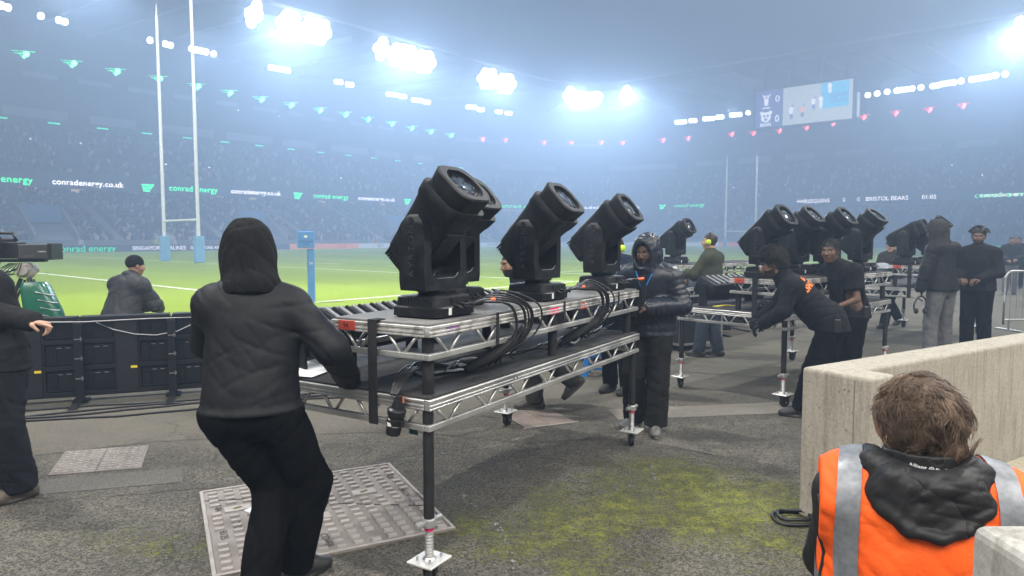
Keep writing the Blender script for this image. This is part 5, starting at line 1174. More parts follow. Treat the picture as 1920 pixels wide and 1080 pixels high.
    if top.get('amp', .005):
        fd = folds(seed, top.get('amp', .005), top.get('freq', 38), top.get('dir', (1, 1, 1))); el = [A3(J[k]) for k in ('lel', 'rel', 'pelvis')]; P = f.pts((slice(None),) * 3); w = .45
        for e, s_ in zip(el, (.12, .12, .2)): w = w + .9 * np.exp(-((P - e) ** 2).sum(-1) / (s_ * s_))
        Wv = fd(P, w).astype(np.float32)
        for d1, d2, fq, am, ph in top.get('pulls', ()):      # long pulled creases that fade in and out
            v = np.sin((P @ unit(d1)) * fq + 1.1 * np.sin((P @ unit(d2)) * 6 + ph) + ph); mk = np.clip(np.sin((P @ unit(d2)) * 9 + ph * 2) * np.sin(P[..., 2] * 11 + ph) * 1.6 + .25, 0, 1); Wv = Wv + (am * ((1 - np.abs(v)) ** 4 - .15) * mk).astype(np.float32)
        d_ = (P - hem) @ hup; f.F = f.F + Wv * np.clip(d_ / .05, 0, 1).astype(np.float32)
    d_ = (f.pts((slice(None),) * 3) - hem) @ hup; f.F = f.F - (.006 * np.exp(-((d_ - .012) / .014) ** 2)).astype(np.float32)      # turned hem
    f.cut(hem, -unit(hup + top.get('hemtilt', 0) * hfw))
    fa = Field(f.lo, f.lo, f.h); fa.n, fa.ax = f.n, f.ax; fa.F = np.full(tuple(f.n), .25, np.float32)
    for i, sd in enumerate('lr'):
        if sl == 0: fa.cone(A3(J[sd + 'sh']), A3(J[sd + 'sh']) * .38 + A3(J[sd + 'el']) * .62, .064 + o * .7, .062 + o * .8, .045)
        elif sl == -1: pass
        else:
            arm(fa, J, sd, o * top.get('arm_o', .75), .045, q, 1); w_ = A3(J[sd + 'wr']); dr = unit(w_ - A3(J[sd + 'el'])); fa.cone(w_ - dr * .035, w_ - dr * .01, .040 + o * .6, .040 + o * .6, .006)      # cuff
    if Wv is not None: fa.F = fa.F + Wv
    f.F = smin(f.F, fa.F, .04)
    if sl == 0:
        for sd in 'lr': e = A3(J[sd + 'el']); s_ = A3(J[sd + 'sh']); n = unit(e - s_); S_ = f.sl(e - .2, e + .2, 0); P = f.pts(S_); f.F[S_] = np.maximum(f.F[S_], np.where(np.linalg.norm(P - e, axis=-1) < .17, (P - (s_ + (e - s_) * .66)) @ n, -1))
    tn = np_mesh(top.get('name', 'jacket'), [f.mesh()], cloth(*top['mat']), root)
    if head.get('hood'):
        hd = head['hood']; c = A3(J['head']); x, y, z = hf; big = hd.get('size', 1.0); F = Field(c - .26, c + .24, hd.get('h', max(vox * .8, .008))); ax = hf
        F.ell(c + z * .018 - y * .022, A3((.108, .132, .135)) * big, ax, .02); F.ell(c + z * .095 - y * .035, A3((.075, .09, .055)) * big, ax, .05); F.cone(A3(J['neck']) - fw * .015 - up * .01, c - z * .04 - y * .03, .118 * big, .108 * big, .05); F.ell(A3(J['neck']) - fw * .005 - up * .012, (hd.get('cowl', .130), .115, .05), (rt, fw, up), .05); F.cone(A3(J['neck']) + fw * .03 - up * .01, c - z * .10 + y * .03, .095, .08, .05)
        fd = folds(seed + 9, hd.get('amp', .006), 34); F.wrinkle(lambda P: fd(P))
        if hd.get('quilt'): qz = hd['quilt']; F.wrinkle(lambda P: -qz[1] * np.sqrt(np.abs(np.sin(np.pi * ((P - c) @ y) / qz[0]))))
        F.ell(c + z * .0, A3((.088, .112, .118)), ax, .008, sub=True); F.ell(c + y * .13 - z * .012, A3((.080, .10, .105)), ax, .012, sub=True)
        F.cut(A3(J['neck']) - up * .05, -up)
        np_mesh('hood', [F.mesh()], cloth(*hd.get('mat', top['mat'])), root)
    return root, J, hf, tn
def bvh_of(o): me = o.data; return BVHTree.FromPolygons([v.co.copy() for v in me.vertices], [tuple(p.vertices) for p in me.polygons])
def print_on(o, parts, m, name='print'):
    """parts: (mesh, origin, ax, ay): flat print laid on the garment o by casting along the print's normal"""
    bv = bvh_of(o)
    for me, org, ax, ay in parts:
        ax = Vector(ax).normalized(); ay = Vector(ay); ay = (ay - ax * ay.dot(ax)).normalized(); n = ax.cross(ay); org = Vector(org)
        for v in me.vertices:
            p = org + ax * v.co.x + ay * v.co.y; h = bv.ray_cast(p + n * .3, -n); v.co = (h[0] + n * .003) if h[0] is not None else p
        me.name = name; link(name, me, m, o)

def curl_strands(root, base, cen, n, ln, rad, tw, w0, m, seed=8, keep=None, name='curls', out=0.0, seg=13, down=(0, 0, -.8), clump=0):
    """n coiled strands lying on (or, with out > 0, standing off) the hair mass base = (verts, quads)"""
    g = np.random.default_rng(seed); V = base[0]; p = V[g.integers(len(V), size=n)]
    if keep is not None: p = p[keep(p)]
    n = len(p); d = p - cen; d /= np.linalg.norm(d, axis=1)[:, None]; K = clump or n; ci = np.arange(n)
    if clump:
        rp = p[g.integers(n, size=clump)]; ci = np.argmin(((p[:, None] - rp[None]) ** 2).sum(-1), 1)
    nz = g.normal(size=(K, 3))[ci] * .38 + g.normal(size=(n, 3)) * (.07 if clump else 0)
    dn = np.array(down) + d * .35 + nz; dn -= d * ((dn * d).sum(1) * (1 - out))[:, None]; dn += d * out; dn /= np.linalg.norm(dn, axis=1)[:, None] + 1e-9
    s1 = np.cross(dn, d); s1 /= np.linalg.norm(s1, axis=1)[:, None] + 1e-6; jit = (lambda s: g.normal(size=n) * s) if clump else (lambda s: 0)
    L = g.uniform(*ln, K)[ci] * (1 + jit(.12)); r = g.uniform(*rad, K)[ci]; ph = g.uniform(0, 6.28, K)[ci] + jit(.25); k = g.uniform(*tw, K)[ci]; w = g.uniform(w0 * .7, w0 * 1.3, n)
    j = np.arange(seg) / (seg - 1); t = L[:, None] * j[None]; rr_ = r[:, None] * np.minimum(1, .3 + j * 3)[None]; an = ph[:, None] + k[:, None] * t
    c = p[:, None] + dn[:, None] * t[..., None] + d[:, None] * (.001 + rr_ * .7 * np.sin(an) - (1 - out) * t * t * 4)[..., None] + s1[:, None] * (rr_ * np.cos(an))[..., None]
    a = np.gradient(c, axis=1); u1 = np.cross(a, d[:, None] + 1e-4); u1 /= np.linalg.norm(u1, axis=2)[..., None] + 1e-9; u2 = np.cross(a, u1); u2 /= np.linalg.norm(u2, axis=2)[..., None] + 1e-9; ww = (w[:, None] * (1 - .6 * j[None]))[..., None]
    vs = np.stack([c + (u1 * math.cos(q) + u2 * math.sin(q)) * ww for q in (0, 2.094, 4.189)], 2).reshape(-1, 3)
    i0 = (np.arange(n) * seg * 3)[:, None, None] + (np.arange(seg - 1) * 3)[None, :, None]; e = np.arange(3)[None, None]; e2 = (e + 1) % 3; z = np.zeros_like(i0 + e)
    F = np.stack([i0 + e, i0 + e2, i0 + 3 + e2, i0 + 3 + e], -1).reshape(-1, 4); o = np_mesh(name, [(vs, F)], m, root); o['kind'] = 'stuff'; return o
# ------------------------------------------------------------------ the crew
BLACK = ('black_cotton', (.008, .008, .009)); BLACKT = ('black_work', (.004, .004, .0045), (.0065, .0065, .007), .92, .10, 220, 0, 7, .06, .3); SOFT = ('softshell', (.0085, .009, .011), (.012, .013, .015), .60, .10, 260, 0, 7, .24, .09); NAVY = ('navy_nylon', (.010, .013, .022), (.016, .020, .032), .38, .10, 60, 0, 10, .5)
def loop_tube(root, pts, r, m, name, parent=None, n=6):
    q = MB(); q.tube(pts, r, n); return q.build(name, m, parent or root, smooth=True)
lany = mat('lanyard_blue', (.02, .22, .62), rough=.6)
DARK = (.105, .058, .036); DARK2 = (.135, .073, .044); PALE = (.50, .30, .21); BROWN = (.27, .15, .095)
# 1 hooded man in front
p1, J1, hf1, jk1 = make_person('man seen from behind in a dark hooded jacket and black trousers, gripping the nearest deck', (-1.21, 3.12, 0), 0,
    dict(pelvis=(.01, 0, .96), chest=(.01, .05, 1.30), neck=(-.005, .08, 1.485), head=(-.035, .14, 1.625), lsh=(-.170, .02, 1.41), rsh=(.170, .11, 1.395), lel=(-.28, .22, 1.19), lwr=(-.12, .44, 1.06), rel=(.375, .05, 1.19), rwr=(.375, .335, 1.0),
         lhip=(-.095, -.02, .90), rhip=(.115, .02, .90), lkn=(.055, .14, .50), lan=(.06, -.12, .09), rkn=(.235, .16, .52), ran=(.13, .20, .085)),
    dict(mat=SOFT, o=.030, belly=.012, box=.186, hem=.045, amp=.006, freq=19, pulls=(((.6, 0, .8), (.8, .2, -.6), 30, .0055, .4), ((-.35, 0, .9), (.9, .1, .35), 24, .005, 2.1), ((.8, .1, .5), (.5, 0, -.8), 44, .003, 4.0)), dir=(1.2, .3, .8), flare=.024, arm_o=1.15), dict(mat=BLACKT, o=.036, flare=.014, amp=.009, freq=26),
    dict(skin=PALE, look=(.0, 0, 0), hood=dict(size=1.10, cowl=.11, mat=('hood_black', (.009, .009, .0095), (.013, .013, .0135), .85), amp=.009, h=.008)), hands=(('black_glove', (.012, .012, .012)), ('black_glove', (.012, .012, .012))), curls=(.7, .85),
    palms=(None, ((.0, -.2, -1), (-1, .1, 0), (0, .6, -.1))), feet=dict(l=(-.1, 1, 0), r=(.65, .75, 0)), vox=.0085, seed=57)
# yoke seam and hem seam on his jacket
# 2 pointing man at the left edge
make_person('man cut off by the left edge, pointing right, in black work trousers and brown boots', (-3.30, 4.42, 0), R(150),
    dict(pelvis=(.06, 0, .97), chest=(.20, -.01, 1.28), neck=(.28, 0, 1.46), head=(.30, .05, 1.62), lsh=(.075, 0, 1.40), rsh=(.46, 0, 1.41), lel=(-.05, .10, 1.24), lwr=(-.335, -.02, 1.185), rel=(.5, -.05, 1.12), rwr=(.47, .1, .9), lhip=(-.03, 0, .92), rhip=(.14, 0, .92), lkn=(-.09, .05, .50), lan=(-.10, -.02, .085), rkn=(.2, .05, .5), ran=(.22, .02, .085)),
    dict(mat=('dark_fleece', (.011, .011, .012)), o=.045, belly=.02, hem=.12, amp=.009, freq=34), dict(mat=('cargo_black', (.009, .0095, .012)), o=.045, flare=.02, amp=.010, freq=36), dict(skin=PALE, hair=(.05, .035, .025), look=(.5, 0, 0)), shoes=((.10, .08, .06), (.05, .045, .04)), feet=dict(l=(.15, 1, 0), r=(.3, 1, 0)), curls=(.95, .6), palms=(((.3, .3, -1), (0, .6, .8)), None), point='l', vox=.012, seed=4)
# 3 man crouched by the pitch
p3, J3, hf3, _ = make_person('man in a dark anorak and black beanie sitting at the pitch edge behind the boards', (-4.86, 8.45, 0), R(-22),
    dict(pelvis=(0, 0, 0.670), chest=(0, .13, 1.000), neck=(0, .20, 1.200), head=(0, .27, 1.355), lsh=(-.22, .16, 1.130), rsh=(.22, .16, 1.130), lel=(-.27, .30, 0.870), rel=(.27, .30, 0.870), lwr=(-.10, .50, 0.810), rwr=(.10, .50, 0.810), lhip=(-.10, .02, 0.640), rhip=(.10, .02, 0.640), lkn=(-.16, .46, 0.700), rkn=(.16, .46, 0.700), lan=(-.14, .44, 0.085), ran=(.14, .44, 0.085)),
    dict(mat=('anorak', (.030, .031, .034), (.05, .051, .055), .5, .1, 120), o=.058, belly=.03, box=.235, hem=.10, amp=.018, freq=22, collar_h=.05), dict(mat=('anorak_trousers', (.030, .031, .034)), o=.045, amp=.010), dict(skin=(.36, .20, .14), look=(-.35, -.1, 0)), vox=.012, seed=6)
c = A3(J3['head']); x, y, z = hf3; f = Field(c - .2, c + .22, .008); f.ell(c + z * .04 - y * .018, (.090, .108, .098), hf3, .02); f.cut(c - z * .004 + y * .0, -unit(z + y * -.25)); np_mesh('beanie', [f.mesh()], cloth('beanie_black', (.010, .010, .010), None, .9, .4, 160), p3)
f = Field(c - .28, c + .1, .01); f.ell(c - z * .115 - y * .075, (.13, .075, .055), hf3, .02); np_mesh('hood_roll', [f.mesh()], MATS['cloth_anorak'], p3)
st = empty('camp_stool', (-4.86, 8.45, 0), R(-49), 'small stool under the man in the beanie, hidden by the boards', 'stool'); q = MB(); q.box((0, 0, .53), (.34, .30, .03)); q.build('seat', blk, st, bevel=.01)
for sx in (-1, 1):
    for sy in (-1, 1): q = MB(); q.cyl((sx * .16, sy * .14, 0), (sx * .13, sy * .11, .515), .012, n=8); q.build('leg', blk, st)
# 4 bearded man behind the middle moving light
make_person('bearded man behind the middle moving light, legs striding under the nearest deck', (.36, 6.85, 0), R(90),
    dict(pelvis=(0, 0, .93), chest=(0, .20, 1.19), neck=(0, .30, 1.33), head=(0, .375, 1.445), lsh=(-.19, .24, 1.28), rsh=(.19, .24, 1.28), lel=(-.26, .30, 1.04), rel=(.26, .34, 1.04), lwr=(-.22, .46, .97), rwr=(.2, .5, .97), lkn=(-.1, .17, .50), lan=(-.1, .13, .085), rkn=(.1, .02, .50), ran=(.1, -.27, .24)),
    dict(mat=BLACK, o=.03), dict(mat=('grey_camo', (.035, .035, .034), (.06, .06, .055)), o=.035, amp=.009), dict(skin=BROWN, hair=(.012, .01, .009), beard=(.02, .016, .013), look=(.5, -.15, 0)), shoes=((.05, .047, .044), (.09, .085, .08)), feet=dict(l=(.0, 1, 0), r=(0, 1, .75)), seed=8)
# 5 man in the quilted navy jacket
p5, J5, hf5, j5 = make_person('man in a hooded navy quilted jacket holding the far end of the nearest deck', (1.21, 6.02, 0), R(153),
    dict(pelvis=(.0, -.02, .95), chest=(.0, .04, 1.28), neck=(.0, .06, 1.44), head=(.01, .10, 1.575), lsh=(-.20, .04, 1.39), rsh=(.20, .04, 1.39), lel=(-.30, .06, 1.13), rel=(.27, .10, 1.12), lwr=(-.055, .27, 1.12), rwr=(.12, .31, 1.12), lkn=(-.10, .06, .51), lan=(-.09, .08, .085), rkn=(.12, .06, .51), ran=(.14, -.06, .085)),
    dict(mat=NAVY, o=.042, belly=.015, hem=.10, quilt=(.046, .008), amp=.004, freq=50, collar_h=.05), dict(mat=('charcoal_trousers', (.014, .0135, .013)), o=.040, flare=.026, amp=.006, freq=30), dict(skin=DARK, beard=(.035, .028, .022), look=(-.15, -.08, 0), hood=dict(size=1.06, quilt=(.05, .008), h=.009)), shoes=((.10, .10, .095), (.20, .20, .19)), feet=dict(l=(-.3, 1, 0), r=(.3, 1, 0)), palms=(((0, .2, -1), (0, 1, 0)), ((0, .2, -1), (0, 1, 0))), vox=.0105, seed=15)
bv = bvh_of(j5)
def drape(bv, a, b, n, cast, off=.005):
    out = []
    for i in range(n + 1):
        p = Vector(a).lerp(Vector(b), i / n); h = bv.ray_cast(p - Vector(cast) * .4, Vector(cast)); out.append((h[0] - Vector(cast) * off) if h[0] is not None else p)
    return out
ch = J5['chest']
loop_tube(p5, drape(bv, (-.075, .2, 1.42), (.0, .2, 1.24), 8, (0, -1, 0)) , .006, lany, 'lanyard'); loop_tube(p5, drape(bv, (.075, .2, 1.42), (.0, .2, 1.24), 8, (0, -1, 0)), .006, lany, 'lanyard')
# 6 person behind him
p6, J6, hf6, _ = make_person('person in a navy jacket and green ear defenders, mostly hidden behind the far moving light', (1.17, 7.5, 0), R(140), dict(head=(0, .10, 1.60), neck=(0, .06, 1.46)), dict(mat=('navy_fleece', (.016, .022, .045)), o=.035), dict(mat=BLACKT, o=.03), dict(skin=PALE, hair=(.03, .02, .015)), seed=18)
def ear_defenders(root, J, hf, s=1.0):
    c = A3(J['head']); x, y, z = hf; neon = mat('neon_cup', (.55, .80, .02), rough=.45)
    e = MB()
    for sg in (-1, 1): q = MB(); q.lathe([(.022, 0), (.036, .004), (.040, .016), (.036, .034), (.024, .042), (.002, .044)], Vector(c + x * sg * .078 - z * .006), (Vector(y), Vector(z), Vector(x * sg)), 18); q.build('ear_cup', neon, root, smooth=50)
    q = MB(); q.tube([Vector(c + x * .105 * math.cos(t) + z * (.03 + .105 * math.sin(t)) - y * .0) for t in np.linspace(0, math.pi, 14)], .009, 6); q.build('headband', blk, root, smooth=True)
ear_defenders(p6, J6, hf6)
# 7 man with ear defenders in green
p7, J7, hf7, _ = make_person('man in an olive sweater with neon yellow ear defenders, back turned', (2.87, 9.85, 0), R(50),
    dict(chest=(0, .03, 1.31), neck=(0, .03, 1.49), head=(0, .05, 1.655), lel=(-.25, .16, 1.20), lwr=(-.17, .44, 1.16), rel=(.25, .14, 1.18), rwr=(.2, .38, 1.12), lan=(-.14, .12, .085), ran=(.12, -.06, .085), lkn=(-.12, .08, .5)),
    dict(mat=('olive_knit', (.040, .044, .026), (.056, .06, .036), .9, .3, 120), o=.040, belly=.02, hem=.06), dict(mat=('denim', (.035, .045, .065), (.05, .062, .085)), o=.032), dict(skin=PALE, hair=(.035, .026, .02), look=(.25, 0, 0)), shoes=((.05, .045, .04), (.04, .04, .04)), seed=20)
ear_defenders(p7, J7, hf7)
# 8 bending man with orange print
p8, J8, hf8, j8 = make_person('bending man with bushy black hair and orange print on his black sweatshirt', (2.96, 6.52, 0), R(72),
    dict(pelvis=(0, -.06, .89), chest=(0, .21, 1.16), neck=(0, .36, 1.32), head=(0, .475, 1.455), lsh=(-.19, .29, 1.25), rsh=(.19, .29, 1.26), lel=(-.25, .37, 1.02), rel=(.25, .40, 1.02), lwr=(-.2, .53, .90), rwr=(.18, .55, .92), lhip=(-.10, -.07, .85), rhip=(.10, -.07, .85), lkn=(-.12, .08, .47), lan=(-.12, .17, .085), rkn=(.10, -.06, .47), ran=(.11, -.20, .085)),
    dict(mat=('sweat_black', (.008, .0085, .010), (.012, .0125, .015)), o=.040, belly=.025, hem=.06, amp=.008, freq=30, pulls=(((.1, .7, .7), (.9, .2, 0), 50, .010, 1.0), ((.6, .3, .7), (.3, .8, -.4), 44, .009, 3.0)), name='sweatshirt'), dict(mat=BLACKT, o=.040, flare=.016, amp=.008), dict(skin=BROWN, beard=(.03, .022, .016), look=(.25, -.35, 0), hair=(.012, .01, .009)), hands=(('black_glove', (.012, .012, .012)), ('black_glove', (.012, .012, .012))), shoes=((.016, .016, .017), (.03, .03, .03)), vox=.0105, palms=(((0, -.3, -1), (1, 0, 0)), ((0, -.3, -1), (-1, 0, 0))), seed=22)
def hair_mass(root, J, hf, prims, col, name='hair', h=.008, amp=.010, freq=120, extra=None):
    c = A3(J['head']); x, y, z = hf; f = Field(c - .24, c + .26, h)
    for (a, b, d), r in prims: f.ell(c + x * a + y * b + z * d, r, hf, .03)
    fd = folds(5, amp, freq); fd2 = folds(8, amp * .7, freq * 1.7); f.wrinkle(lambda P: fd(P) + fd2(P))
    f.ell(c + y * .115 - z * .03, (.080, .070, .085), hf, .008, sub=True); f.ell(c + y * .05 - z * .075, (.10, .06, .06), hf, .01, sub=True)
    hm = mat('hair_' + name + str(col), col, tuple(k * 2.2 for k in col), rough=.75, scale=60, bump=.8, bscale=160); ms = f.mesh(); np_mesh(name, [ms], hm, root)
    if extra: curl_strands(root, ms, c, extra[0], extra[1], (.002, .005), (160, 300), .0016, hm, out=extra[2], seg=7)
hair_mass(p8, J8, hf8, (((0, -.035, .060), (.110, .114, .100)), ((0, -.080, -.010), (.098, .072, .080))), (.008, .007, .006), amp=.016, freq=75, extra=(3000, (.02, .045), .75))
lm = mat('spectacle_frame', (.55, .55, .55), rough=.3, metal=.8)
def glasses(root, J, hf):
    c = Vector(J['head']); x, y, z = (Vector(v) for v in hf); q = MB()
    for sg in (-1, 1): q.tube([c + x * (sg * .030 + .021 * math.cos(t)) + y * .106 + z * (.003 + .016 * math.sin(t)) for t in np.linspace(0, 2 * math.pi, 13)], .0022, 5); q.tube([c + x * sg * .052 + y * .104 + z * .006, c + x * sg * .078 + y * .02 + z * .006], .002, 5)
    q.tube([c + x * -.009 + y * .109 + z * .006, c + x * .009 + y * .109 + z * .006], .002, 5); q.build('glasses', lm, root)
glasses(p8, J8, hf8)
orangep = mat('orange_print', (.85, .22, .03), rough=.7)
ax, ay = (1, 0, 0), (0, .76, .65); og = (.0, .20, 1.26)
print_on(j8, [(text_mesh('SHOWRIG', .085, bold=.004, space=1.05, subdiv=.02), (-.0, .165, 1.225), ax, ay)], orangep, 'lettering')
def rect_mesh(rects):
    me = bpy.data.meshes.new('print'); vs = []; fs = []
    for x0, x1, y0, y1 in rects: k = len(vs); vs += [(x0, y0, 0), (x1, y0, 0), (x1, y1, 0), (x0, y1, 0)]; fs.append((k, k + 1, k + 2, k + 3))
    me.from_pydata(vs, [], fs); return me
print_on(j8, [(rect_mesh([(-.15, -.125, 0, .05), (-.12, -.085, 0, .03), (-.12, -.10, .04, .055), (-.07, -.05, 0, .02), (-.02, .0, 0, .075), (.005, .025, 0, .055), (.035, .055, .0, .085), (.06, .08, 0, .06), (.09, .115, 0, .07)]), (.0, .205, 1.27), ax, ay)], orangep, 'emblem')
bv = bvh_of(j8); loop_tube(p8, [Vector((-.075, .33, 1.33)), Vector((-.05, .27, 1.345)), Vector((0, .25, 1.355)), Vector((.05, .27, 1.345))], .007, lany, 'lanyard')
# 9 man in the black T-shirt
p9, J9, hf9, _ = make_person('man in a black T-shirt with short black hair, pushing the second deck', (3.66, 7.38, 0), R(98),
    dict(pelvis=(0, 0, .93), chest=(0, .11, 1.25), neck=(0, .20, 1.42), head=(0, .27, 1.565), lsh=(-.20, .13, 1.36), rsh=(.20, .15, 1.36), lel=(-.26, .12, 1.07), rel=(.26, .3, 1.08), lwr=(-.2, .36, .97), rwr=(.2, .5, 1.0), lkn=(-.11, .05, .5), lan=(-.12, .1, .085), ran=(.1, -.15, .085)),
    dict(mat=('tee_black', (.008, .0085, .010)), o=.034, belly=.01, hem=.07, sleeve=0, amp=.009, name='t_shirt', collar_h=.01), dict(mat=BLACKT, o=.036, amp=.008), dict(skin=DARK2, hair=(.010, .009, .008), look=(.55, -.05, 0), line=.045), seed=25, vox=.0115)
hair_mass(p9, J9, hf9, (((0, -.022, .045), (.080, .096, .082)),), (.009, .008, .008), name='hair_short', amp=.004, freq=200, extra=(2000, (.010, .022), .8))
loop_tube(p9, [Vector((-.08, .17, 1.43)), Vector((-.05, .13, 1.455)), Vector((0, .11, 1.465)), Vector((.05, .13, 1.455))], .008, lany, 'lanyard')
for r_, (x_, y_, z_) in ((p8, (-.235, -.10, .90)), (p9, (-.215, -.02, .93))):
    q = MB(); q.box((x_, y_, z_), (.035, .06, .12)); rd_ = q.build('radio', mat('radio_black', (.012, .012, .013), rough=.45), r_, bevel=.008); q = MB(); q.cyl((x_, y_ + .02, z_ + .06), (x_ - .01, y_ + .02, z_ + .15), .006, .004, 8); q.build('aerial', blk, rd_)
# 10 man with a cap
p10, J10, hf10, _ = make_person('man in a dark cap and glasses striding behind the second deck', (7.30, 13.2, 0), R(118),
    dict(head=(0, .06, 1.56), neck=(0, .03, 1.41), lsh=(-.19, .01, 1.36), rsh=(.19, .01, 1.36), chest=(0, .03, 1.24), pelvis=(0, 0, .91), lhip=(-.09, 0, .87), rhip=(.09, 0, .87), lkn=(-.1, .22, .5), lan=(-.1, .34, .085), rkn=(.1, -.1, .48), ran=(.1, -.42, .12), lel=(-.24, .1, 1.1), lwr=(-.12, .34, 1.05), rel=(.24, .1, 1.1), rwr=(.1, .34, 1.05)),
    dict(mat=('brown_jacket', (.028, .025, .020)), o=.04), dict(mat=BLACKT, o=.03), dict(skin=PALE, hair=(.05, .035, .02), look=(.3, 0, 0)), shoes=((.04, .028, .02), (.03, .03, .03)), feet=dict(l=(0, 1, 0), r=(0, 1, .4)), vox=.016, seed=28)
c = A3(J10['head']); x, y, z = hf10; f = Field(c - .2, c + .26, .009); f.ell(c + z * .05 - y * .01, (.086, .104, .072), hf10, .02); f.ell(c + z * .045 + y * .12, (.068, .075, .012), hf10, .015); f.cut(c + z * .03, -z); np_mesh('cap', [f.mesh()], cloth('cap_black', (.02, .018, .016)), p10); glasses(p10, J10, hf10)
# 11 grey quilted hooded man, tall
p11, J11, hf11, _ = make_person('tall hooded man in a grey quilted jacket and grey trousers, back turned', (5.92, 9.45, 0), R(22),
    dict(chest=(0, .04, 1.31), neck=(0, .06, 1.48), head=(-.02, .10, 1.625), lel=(-.27, .02, 1.15), lwr=(-.30, .06, .93), rel=(.26, .12, 1.14), rwr=(.16, .32, 1.05), lkn=(-.14, .03, .5), lan=(-.19, -.02, .085), rkn=(.12, .03, .5), ran=(.15, .04, .085)),
    dict(mat=('grey_quilt', (.014, .014, .0145), (.019, .019, .0195), .55), o=.045, hem=.08, quilt=(.075, .010), amp=.004, flare=.01), dict(mat=('grey_trousers', (.10, .101, .104), (.13, .131, .134)), o=.034, amp=.007), dict(skin=DARK, look=(.55, -.2, 0), hood=dict(size=1.08, mat=('hood_grey', (.028, .027, .026)), amp=.008)), hands=(('grey_glove', (.30, .29, .27)), ('grey_glove', (.30, .29, .27))), vox=.014, seed=31, scale=1.10)
loop_tube(p11, [Vector((-.09, .01, 1.62)), Vector((-.03, -.03, 1.63)), Vector((.05, -.04, 1.64)), Vector((.11, -.0, 1.64))], .009, lany, 'lanyard')
hs = empty('headset', (5.92 - .33, 9.45 - .08, .0), 0, 'black headset dangling from the gloved hand of the tall hooded man', 'headset')
q = MB(); q.tube([(.09 * math.cos(t), .02 * math.sin(2 * t), .80 + .115 * math.sin(t)) for t in np.linspace(-.9, 4.05, 18)], .010, 6); q.build('headband', blk, hs, smooth=True)
for sg in (-1, 1): q = MB(); q.lathe([(.02, -.015), (.038, -.012), (.04, .01), (.03, .018), (.002, .02)], (sg * .06, 0, .71), (Y_, Z_, X_ * sg), 14); q.build('ear_cup', blk, hs, smooth=50)
q = MB(); q.tube([(0, 0, .90), (.01, 0, .93), (.02, .02, .99)], .012, 6); q.build('strap', blk, hs, smooth=True)
# 12 man with short locks
p12, J12, hf12, _ = make_person('man with short dark locks in a black hooded top beside the tall hooded man', (6.75, 9.95, 0), R(128),
    dict(chest=(0, .02, 1.31), neck=(0, .03, 1.49), head=(0, .05, 1.64), lel=(-.26, .05, 1.16), lwr=(-.1, .26, 1.08), rel=(.26, .05, 1.16), rwr=(.1, .28, 1.08)),
    dict(mat=('hoodie_black', (.009, .009, .0105)), o=.042, amp=.008), dict(mat=BLACKT, o=.034), dict(skin=DARK2, hair=(.010, .009, .008), beard=(.02, .015, .012), look=(.25, -.05, 0)), vox=.014, seed=35, scale=1.05)
c = Vector(J12['head']); x, y, z = (Vector(v) for v in hf12); rd = random.Random(4); q = MB()
hair_mass(p12, J12, hf12, (((0, -.025, .055), (.092, .105, .084)), ((0, -.06, .0), (.085, .06, .07))), (.009, .008, .008), name='hair_base', amp=.006, freq=150)
for i in range(60):
    a = rd.uniform(0, 2 * math.pi); e = rd.uniform(.15, 1.4); d = x * math.cos(a) * math.cos(e) + y * math.sin(a) * math.cos(e) * .9 + z * math.sin(e)
    p0 = c + z * .05 - y * .02 + d * .082; p1_ = p0 + d * .035 + Vector((0, 0, .0)); p2_ = p1_ + d * .03 - Vector((0, 0, .035))
    if (p2_ - c).dot(y) > .07: continue
    q.tube([p0, p1_, p2_], [.010, .009, .005], 5)
q.build('locks', mat('hair_locks', (.010, .009, .008), rough=.8), p12, smooth=True)
f = Field(A3(J12['neck']) - .25, A3(J12['neck']) + .2, .011); rt, fw, up = body_frame(J12); f.ell(A3(J12['neck']) - fw * .085 - up * .01, (.145, .075, .06), (rt, fw, up), .02); np_mesh('hood_roll', [f.mesh()], MATS['cloth_hoodie_black'], p12)
# 13, 14 far figures
make_person('distant man in a dark jacket walking, near the crowd barrier', (15.15, 20.9, 0), R(152), dict(lel=(-.24, .05, 1.15), lwr=(-.1, .25, 1.08), rel=(.24, .05, 1.15), rwr=(.12, .28, 1.06)), dict(mat=('navy_coat', (.018, .02, .028)), o=.045), dict(mat=('grey_trousers', (.085, .086, .088)), o=.03), dict(skin=BROWN, hair=(.01, .01, .01), look=(.2, 0, 0)), vox=.02, seed=40)
make_person('farther figure in dark clothes behind the distant walking man', (17.35, 23.6, 0), R(140), {}, dict(mat=BLACK, o=.04), dict(mat=BLACKT, o=.03), dict(skin=BROWN, hair=(.01, .01, .01)), vox=.022, seed=41)
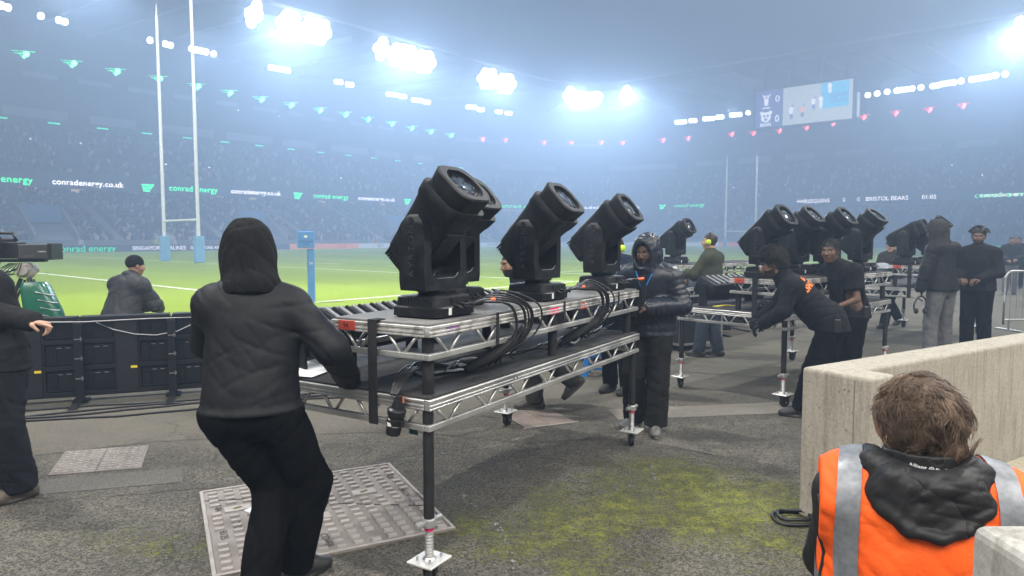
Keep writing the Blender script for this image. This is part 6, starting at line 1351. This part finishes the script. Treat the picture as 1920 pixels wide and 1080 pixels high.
# stewards and ball staff far across the pitch
STEW = make_person('tiny far figure standing by the advertising boards', uv(17, -47), 0, {}, dict(mat=('hi_vis_yellow', (.45, .50, .05)), o=.04), dict(mat=BLACKT, o=.03), dict(skin=PALE, hair=(.03, .02, .02)), vox=.03, seed=44)[0]
STEW['label'] = 'tiny far figure in yellow by the left boards'; STEW['group'] = 'far figures by the boards'
rd = random.Random(12)
for u, v, lab in ((19.5, -47, 'tiny far figure in red by the left boards'), (33.5, -47.5, 'tiny far figure behind the CASTORE board'), (41, -47, 'tiny far figure behind the orange board'), (52, -47, 'tiny far figure behind the white board left of the moving lights'), (54, -46.8, 'second tiny far figure behind the white board'), (72, -47, 'tiny far figure between the moving lights'), (8, -47, 'tiny far figure near the far left boards')):
    o = copy_tree(STEW); o.location = uv(u, v); o.rotation_euler = (0, 0, rd.uniform(2, 4)); o['label'] = lab
    for chd in o.children:
        if chd.name.startswith('jacket'):
            chd.data = chd.data.copy(); chd.data.materials.clear(); cc = rd.choice(((.5, .06, .04), (.6, .2, .04), (.5, .52, .5), (.05, .3, .1))); chd.data.materials.append(cloth('vest%d%d' % (int(cc[0] * 100), int(cc[1] * 100)), cc))
# ================================================================== concrete, covers, small things, the steward
def concrete_material(name, c1, c2, stain):
    m = bpy.data.materials.new(name); m.use_nodes = True; nt = m.node_tree; L = nt.links; N = nt.nodes.new; b = nt.nodes['Principled BSDF']; tc = N('ShaderNodeTexCoord'); P = tc.outputs['Object']
    def noise(sc, det=6, rough=.6, scale=None):
        n = N('ShaderNodeTexNoise'); n.inputs['Scale'].default_value = sc; n.inputs['Detail'].default_value = det; n.inputs['Roughness'].default_value = rough
        if scale: mp = N('ShaderNodeMapping'); mp.inputs['Scale'].default_value = scale; L.new(P, mp.inputs['Vector']); L.new(mp.outputs[0], n.inputs['Vector'])
        else: L.new(P, n.inputs['Vector'])
        return n.outputs['Fac']
    def ramp(f, a, c, p0=.3, p1=.7):
        r = N('ShaderNodeValToRGB'); r.color_ramp.elements[0].position = p0; r.color_ramp.elements[1].position = p1; r.color_ramp.elements[0].color = (*a, 1); r.color_ramp.elements[1].color = (*c, 1); L.new(f, r.inputs['Fac']); return r.outputs[0]
    def mul(a, c, f=1.0):
        x = N('ShaderNodeMix'); x.data_type = 'RGBA'; x.blend_type = 'MULTIPLY'; x.inputs[0].default_value = f; L.new(a, x.inputs[6]); L.new(c, x.inputs[7]); return x.outputs[2]
    col = ramp(noise(2.2), c1, c2); col = mul(col, ramp(noise(4, 8, .7, (6, 6, .55)), stain, (1, 1, 1), .28, .52)); col = mul(col, ramp(noise(55, 4), (.8, .8, .8), (1.1, 1.1, 1.1)))
    v = N('ShaderNodeTexVoronoi'); v.inputs['Scale'].default_value = 26; L.new(P, v.inputs['Vector']); pit = ramp(v.outputs['Distance'], (.35, .33, .3), (1, 1, 1), .035, .07); col = mul(col, pit)
    L.new(col, b.inputs['Base Color']); b.inputs['Roughness'].default_value = .88; b.inputs['Specular IOR Level'].default_value = .3
    bp = N('ShaderNodeBump'); bp.inputs['Strength'].default_value = .35; bp.inputs['Distance'].default_value = .006; L.new(noise(70, 5), bp.inputs['Height']); L.new(bp.outputs[0], b.inputs['Normal'])
    return m
cw = concrete_material('wall_concrete', (.33, .302, .25), (.41, .38, .322), (.64, .61, .54)); cg = concrete_material('grey_concrete', (.30, .29, .26), (.42, .41, .38), (.52, .5, .47)); cs_ = concrete_material('slab_concrete', (.44, .39, .29), (.54, .49, .38), (.75, .72, .66))
K0 = Vector((1.755, 4.12, 0)); va = Vector((.848, .53, 0)).normalized(); vb = Vector((.53, -.848, 0)).normalized(); TH = .25
def Lp(s, t): p = K0 + va * s + vb * t; return (p.x, p.y)
q = MB(); q.prism([Lp(0, 0), Lp(0, .43), Lp(TH, .43), Lp(TH, TH), Lp(6.0, TH), Lp(6.0, 0)][::-1], 0, .925); tag(q.build('concrete_wall', cw, bevel=.022, seg=3, ang=30), 'cream concrete parapet wall with an L-shaped corner, in front of the crew', 'wall')
wj = [o for o in bpy.data.objects if o.name.startswith('concrete_wall')][0]
q = MB(); a_, b_ = Lp(-.0015, .335), Lp(-.0015, .341); c_, d_ = Lp(.01, .341), Lp(.01, .335); q.prism([a_, b_, c_, d_], .02, .90); q.build('joint', mat('joint_dark', (.20, .18, .15), rough=.95), wj)  # thin strip darker than the wall, marking the joint
rq = random.Random(6)
for k in range(26):   # blow holes and chips in the cast faces
    q = MB(); t_ = rq.uniform(.02, .41); z_ = rq.uniform(.05, .86); r_ = rq.uniform(.003, .008); o_ = K0 + vb * t_ + va * -.0012; q.add([(o_.x + vb.x * r_ * math.cos(x) * rq.uniform(.7, 1.2), o_.y + vb.y * r_ * math.cos(x), z_ + r_ * math.sin(x) * rq.uniform(.7, 1.3)) for x in np.linspace(0, 2 * math.pi, 9)[:-1]], [tuple(range(8))]); q.build('blow_hole', MATS['joint_dark'], wj, fixn=False)
q = MB(); q.prism([Lp(TH + .002, TH + .002), Lp(TH, .46), Lp(TH - .02, 2.6), Lp(6, 2.6), Lp(6, TH + .002)][::-1], 0, .03); o = q.build('paved_slab', cs_); o['kind'] = 'structure'
q = MB(); q.prism([(.80, 1.17), (.80, .80), (1.7, .80), (1.7, 1.17)][::-1], 0, 1.205)
tag(q.build('concrete_block', cg, bevel=.02, seg=3), 'grey concrete wall end with a chipped rounded top, bottom right corner', 'wall')

# ------------------------------------------------------------------ cast-iron covers
iron = mat('cast_iron', (.18, .158, .142), (.28, .252, .23), rough=.7, scale=5, detail=9, bump=.3, bscale=120, spec=.3); ironw = mat('cast_iron_worn', (.30, .268, .247), (.38, .345, .32), rough=.6, scale=12, bump=.2, bscale=150); irond = mat('iron_gap', (.03, .028, .024), rough=.9)
Q0 = Vector((-2.09, 4.49, 0)); ang = math.atan2(.60, 1.18)
mh = empty('manhole_cover', Q0, ang, 'large square studded cast-iron cover beside the hooded man\'s feet', 'manhole cover')
SZ = 1.31
q = MB(); q.bb(0, SZ, -SZ, 0, -.02, .008); q.build('plate', iron, mh)
for x0, x1, y0, y1 in ((0, SZ, -.022, 0), (0, SZ, -SZ, -SZ + .022), (0, .022, -SZ + .022, -.022), (SZ - .022, SZ, -SZ + .022, -.022)): q = MB(); q.bb(x0, x1, y0, y1, .009, .015); q.build('rim', ironw, mh, bevel=.003, seg=1)
sq = MB(); sq.box((0, 0, 0), (.060, .038, .014), taper=.84); stud = sq.build('stud', ironw, mh); first = True
pads = [(.20, -.42), (.62, -.78), (.98, -.50)]
sm = stud.data
for i in range(13):
    for j in range(16):
        x = .075 + i * .097; y = -.07 - j * .078 - (.0 if i % 2 else .012)
        if any(abs(x - a) < .115 and abs(y - b) < .068 for a, b in pads): continue
        if (i, j) in ((0, 4), (0, 9), (0, 10), (12, 3), (12, 7), (12, 8), (5, 13), (8, 14), (4, 11), (10, 5)) : continue
        if first: stud.location = (x, y, .0125); first = False
        else: o = bpy.data.objects.new('stud', sm); COL.objects.link(o); o.parent = mh; o.location = (x, y, .0125); o.rotation_euler = (0, 0, rd.uniform(-.04, .04))
for a, b in pads:
    q = MB(); q.box((a, b, .0115), (.16, .095, .009), taper=.95); kp = q.build('key_plate', ironw, mh); q = MB(); q.box((a, b, .0168), (.05, .022, .002), (Vector((.9, .4, 0)).normalized(), Vector((-.4, .9, 0)).normalized(), Z_)); q.build('key_hole', mat('moss_in_hole', (.10, .11, .02), rough=.9), kp)
for x0, y0, x1, y1 in ((0.02, -.19, .35, -.30), (.35, -.30, .62, -.52), (.62, -.52, .95, -.72), (.95, -.72, 1.29, -.92)): q = MB(); q.bar((x0, y0, .0095), (x1, y1, .0095), .009, .003); q.build('crack', irond, mh)
for t, x, y in (('B125', .09, -.80), ('7-84', .09, -.36), ('EN124', 1.22, -.62), ('PGK', 1.22, -.28), ('DUCT', .17, -.70), ('COVER', .60, -1.13)): place_text('lettering', t, .06, (x, y, .009), (0, -1, 0), (1, 0, 0), irond, mh, off=.0015)
# moss caught along its edges
sm_ = empty('manhole_cover', (-3.33, 4.82, 0), R(16), 'small weathered access cover with chevron ribs on the ground at left', 'manhole cover')
iron2 = mat('cover_pale', (.15, .135, .12), (.24, .22, .195), rough=.75, scale=6, detail=8, bump=.25, bscale=130)
sh = Matrix(((1, -.12, 0, 0), (0, 1, 0, 0), (0, 0, 1, 0), (0, 0, 0, 1)))
for k in range(2): q = MB(); q.bb(.305 * k + .003, .305 * (k + 1) - .003, 0, .60, -.01, .008); q.xf(sh); q.build('leaf', iron2, sm_)
for i in range(10):
    for j in range(9):
        q = MB(); c_ = Vector((.045 + i * .058, .05 + j * .062, .010)); d_ = Vector((1, 1 if (i + j) % 2 else -1, 0)).normalized(); q.box(c_, (.040, .012, .006), (d_, Vector((-d_.y, d_.x, 0)), Z_)); q.xf(sh); q.build('rib', ironw, sm_)
pk = empty('manhole_cover', (0.12, 6.05, 0), R(24), 'reddish flat access cover under the striding boots', 'manhole cover'); redi = mat('cover_red', (.17, .135, .115), (.23, .19, .165), rough=.8, scale=5, detail=8, bump=.2)
for k in range(2): q = MB(); q.bb(.26 * k + .003, .26 * (k + 1) - .003, 0, .62, -.01, .007); q.build('leaf', redi, pk)
q = MB(); q.bb(-.02, .54, -.018, 0, -.01, .012); q.build('rim', ironw, pk)

# ------------------------------------------------------------------ blue plastic stool
bs = mat('blue_plastic', (.02, .19, .56), (.025, .21, .60), rough=.35, scale=3); st = empty('step_stool', (1.10, 8.5, 0), R(-14), 'blue plastic step stool on the ground behind the nearest deck', 'stool')
q = MB(); q.loft([rrect((0, 0, z), X_, Y_, hx, hy, .03) for z, hx, hy in ((.29, .165, .135), (.30, .17, .14), (.325, .165, .135), (.33, .155, .125))]); q.build('seat', bs, st, smooth=40)
for sx in (-1, 1):
    for sy in (-1, 1): q = MB(); q.loft([rrect((sx * (.135 + .035 * (1 - z / .3)), sy * (.108 + .03 * (1 - z / .3)), z), X_, Y_, .036, .03, .012) for z in (0, .012, .3)]); q.build('leg', bs, st, smooth=40)
for s_ in (-1, 1):
    q = MB(); q.bar((-.13, s_ * .118, .27), (.13, s_ * .118, .27), .012, .06); q.bar((-.14, s_ * .132, .10), (.14, s_ * .132, .10), .012, .03); q.build('side_panel', bs, st, bevel=.004, seg=1)
    q = MB(); q.bar((s_ * .146, -.10, .27), (s_ * .146, .10, .27), .012, .06); q.bar((s_ * .158, -.11, .10), (s_ * .158, .11, .10), .012, .03); q.build('end_panel', bs, st, bevel=.004, seg=1)
# ------------------------------------------------------------------ crowd barrier
bar = empty('crowd_barrier', (9.05, 12.6, 0), R(8), 'steel crowd barrier with upright bars at the right edge', 'barrier'); stl = mat('barrier_steel', (.34, .34, .34), (.48, .48, .47), rough=.4, metal=.7, scale=9)
q = MB(); q.tube([(0, 0, .12), (0, 0, .95)] + [(.15 - .15 * math.cos(t), 0, .95 + .15 * math.sin(t)) for t in np.linspace(.2, math.pi / 2, 6)] + [(2.1, 0, 1.10), (2.3, 0, 1.0), (2.3, 0, .12)], .021, 10); q.build('frame', stl, bar, smooth=True); q = MB(); q.cyl((0, 0, .2), (2.3, 0, .2), .016, n=10); q.build('bottom_rail', stl, bar, smooth=40)
for k in range(17): q = MB(); q.cyl((.13 + k * .127, 0, .2), (.13 + k * .127, 0, 1.09), .008, n=8); q.build('upright_bar', stl, bar, smooth=40)
for x in (.12, 2.18): q = MB(); q.bar((x, -.3, .02), (x, .3, .02), .05, .02); q.bar((x, 0, .02), (x, 0, .2), .03, .03); q.build('foot', stl, bar)
# flight cases: under the far deck, far right
casem = mat('case_black', (.014, .014, .015), (.022, .022, .023), rough=.5, scale=5)
def flight_case(loc, rz, d, label):
    r = empty('flight_case', loc, rz, label, 'flight case'); w, l, h = d; q = MB(); q.bb(-w / 2, w / 2, -l / 2, l / 2, .10, h); q.build('box', casem, r)
    for sx in (-1, 1):
        for sy in (-1, 1):
            q = MB(); q.bar((sx * w / 2, sy * l / 2, .10), (sx * w / 2, sy * l / 2, h), .03, .03, (0, 1, 0)); q.build('corner_edge', alu, r); q = MB(); q.lathe([(.02, -.015), (.04, -.012), (.04, .012), (.02, .015)], (sx * (w / 2 - .08), sy * (l / 2 - .08), .04), (X_, Z_, Y_), 14); q.cyl((sx * (w / 2 - .08), sy * (l / 2 - .08), .04), (sx * (w / 2 - .08), sy * (l / 2 - .08), .10), .025, n=8); q.build('caster', rubber, r)
        for z in (.115, h - .012): q = MB(); q.bar((-w / 2, sx * l / 2, z), (w / 2, sx * l / 2, z), .032, .032); q.build('edge', alu, r); q = MB(); q.bar((sx * w / 2, -l / 2, z), (sx * w / 2, l / 2, z), .032, .032); q.build('edge', alu, r)
    q = MB(); q.bb(-.06, .06, -l / 2 - .012, -l / 2 + .004, h * .55, h * .55 + .10); q.build('handle', alud, r)
flight_case((2.75, 10.6, 0), R(30), (.85, .5, .62), 'black flight case with silver edges on the ground left of the jeans'); flight_case((15.6, 24.5, 0), R(20), (1.2, .7, .85), 'far flight case in the right background'); flight_case((14.1, 25.2, 0), R(-10), (.9, .6, 1.0), 'second far flight case in the right background')
# cable coil by the foot of the wall
for k, (r0, lab) in enumerate(((.11, 'outer loop of black cable at the foot of the concrete wall'), (.085, 'inner loop of black cable at the foot of the concrete wall'))):
    q = MB(); q.tube([(1.70 + r0 * 1.1 * math.cos(t), 4.05 + r0 * math.sin(t), .013 + .02 * k + .006 * math.sin(3 * t)) for t in np.linspace(.4, 6.3, 30)] + [(1.95 + .1 * k, 3.7, .015), (2.1 + .1 * k, 3.4, .015)], .011, 6); tag(q.build('cable_coil', blackcab, smooth=True), lab, 'cable')

# ------------------------------------------------------------------ television camera on its tripod
tv = empty('television_camera', (-5.62, 7.95, 0), R(8), 'broadcast camera with box lens on a tripod at the left edge', 'camera'); cgr = mat('camera_grey', (.035, .036, .038), (.045, .046, .048), rough=.5, scale=8); cbk = mat('camera_black', (.012, .012, .013), rough=.45); beige = mat('pan_head', (.34, .31, .27), (.42, .39, .35), rough=.45, scale=6)
q = MB(); q.bb(-.02, .33, -.12, .12, 1.465, 1.635); bl = q.build('box_lens', cgr, tv, bevel=.012); q = MB(); q.bb(.30, .345, -.13, .13, 1.455, 1.645); q.build('hood', cbk, bl, bevel=.006)
place_text('lettering', 'FUJINON', .022, (.24, -.121, 1.55), (1, 0, 0), (0, 0, 1), stick, bl); place_text('lettering', 'UA107x8.4 AF', .016, (.10, -.121, 1.50), (1, 0, 0), (0, 0, 1), mat('grey_print', (.3, .3, .3)), bl)
q = MB(); q.bb(-.40, -.03, -.10, .10, 1.47, 1.66); q.cyl((-.03, 0, 1.56), (-.07, 0, 1.56), .10, n=20); q.bb(-.33, -.10, -.04, .04, 1.66, 1.70); q.build('camera_body', cbk, tv, bevel=.01); q = MB(); q.tube([(-.38, 0, 1.68), (-.35, 0, 1.76), (-.12, 0, 1.76), (-.08, 0, 1.67)], .017, 8); q.build('handle', cbk, tv, smooth=True)
q = MB(); q.bb(-.36, -.16, -.26, -.14, 1.56, 1.72); q.bb(-.46, -.36, -.25, -.15, 1.57, 1.71); q.build('viewfinder', cbk, tv, bevel=.008)
q = MB(); q.bb(-.30, .22, -.05, .05, 1.43, 1.462); q.build('sled', cbk, tv, bevel=.004, seg=1); q = MB(); q.lathe([(.07, 0), (.09, .02), (.095, .07), (.08, .10), (.085, .13), (.06, .17)], (0, 0, 1.25), None, 20); q.cyl((.02, -.13, 1.34), (.02, .13, 1.34), .06, n=16); q.build('pan_head', beige, tv, smooth=40); q = MB(); q.tube([(-.05, -.1, 1.35), (-.35, -.28, 1.22), (-.55, -.34, 1.16)], .012, 8); q.build('pan_bar', cbk, tv, smooth=True)
for a in (200, 320, 80): q = MB(); c_, s_ = math.cos(R(a)), math.sin(R(a)); q.cyl((.05 * c_, .05 * s_, 1.24), (.55 * c_, .55 * s_, .02), .022, .016, 10); q.cyl((.05 * c_ + .03, .05 * s_ + .02, 1.22), (.3 * c_ + .03, .3 * s_ + .02, .62), .014, n=8); q.build('tripod_leg', cbk, tv, smooth=40)
for k in range(7): q = MB(); q.tube([(-.38 + .03 * k, -.11, 1.50 - .01 * k), (-.42 + .03 * k, -.22, 1.38 - .02 * k), (-.30 + .05 * k, -.16, 1.30), (-.10 + .02 * k, -.12, 1.42)], .006, 5); q.build('camera_cable', cbk, tv, smooth=True)
gp = empty('tripod_padding', (-5.30, 7.55, 0), R(15), 'glossy green padded bag leaning below the camera', 'padding'); grn = mat('green_vinyl', (.008, .10, .055), (.010, .125, .07), rough=.22, scale=5, bump=.35, bscale=14, spec=.6)
q = MB(); q.loft([rrect((.04 + (1.22 - z) * .24, 0, z), X_, Y_, hx, hy, .05) for z, hx, hy in ((.02, .17, .13), (.4, .18, .14), (.9, .165, .13), (1.17, .13, .11), (1.22, .11, .09))]); q.build('pad', grn, gp, smooth=40)
for k in range(6): q = MB(); z = 1.12 - k * .085; x = .04 + (1.22 - z) * .24; q.tube([(x + .03, -.138, z), (x + .16, -.12, z - .035), (x + .175, -.02, z - .045)], .008, 5); q.build('lacing', stick, gp, smooth=True)

# ------------------------------------------------------------------ the steward in the orange vest
PV = Vector((1.0, 1.65, 0)); RZV = -.38
pv, JV, hfV, jkV = make_person('steward with curly brown hair in an orange high-visibility vest, seen from behind', PV, RZV,
    dict(pelvis=(0, -.01, .62), chest=(0, .0, .935), neck=(0, .0, 1.130), head=(-.012, .035, 1.255), lsh=(-.165, .0, 1.065), rsh=(.165, .0, 1.065), lel=(-.19, .13, .82), rel=(.19, .13, .82), lwr=(-.10, .32, .74), rwr=(.12, .30, .74), lhip=(-.09, .02, .60), rhip=(.09, .02, .60), lkn=(-.11, .44, .58), rkn=(.11, .44, .58), lan=(-.12, .40, .085), ran=(.12, .40, .085)),
    dict(mat=('rain_black', (.010, .010, .011), (.015, .015, .016), .55, .10, 60, 0, 10, .35), o=.018, box=.17, hem=.02, amp=.004, collar_h=.0, collar=False), dict(mat=BLACKT, o=.03), dict(skin=(.50, .29, .215), look=(.62, -.05, 0), hair=(.085, .055, .036), h=.005, s=.92), vox=.0095, seed=50)
rt, fw, up = body_frame(JV)
# vest: outer shell without sleeves, open neck
f = Field((-.34, -.26, .56), (.34, .24, 1.24), .0075); J = JV; torso(f, J, .052, .05, box=.215); f.cone(A3(J['pelvis']), A3(J['pelvis']) + A3((0, 0, -.05)), .20, .21, .04, (fw, 1.4))
for sd, sg in (('l', -1), ('r', 1)): s0 = A3(J[sd + 'sh']); f.cone(s0 - A3((sg * .06, 0, -.0)), s0 + A3((sg * .055, 0, -.02)), .090, .080, .05)
fd = folds(77, .006, 30, (1.2, .4, 1)); f.wrinkle(lambda P: fd(P)); f.cut((0, 0, .60), (0, 0, -1)); f.ell((0, .0, 1.185), (.125, .15, .085), None, .012, sub=True)
for sg in (-1, 1): f.cut((sg * .225, 0, 1.0), (sg * 1.0, 0, .0))
orv = mat('vest_orange', (.88, .105, .010), (.95, .13, .014), rough=.62, scale=9, bump=.22, bscale=55, spec=.3); vest = np_mesh('vest', [f.mesh()], orv, pv)
bvv = bvh_of(vest); refl = mat('reflective_tape', (.17, .18, .20), (.23, .245, .265), rough=.40, scale=60, metal=.2, bump=.12, bscale=40)
def strip_on(bv, pts, width, side, cast, m, parent, name, off=.0042, n=26, nw=5):
    P = [Vector(p) for p in pts]; vs = []; q = MB(); seg = []
    for i in range(n + 1):
        t = i / n * (len(P) - 1); k = min(int(t), len(P) - 2); seg.append((P[k].lerp(P[k + 1], t - k), Vector(cast[k]).lerp(Vector(cast[k + 1]), t - k).normalized(), Vector(side[k]).lerp(Vector(side[k + 1]), t - k).normalized()))
    for p, c_, s_ in seg:
        for j in range(nw):
            a = p + s_ * width * (j / (nw - 1) - .5); h = bv.ray_cast(a - c_ * .35, c_); vs.append((h[0] - c_ * off) if h[0] is not None else a)
    q.add(vs, [(i * nw + j, i * nw + j + 1, (i + 1) * nw + j + 1, (i + 1) * nw + j) for i in range(n) for j in range(nw - 1)]); return q.build(name, m, parent, smooth=True)
B_ = (0, 1, 0); Dn = (0, .25, -1)
for sg in (-1, 1):
    strip_on(bvv, [(sg * .150, 0, .62), (sg * .160, 0, .80), (sg * .168, 0, .95), (sg * .165, -.06, 1.05), (sg * .155, .0, 1.14), (sg * .15, .08, 1.10)], .052, [(1, 0, 0)] * 6, [B_, B_, B_, (0, .8, -.5), Dn, (0, -.6, -.8)], refl, vest, 'reflective_strip')
strip_on(bvv, [(-.24, 0, .865), (-.12, 0, .80), (0, 0, .775), (.12, 0, .775), (.24, 0, .79)], .055, [(0, 0, 1)] * 5, [(1, .35, 0), (.3, 1, 0), B_, (-.3, 1, 0), (-1, .35, 0)], refl, vest, 'reflective_band')
print_on(vest, [(text_mesh('BI', .07, bold=.003, subdiv=.02), (-.185, 0, .765), (1, 0, 0), (0, 0, 1))], mat('vest_print', (.05, .012, .01), rough=.7), 'lettering')
for sg in (-1, 1):   # dark binding along the armholes
    pts = []
    for z in np.linspace(.74, 1.06, 14):
        h = bvv.ray_cast(Vector((sg * .5, -.055, z)), Vector((-sg, 0, 0))); 
        if h[0] is not None: pts.append(h[0] + Vector((sg * .001, 0, 0)))
    if len(pts) > 3: loop_tube(pv, pts, .0045, blk, 'binding', vest)
# rain jacket collar with print, folded hood on the back
rain = MATS['cloth_rain_black']
f = Field((-.16, -.2, 1.09), (.16, .2, 1.36), .0065); f.cone((0, .01, 1.14), (0, .005, 1.268), .098, .082, .02, ((0, 1, 0), 1.0)); f.wrinkle(lambda P: folds(5, .002, 60)(P)); f.cone((0, .01, 1.22), (0, .005, 1.36), .072, .072, .0, sub=True); f.cut((0, 0, 1.270), (0, .10, 1)); cv, cq = f.mesh(); cv = cv + np.array((0, 0, -.085)); col = np_mesh('collar', [(cv, cq)], rain, pv)
print_on(col, [(text_mesh('Allianz', .0135, bold=.0003, subdiv=.01), (-.018, 0, 1.165), (1, 0, -.06), (0, 0, 1)), (text_mesh('Stadium', .0135, bold=.0003, subdiv=.01), (.040, 0, 1.159), (1, 0, -.06), (0, 0, 1))], stick, 'lettering')
ring = bpy.data.meshes.new('emblem'); an = np.linspace(0, 2 * math.pi, 17)[:-1]; ring.from_pydata([(.0058 * math.cos(t), .0058 * math.sin(t), 0) for t in an] + [(.0043 * math.cos(t), .0043 * math.sin(t), 0) for t in an], [], [(i, (i + 1) % 16, 16 + (i + 1) % 16, 16 + i) for i in range(16)])
print_on(col, [(ring, (.010, 0, 1.162), (1, 0, -.06), (0, 0, 1)), (rect_mesh([(-.0022, .0022, -.002, .002)]), (.010, 0, 1.162), (1, 0, -.06), (0, 0, 1))], stick, 'emblem')
f = Field((-.26, -.30, .90), (.26, .14, 1.26), .006)
roll = [(-.125, .045, 1.165), (-.120, -.04, 1.165), (-.075, -.105, 1.150), (0, -.125, 1.135), (.075, -.105, 1.145), (.120, -.04, 1.160), (.125, .045, 1.160)]
for a_, b_ in zip(roll[:-1], roll[1:]): f.cone(a_, b_, .040, .040, .03)
f.ell((0, -.105, 1.085), (.140, .055, .075), None, .03); f.ell((0, -.120, 1.035), (.105, .048, .055), None, .04); f.ell((-.085, -.095, 1.10), (.065, .050, .05), None, .03); f.ell((.085, -.095, 1.10), (.065, .050, .05), None, .03)
lip = [(-.150, -.06, 1.125), (-.105, -.135, 1.060), (-.05, -.165, 1.015), (.02, -.170, 1.005), (.08, -.155, 1.03), (.130, -.115, 1.085), (.155, -.05, 1.125)]
for a_, b_ in zip(lip[:-1], lip[1:]): f.cone(a_, b_, .016, .016, .018)
fa, fb = folds(60, .010, 30, (.4, 1, 1.4)), folds(61, .0035, 75); 
def pleat(P):
    s = 0
    for d1, d2, fq, am, ph in (((.3, .2, .9), (.9, 0, -.3), 70, .004, .6), ((-.5, .3, .8), (.8, .2, .5), 55, .0035, 2.4)):
        v = np.sin((P @ unit(d1)) * fq + 1.2 * np.sin((P @ unit(d2)) * 14 + ph) + ph); s = s + am * ((1 - np.abs(v)) ** 4 - .12) * np.clip(np.sin((P @ unit(d2)) * 20 + ph) * 1.2 + .4, 0, 1)
    return s
f.wrinkle(lambda P: .55 * fa(P) + fb(P) + pleat(P)); f.ell((0, -.01, 1.20), (.085, .075, .05), None, .01, sub=True); hv_, hq_ = f.mesh(); np_mesh('hood', [((hv_ - np.array((0, -.05, 1.16))) * np.array((.86, .80, .78)) + np.array((0, -.062, 1.150)), hq_)], rain, pv)
# hair: a soft mass under many curled strands
cH = A3(JV['head']); x, y, z = hfV; f = Field(cH - .22, cH + .22, .007)
for (a, b, d), r in (((0, -.015, .031), (.074, .092, .077)), ((.008, -.052, -.015), (.070, .060, .074)), ((.028, -.065, -.070), (.052, .040, .040)), ((-.042, -.02, .0), (.032, .052, .056)), ((.042, -.03, .0), (.038, .056, .062))): f.ell(cH + x * a + y * b + z * d, r, hfV, .03)
f.ell(cH + y * .115 - z * .04, (.075, .075, .095), hfV, .01, sub=True); f.ell(cH - x * .085 + y * .045 - z * .055, (.035, .05, .06), hfV, .012, sub=True); fd = folds(3, .006, 70); f.wrinkle(lambda P: fd(P)); hv = f.mesh()
hairm = mat('curly_hair', (.055, .034, .022), (.21, .14, .095), rough=.45, scale=34, detail=3, spec=.45, bump=.3, bscale=300)
hb = np_mesh('hair', [hv], hairm, pv); HB = np.stack(hfV, 1)
def keep_hair(p): L = (p - cH) @ HB; return ~((L[:, 1] > .075) & (L[:, 2] < .06))
curl_strands(pv, hv, cH - y * .03, 9000, (.045, .085), (.004, .009), (60, 105), .0008, hairm, keep=keep_hair, down=-z * .8, clump=330, seg=15)
er = MB(); pe = Vector(cH - x * .085 - z * .040 - y * .004); er.tube([pe + Vector((0, .007 * math.cos(t), -.008 + .007 * math.sin(t))) for t in np.linspace(0, 6.28, 12)], .0014, 5); er.build('earring', mat('gold', (.7, .5, .2), rough=.25, metal=1), pv)
stv = empty('folding_chair', PV, RZV, 'black chair under the steward in the orange vest', 'chair'); q = MB(); q.bb(-.20, .20, -.16, .24, .46, .50); q.build('seat', blk, stv, bevel=.01)
for sx in (-1, 1):
    for yy in (-.14, .22): q = MB(); q.cyl((sx * .18, yy, 0), (sx * .18, yy, .47), .013, n=8); q.build('leg', blk, stv)
# ------------------------------------------------------------------ haze: the floodlit air of the stadium
def haze():
    m = bpy.data.materials.new('haze_air'); m.use_nodes = True; nt = m.node_tree
    nt.nodes.remove(nt.nodes['Principled BSDF']); out = nt.nodes['Material Output']
    pv = nt.nodes.new('ShaderNodeVolumePrincipled'); pv.inputs['Color'].default_value = HAZE_COL; pv.inputs['Density'].default_value = HAZE_D
    pv.inputs['Anisotropy'].default_value = HAZE_G
    nt.links.new(pv.outputs[0], out.inputs['Volume'])
    q = MB(); q.bb(-195, 235, -65, 265, -1.0, 52); o = q.build('haze', m); o['kind'] = 'stuff'
    m.cycles.homogeneous_volume = True
    return o
HAZE_COL = (.43, .58, .82, 1); HAZE_D = .0112; HAZE_G = .5
haze()
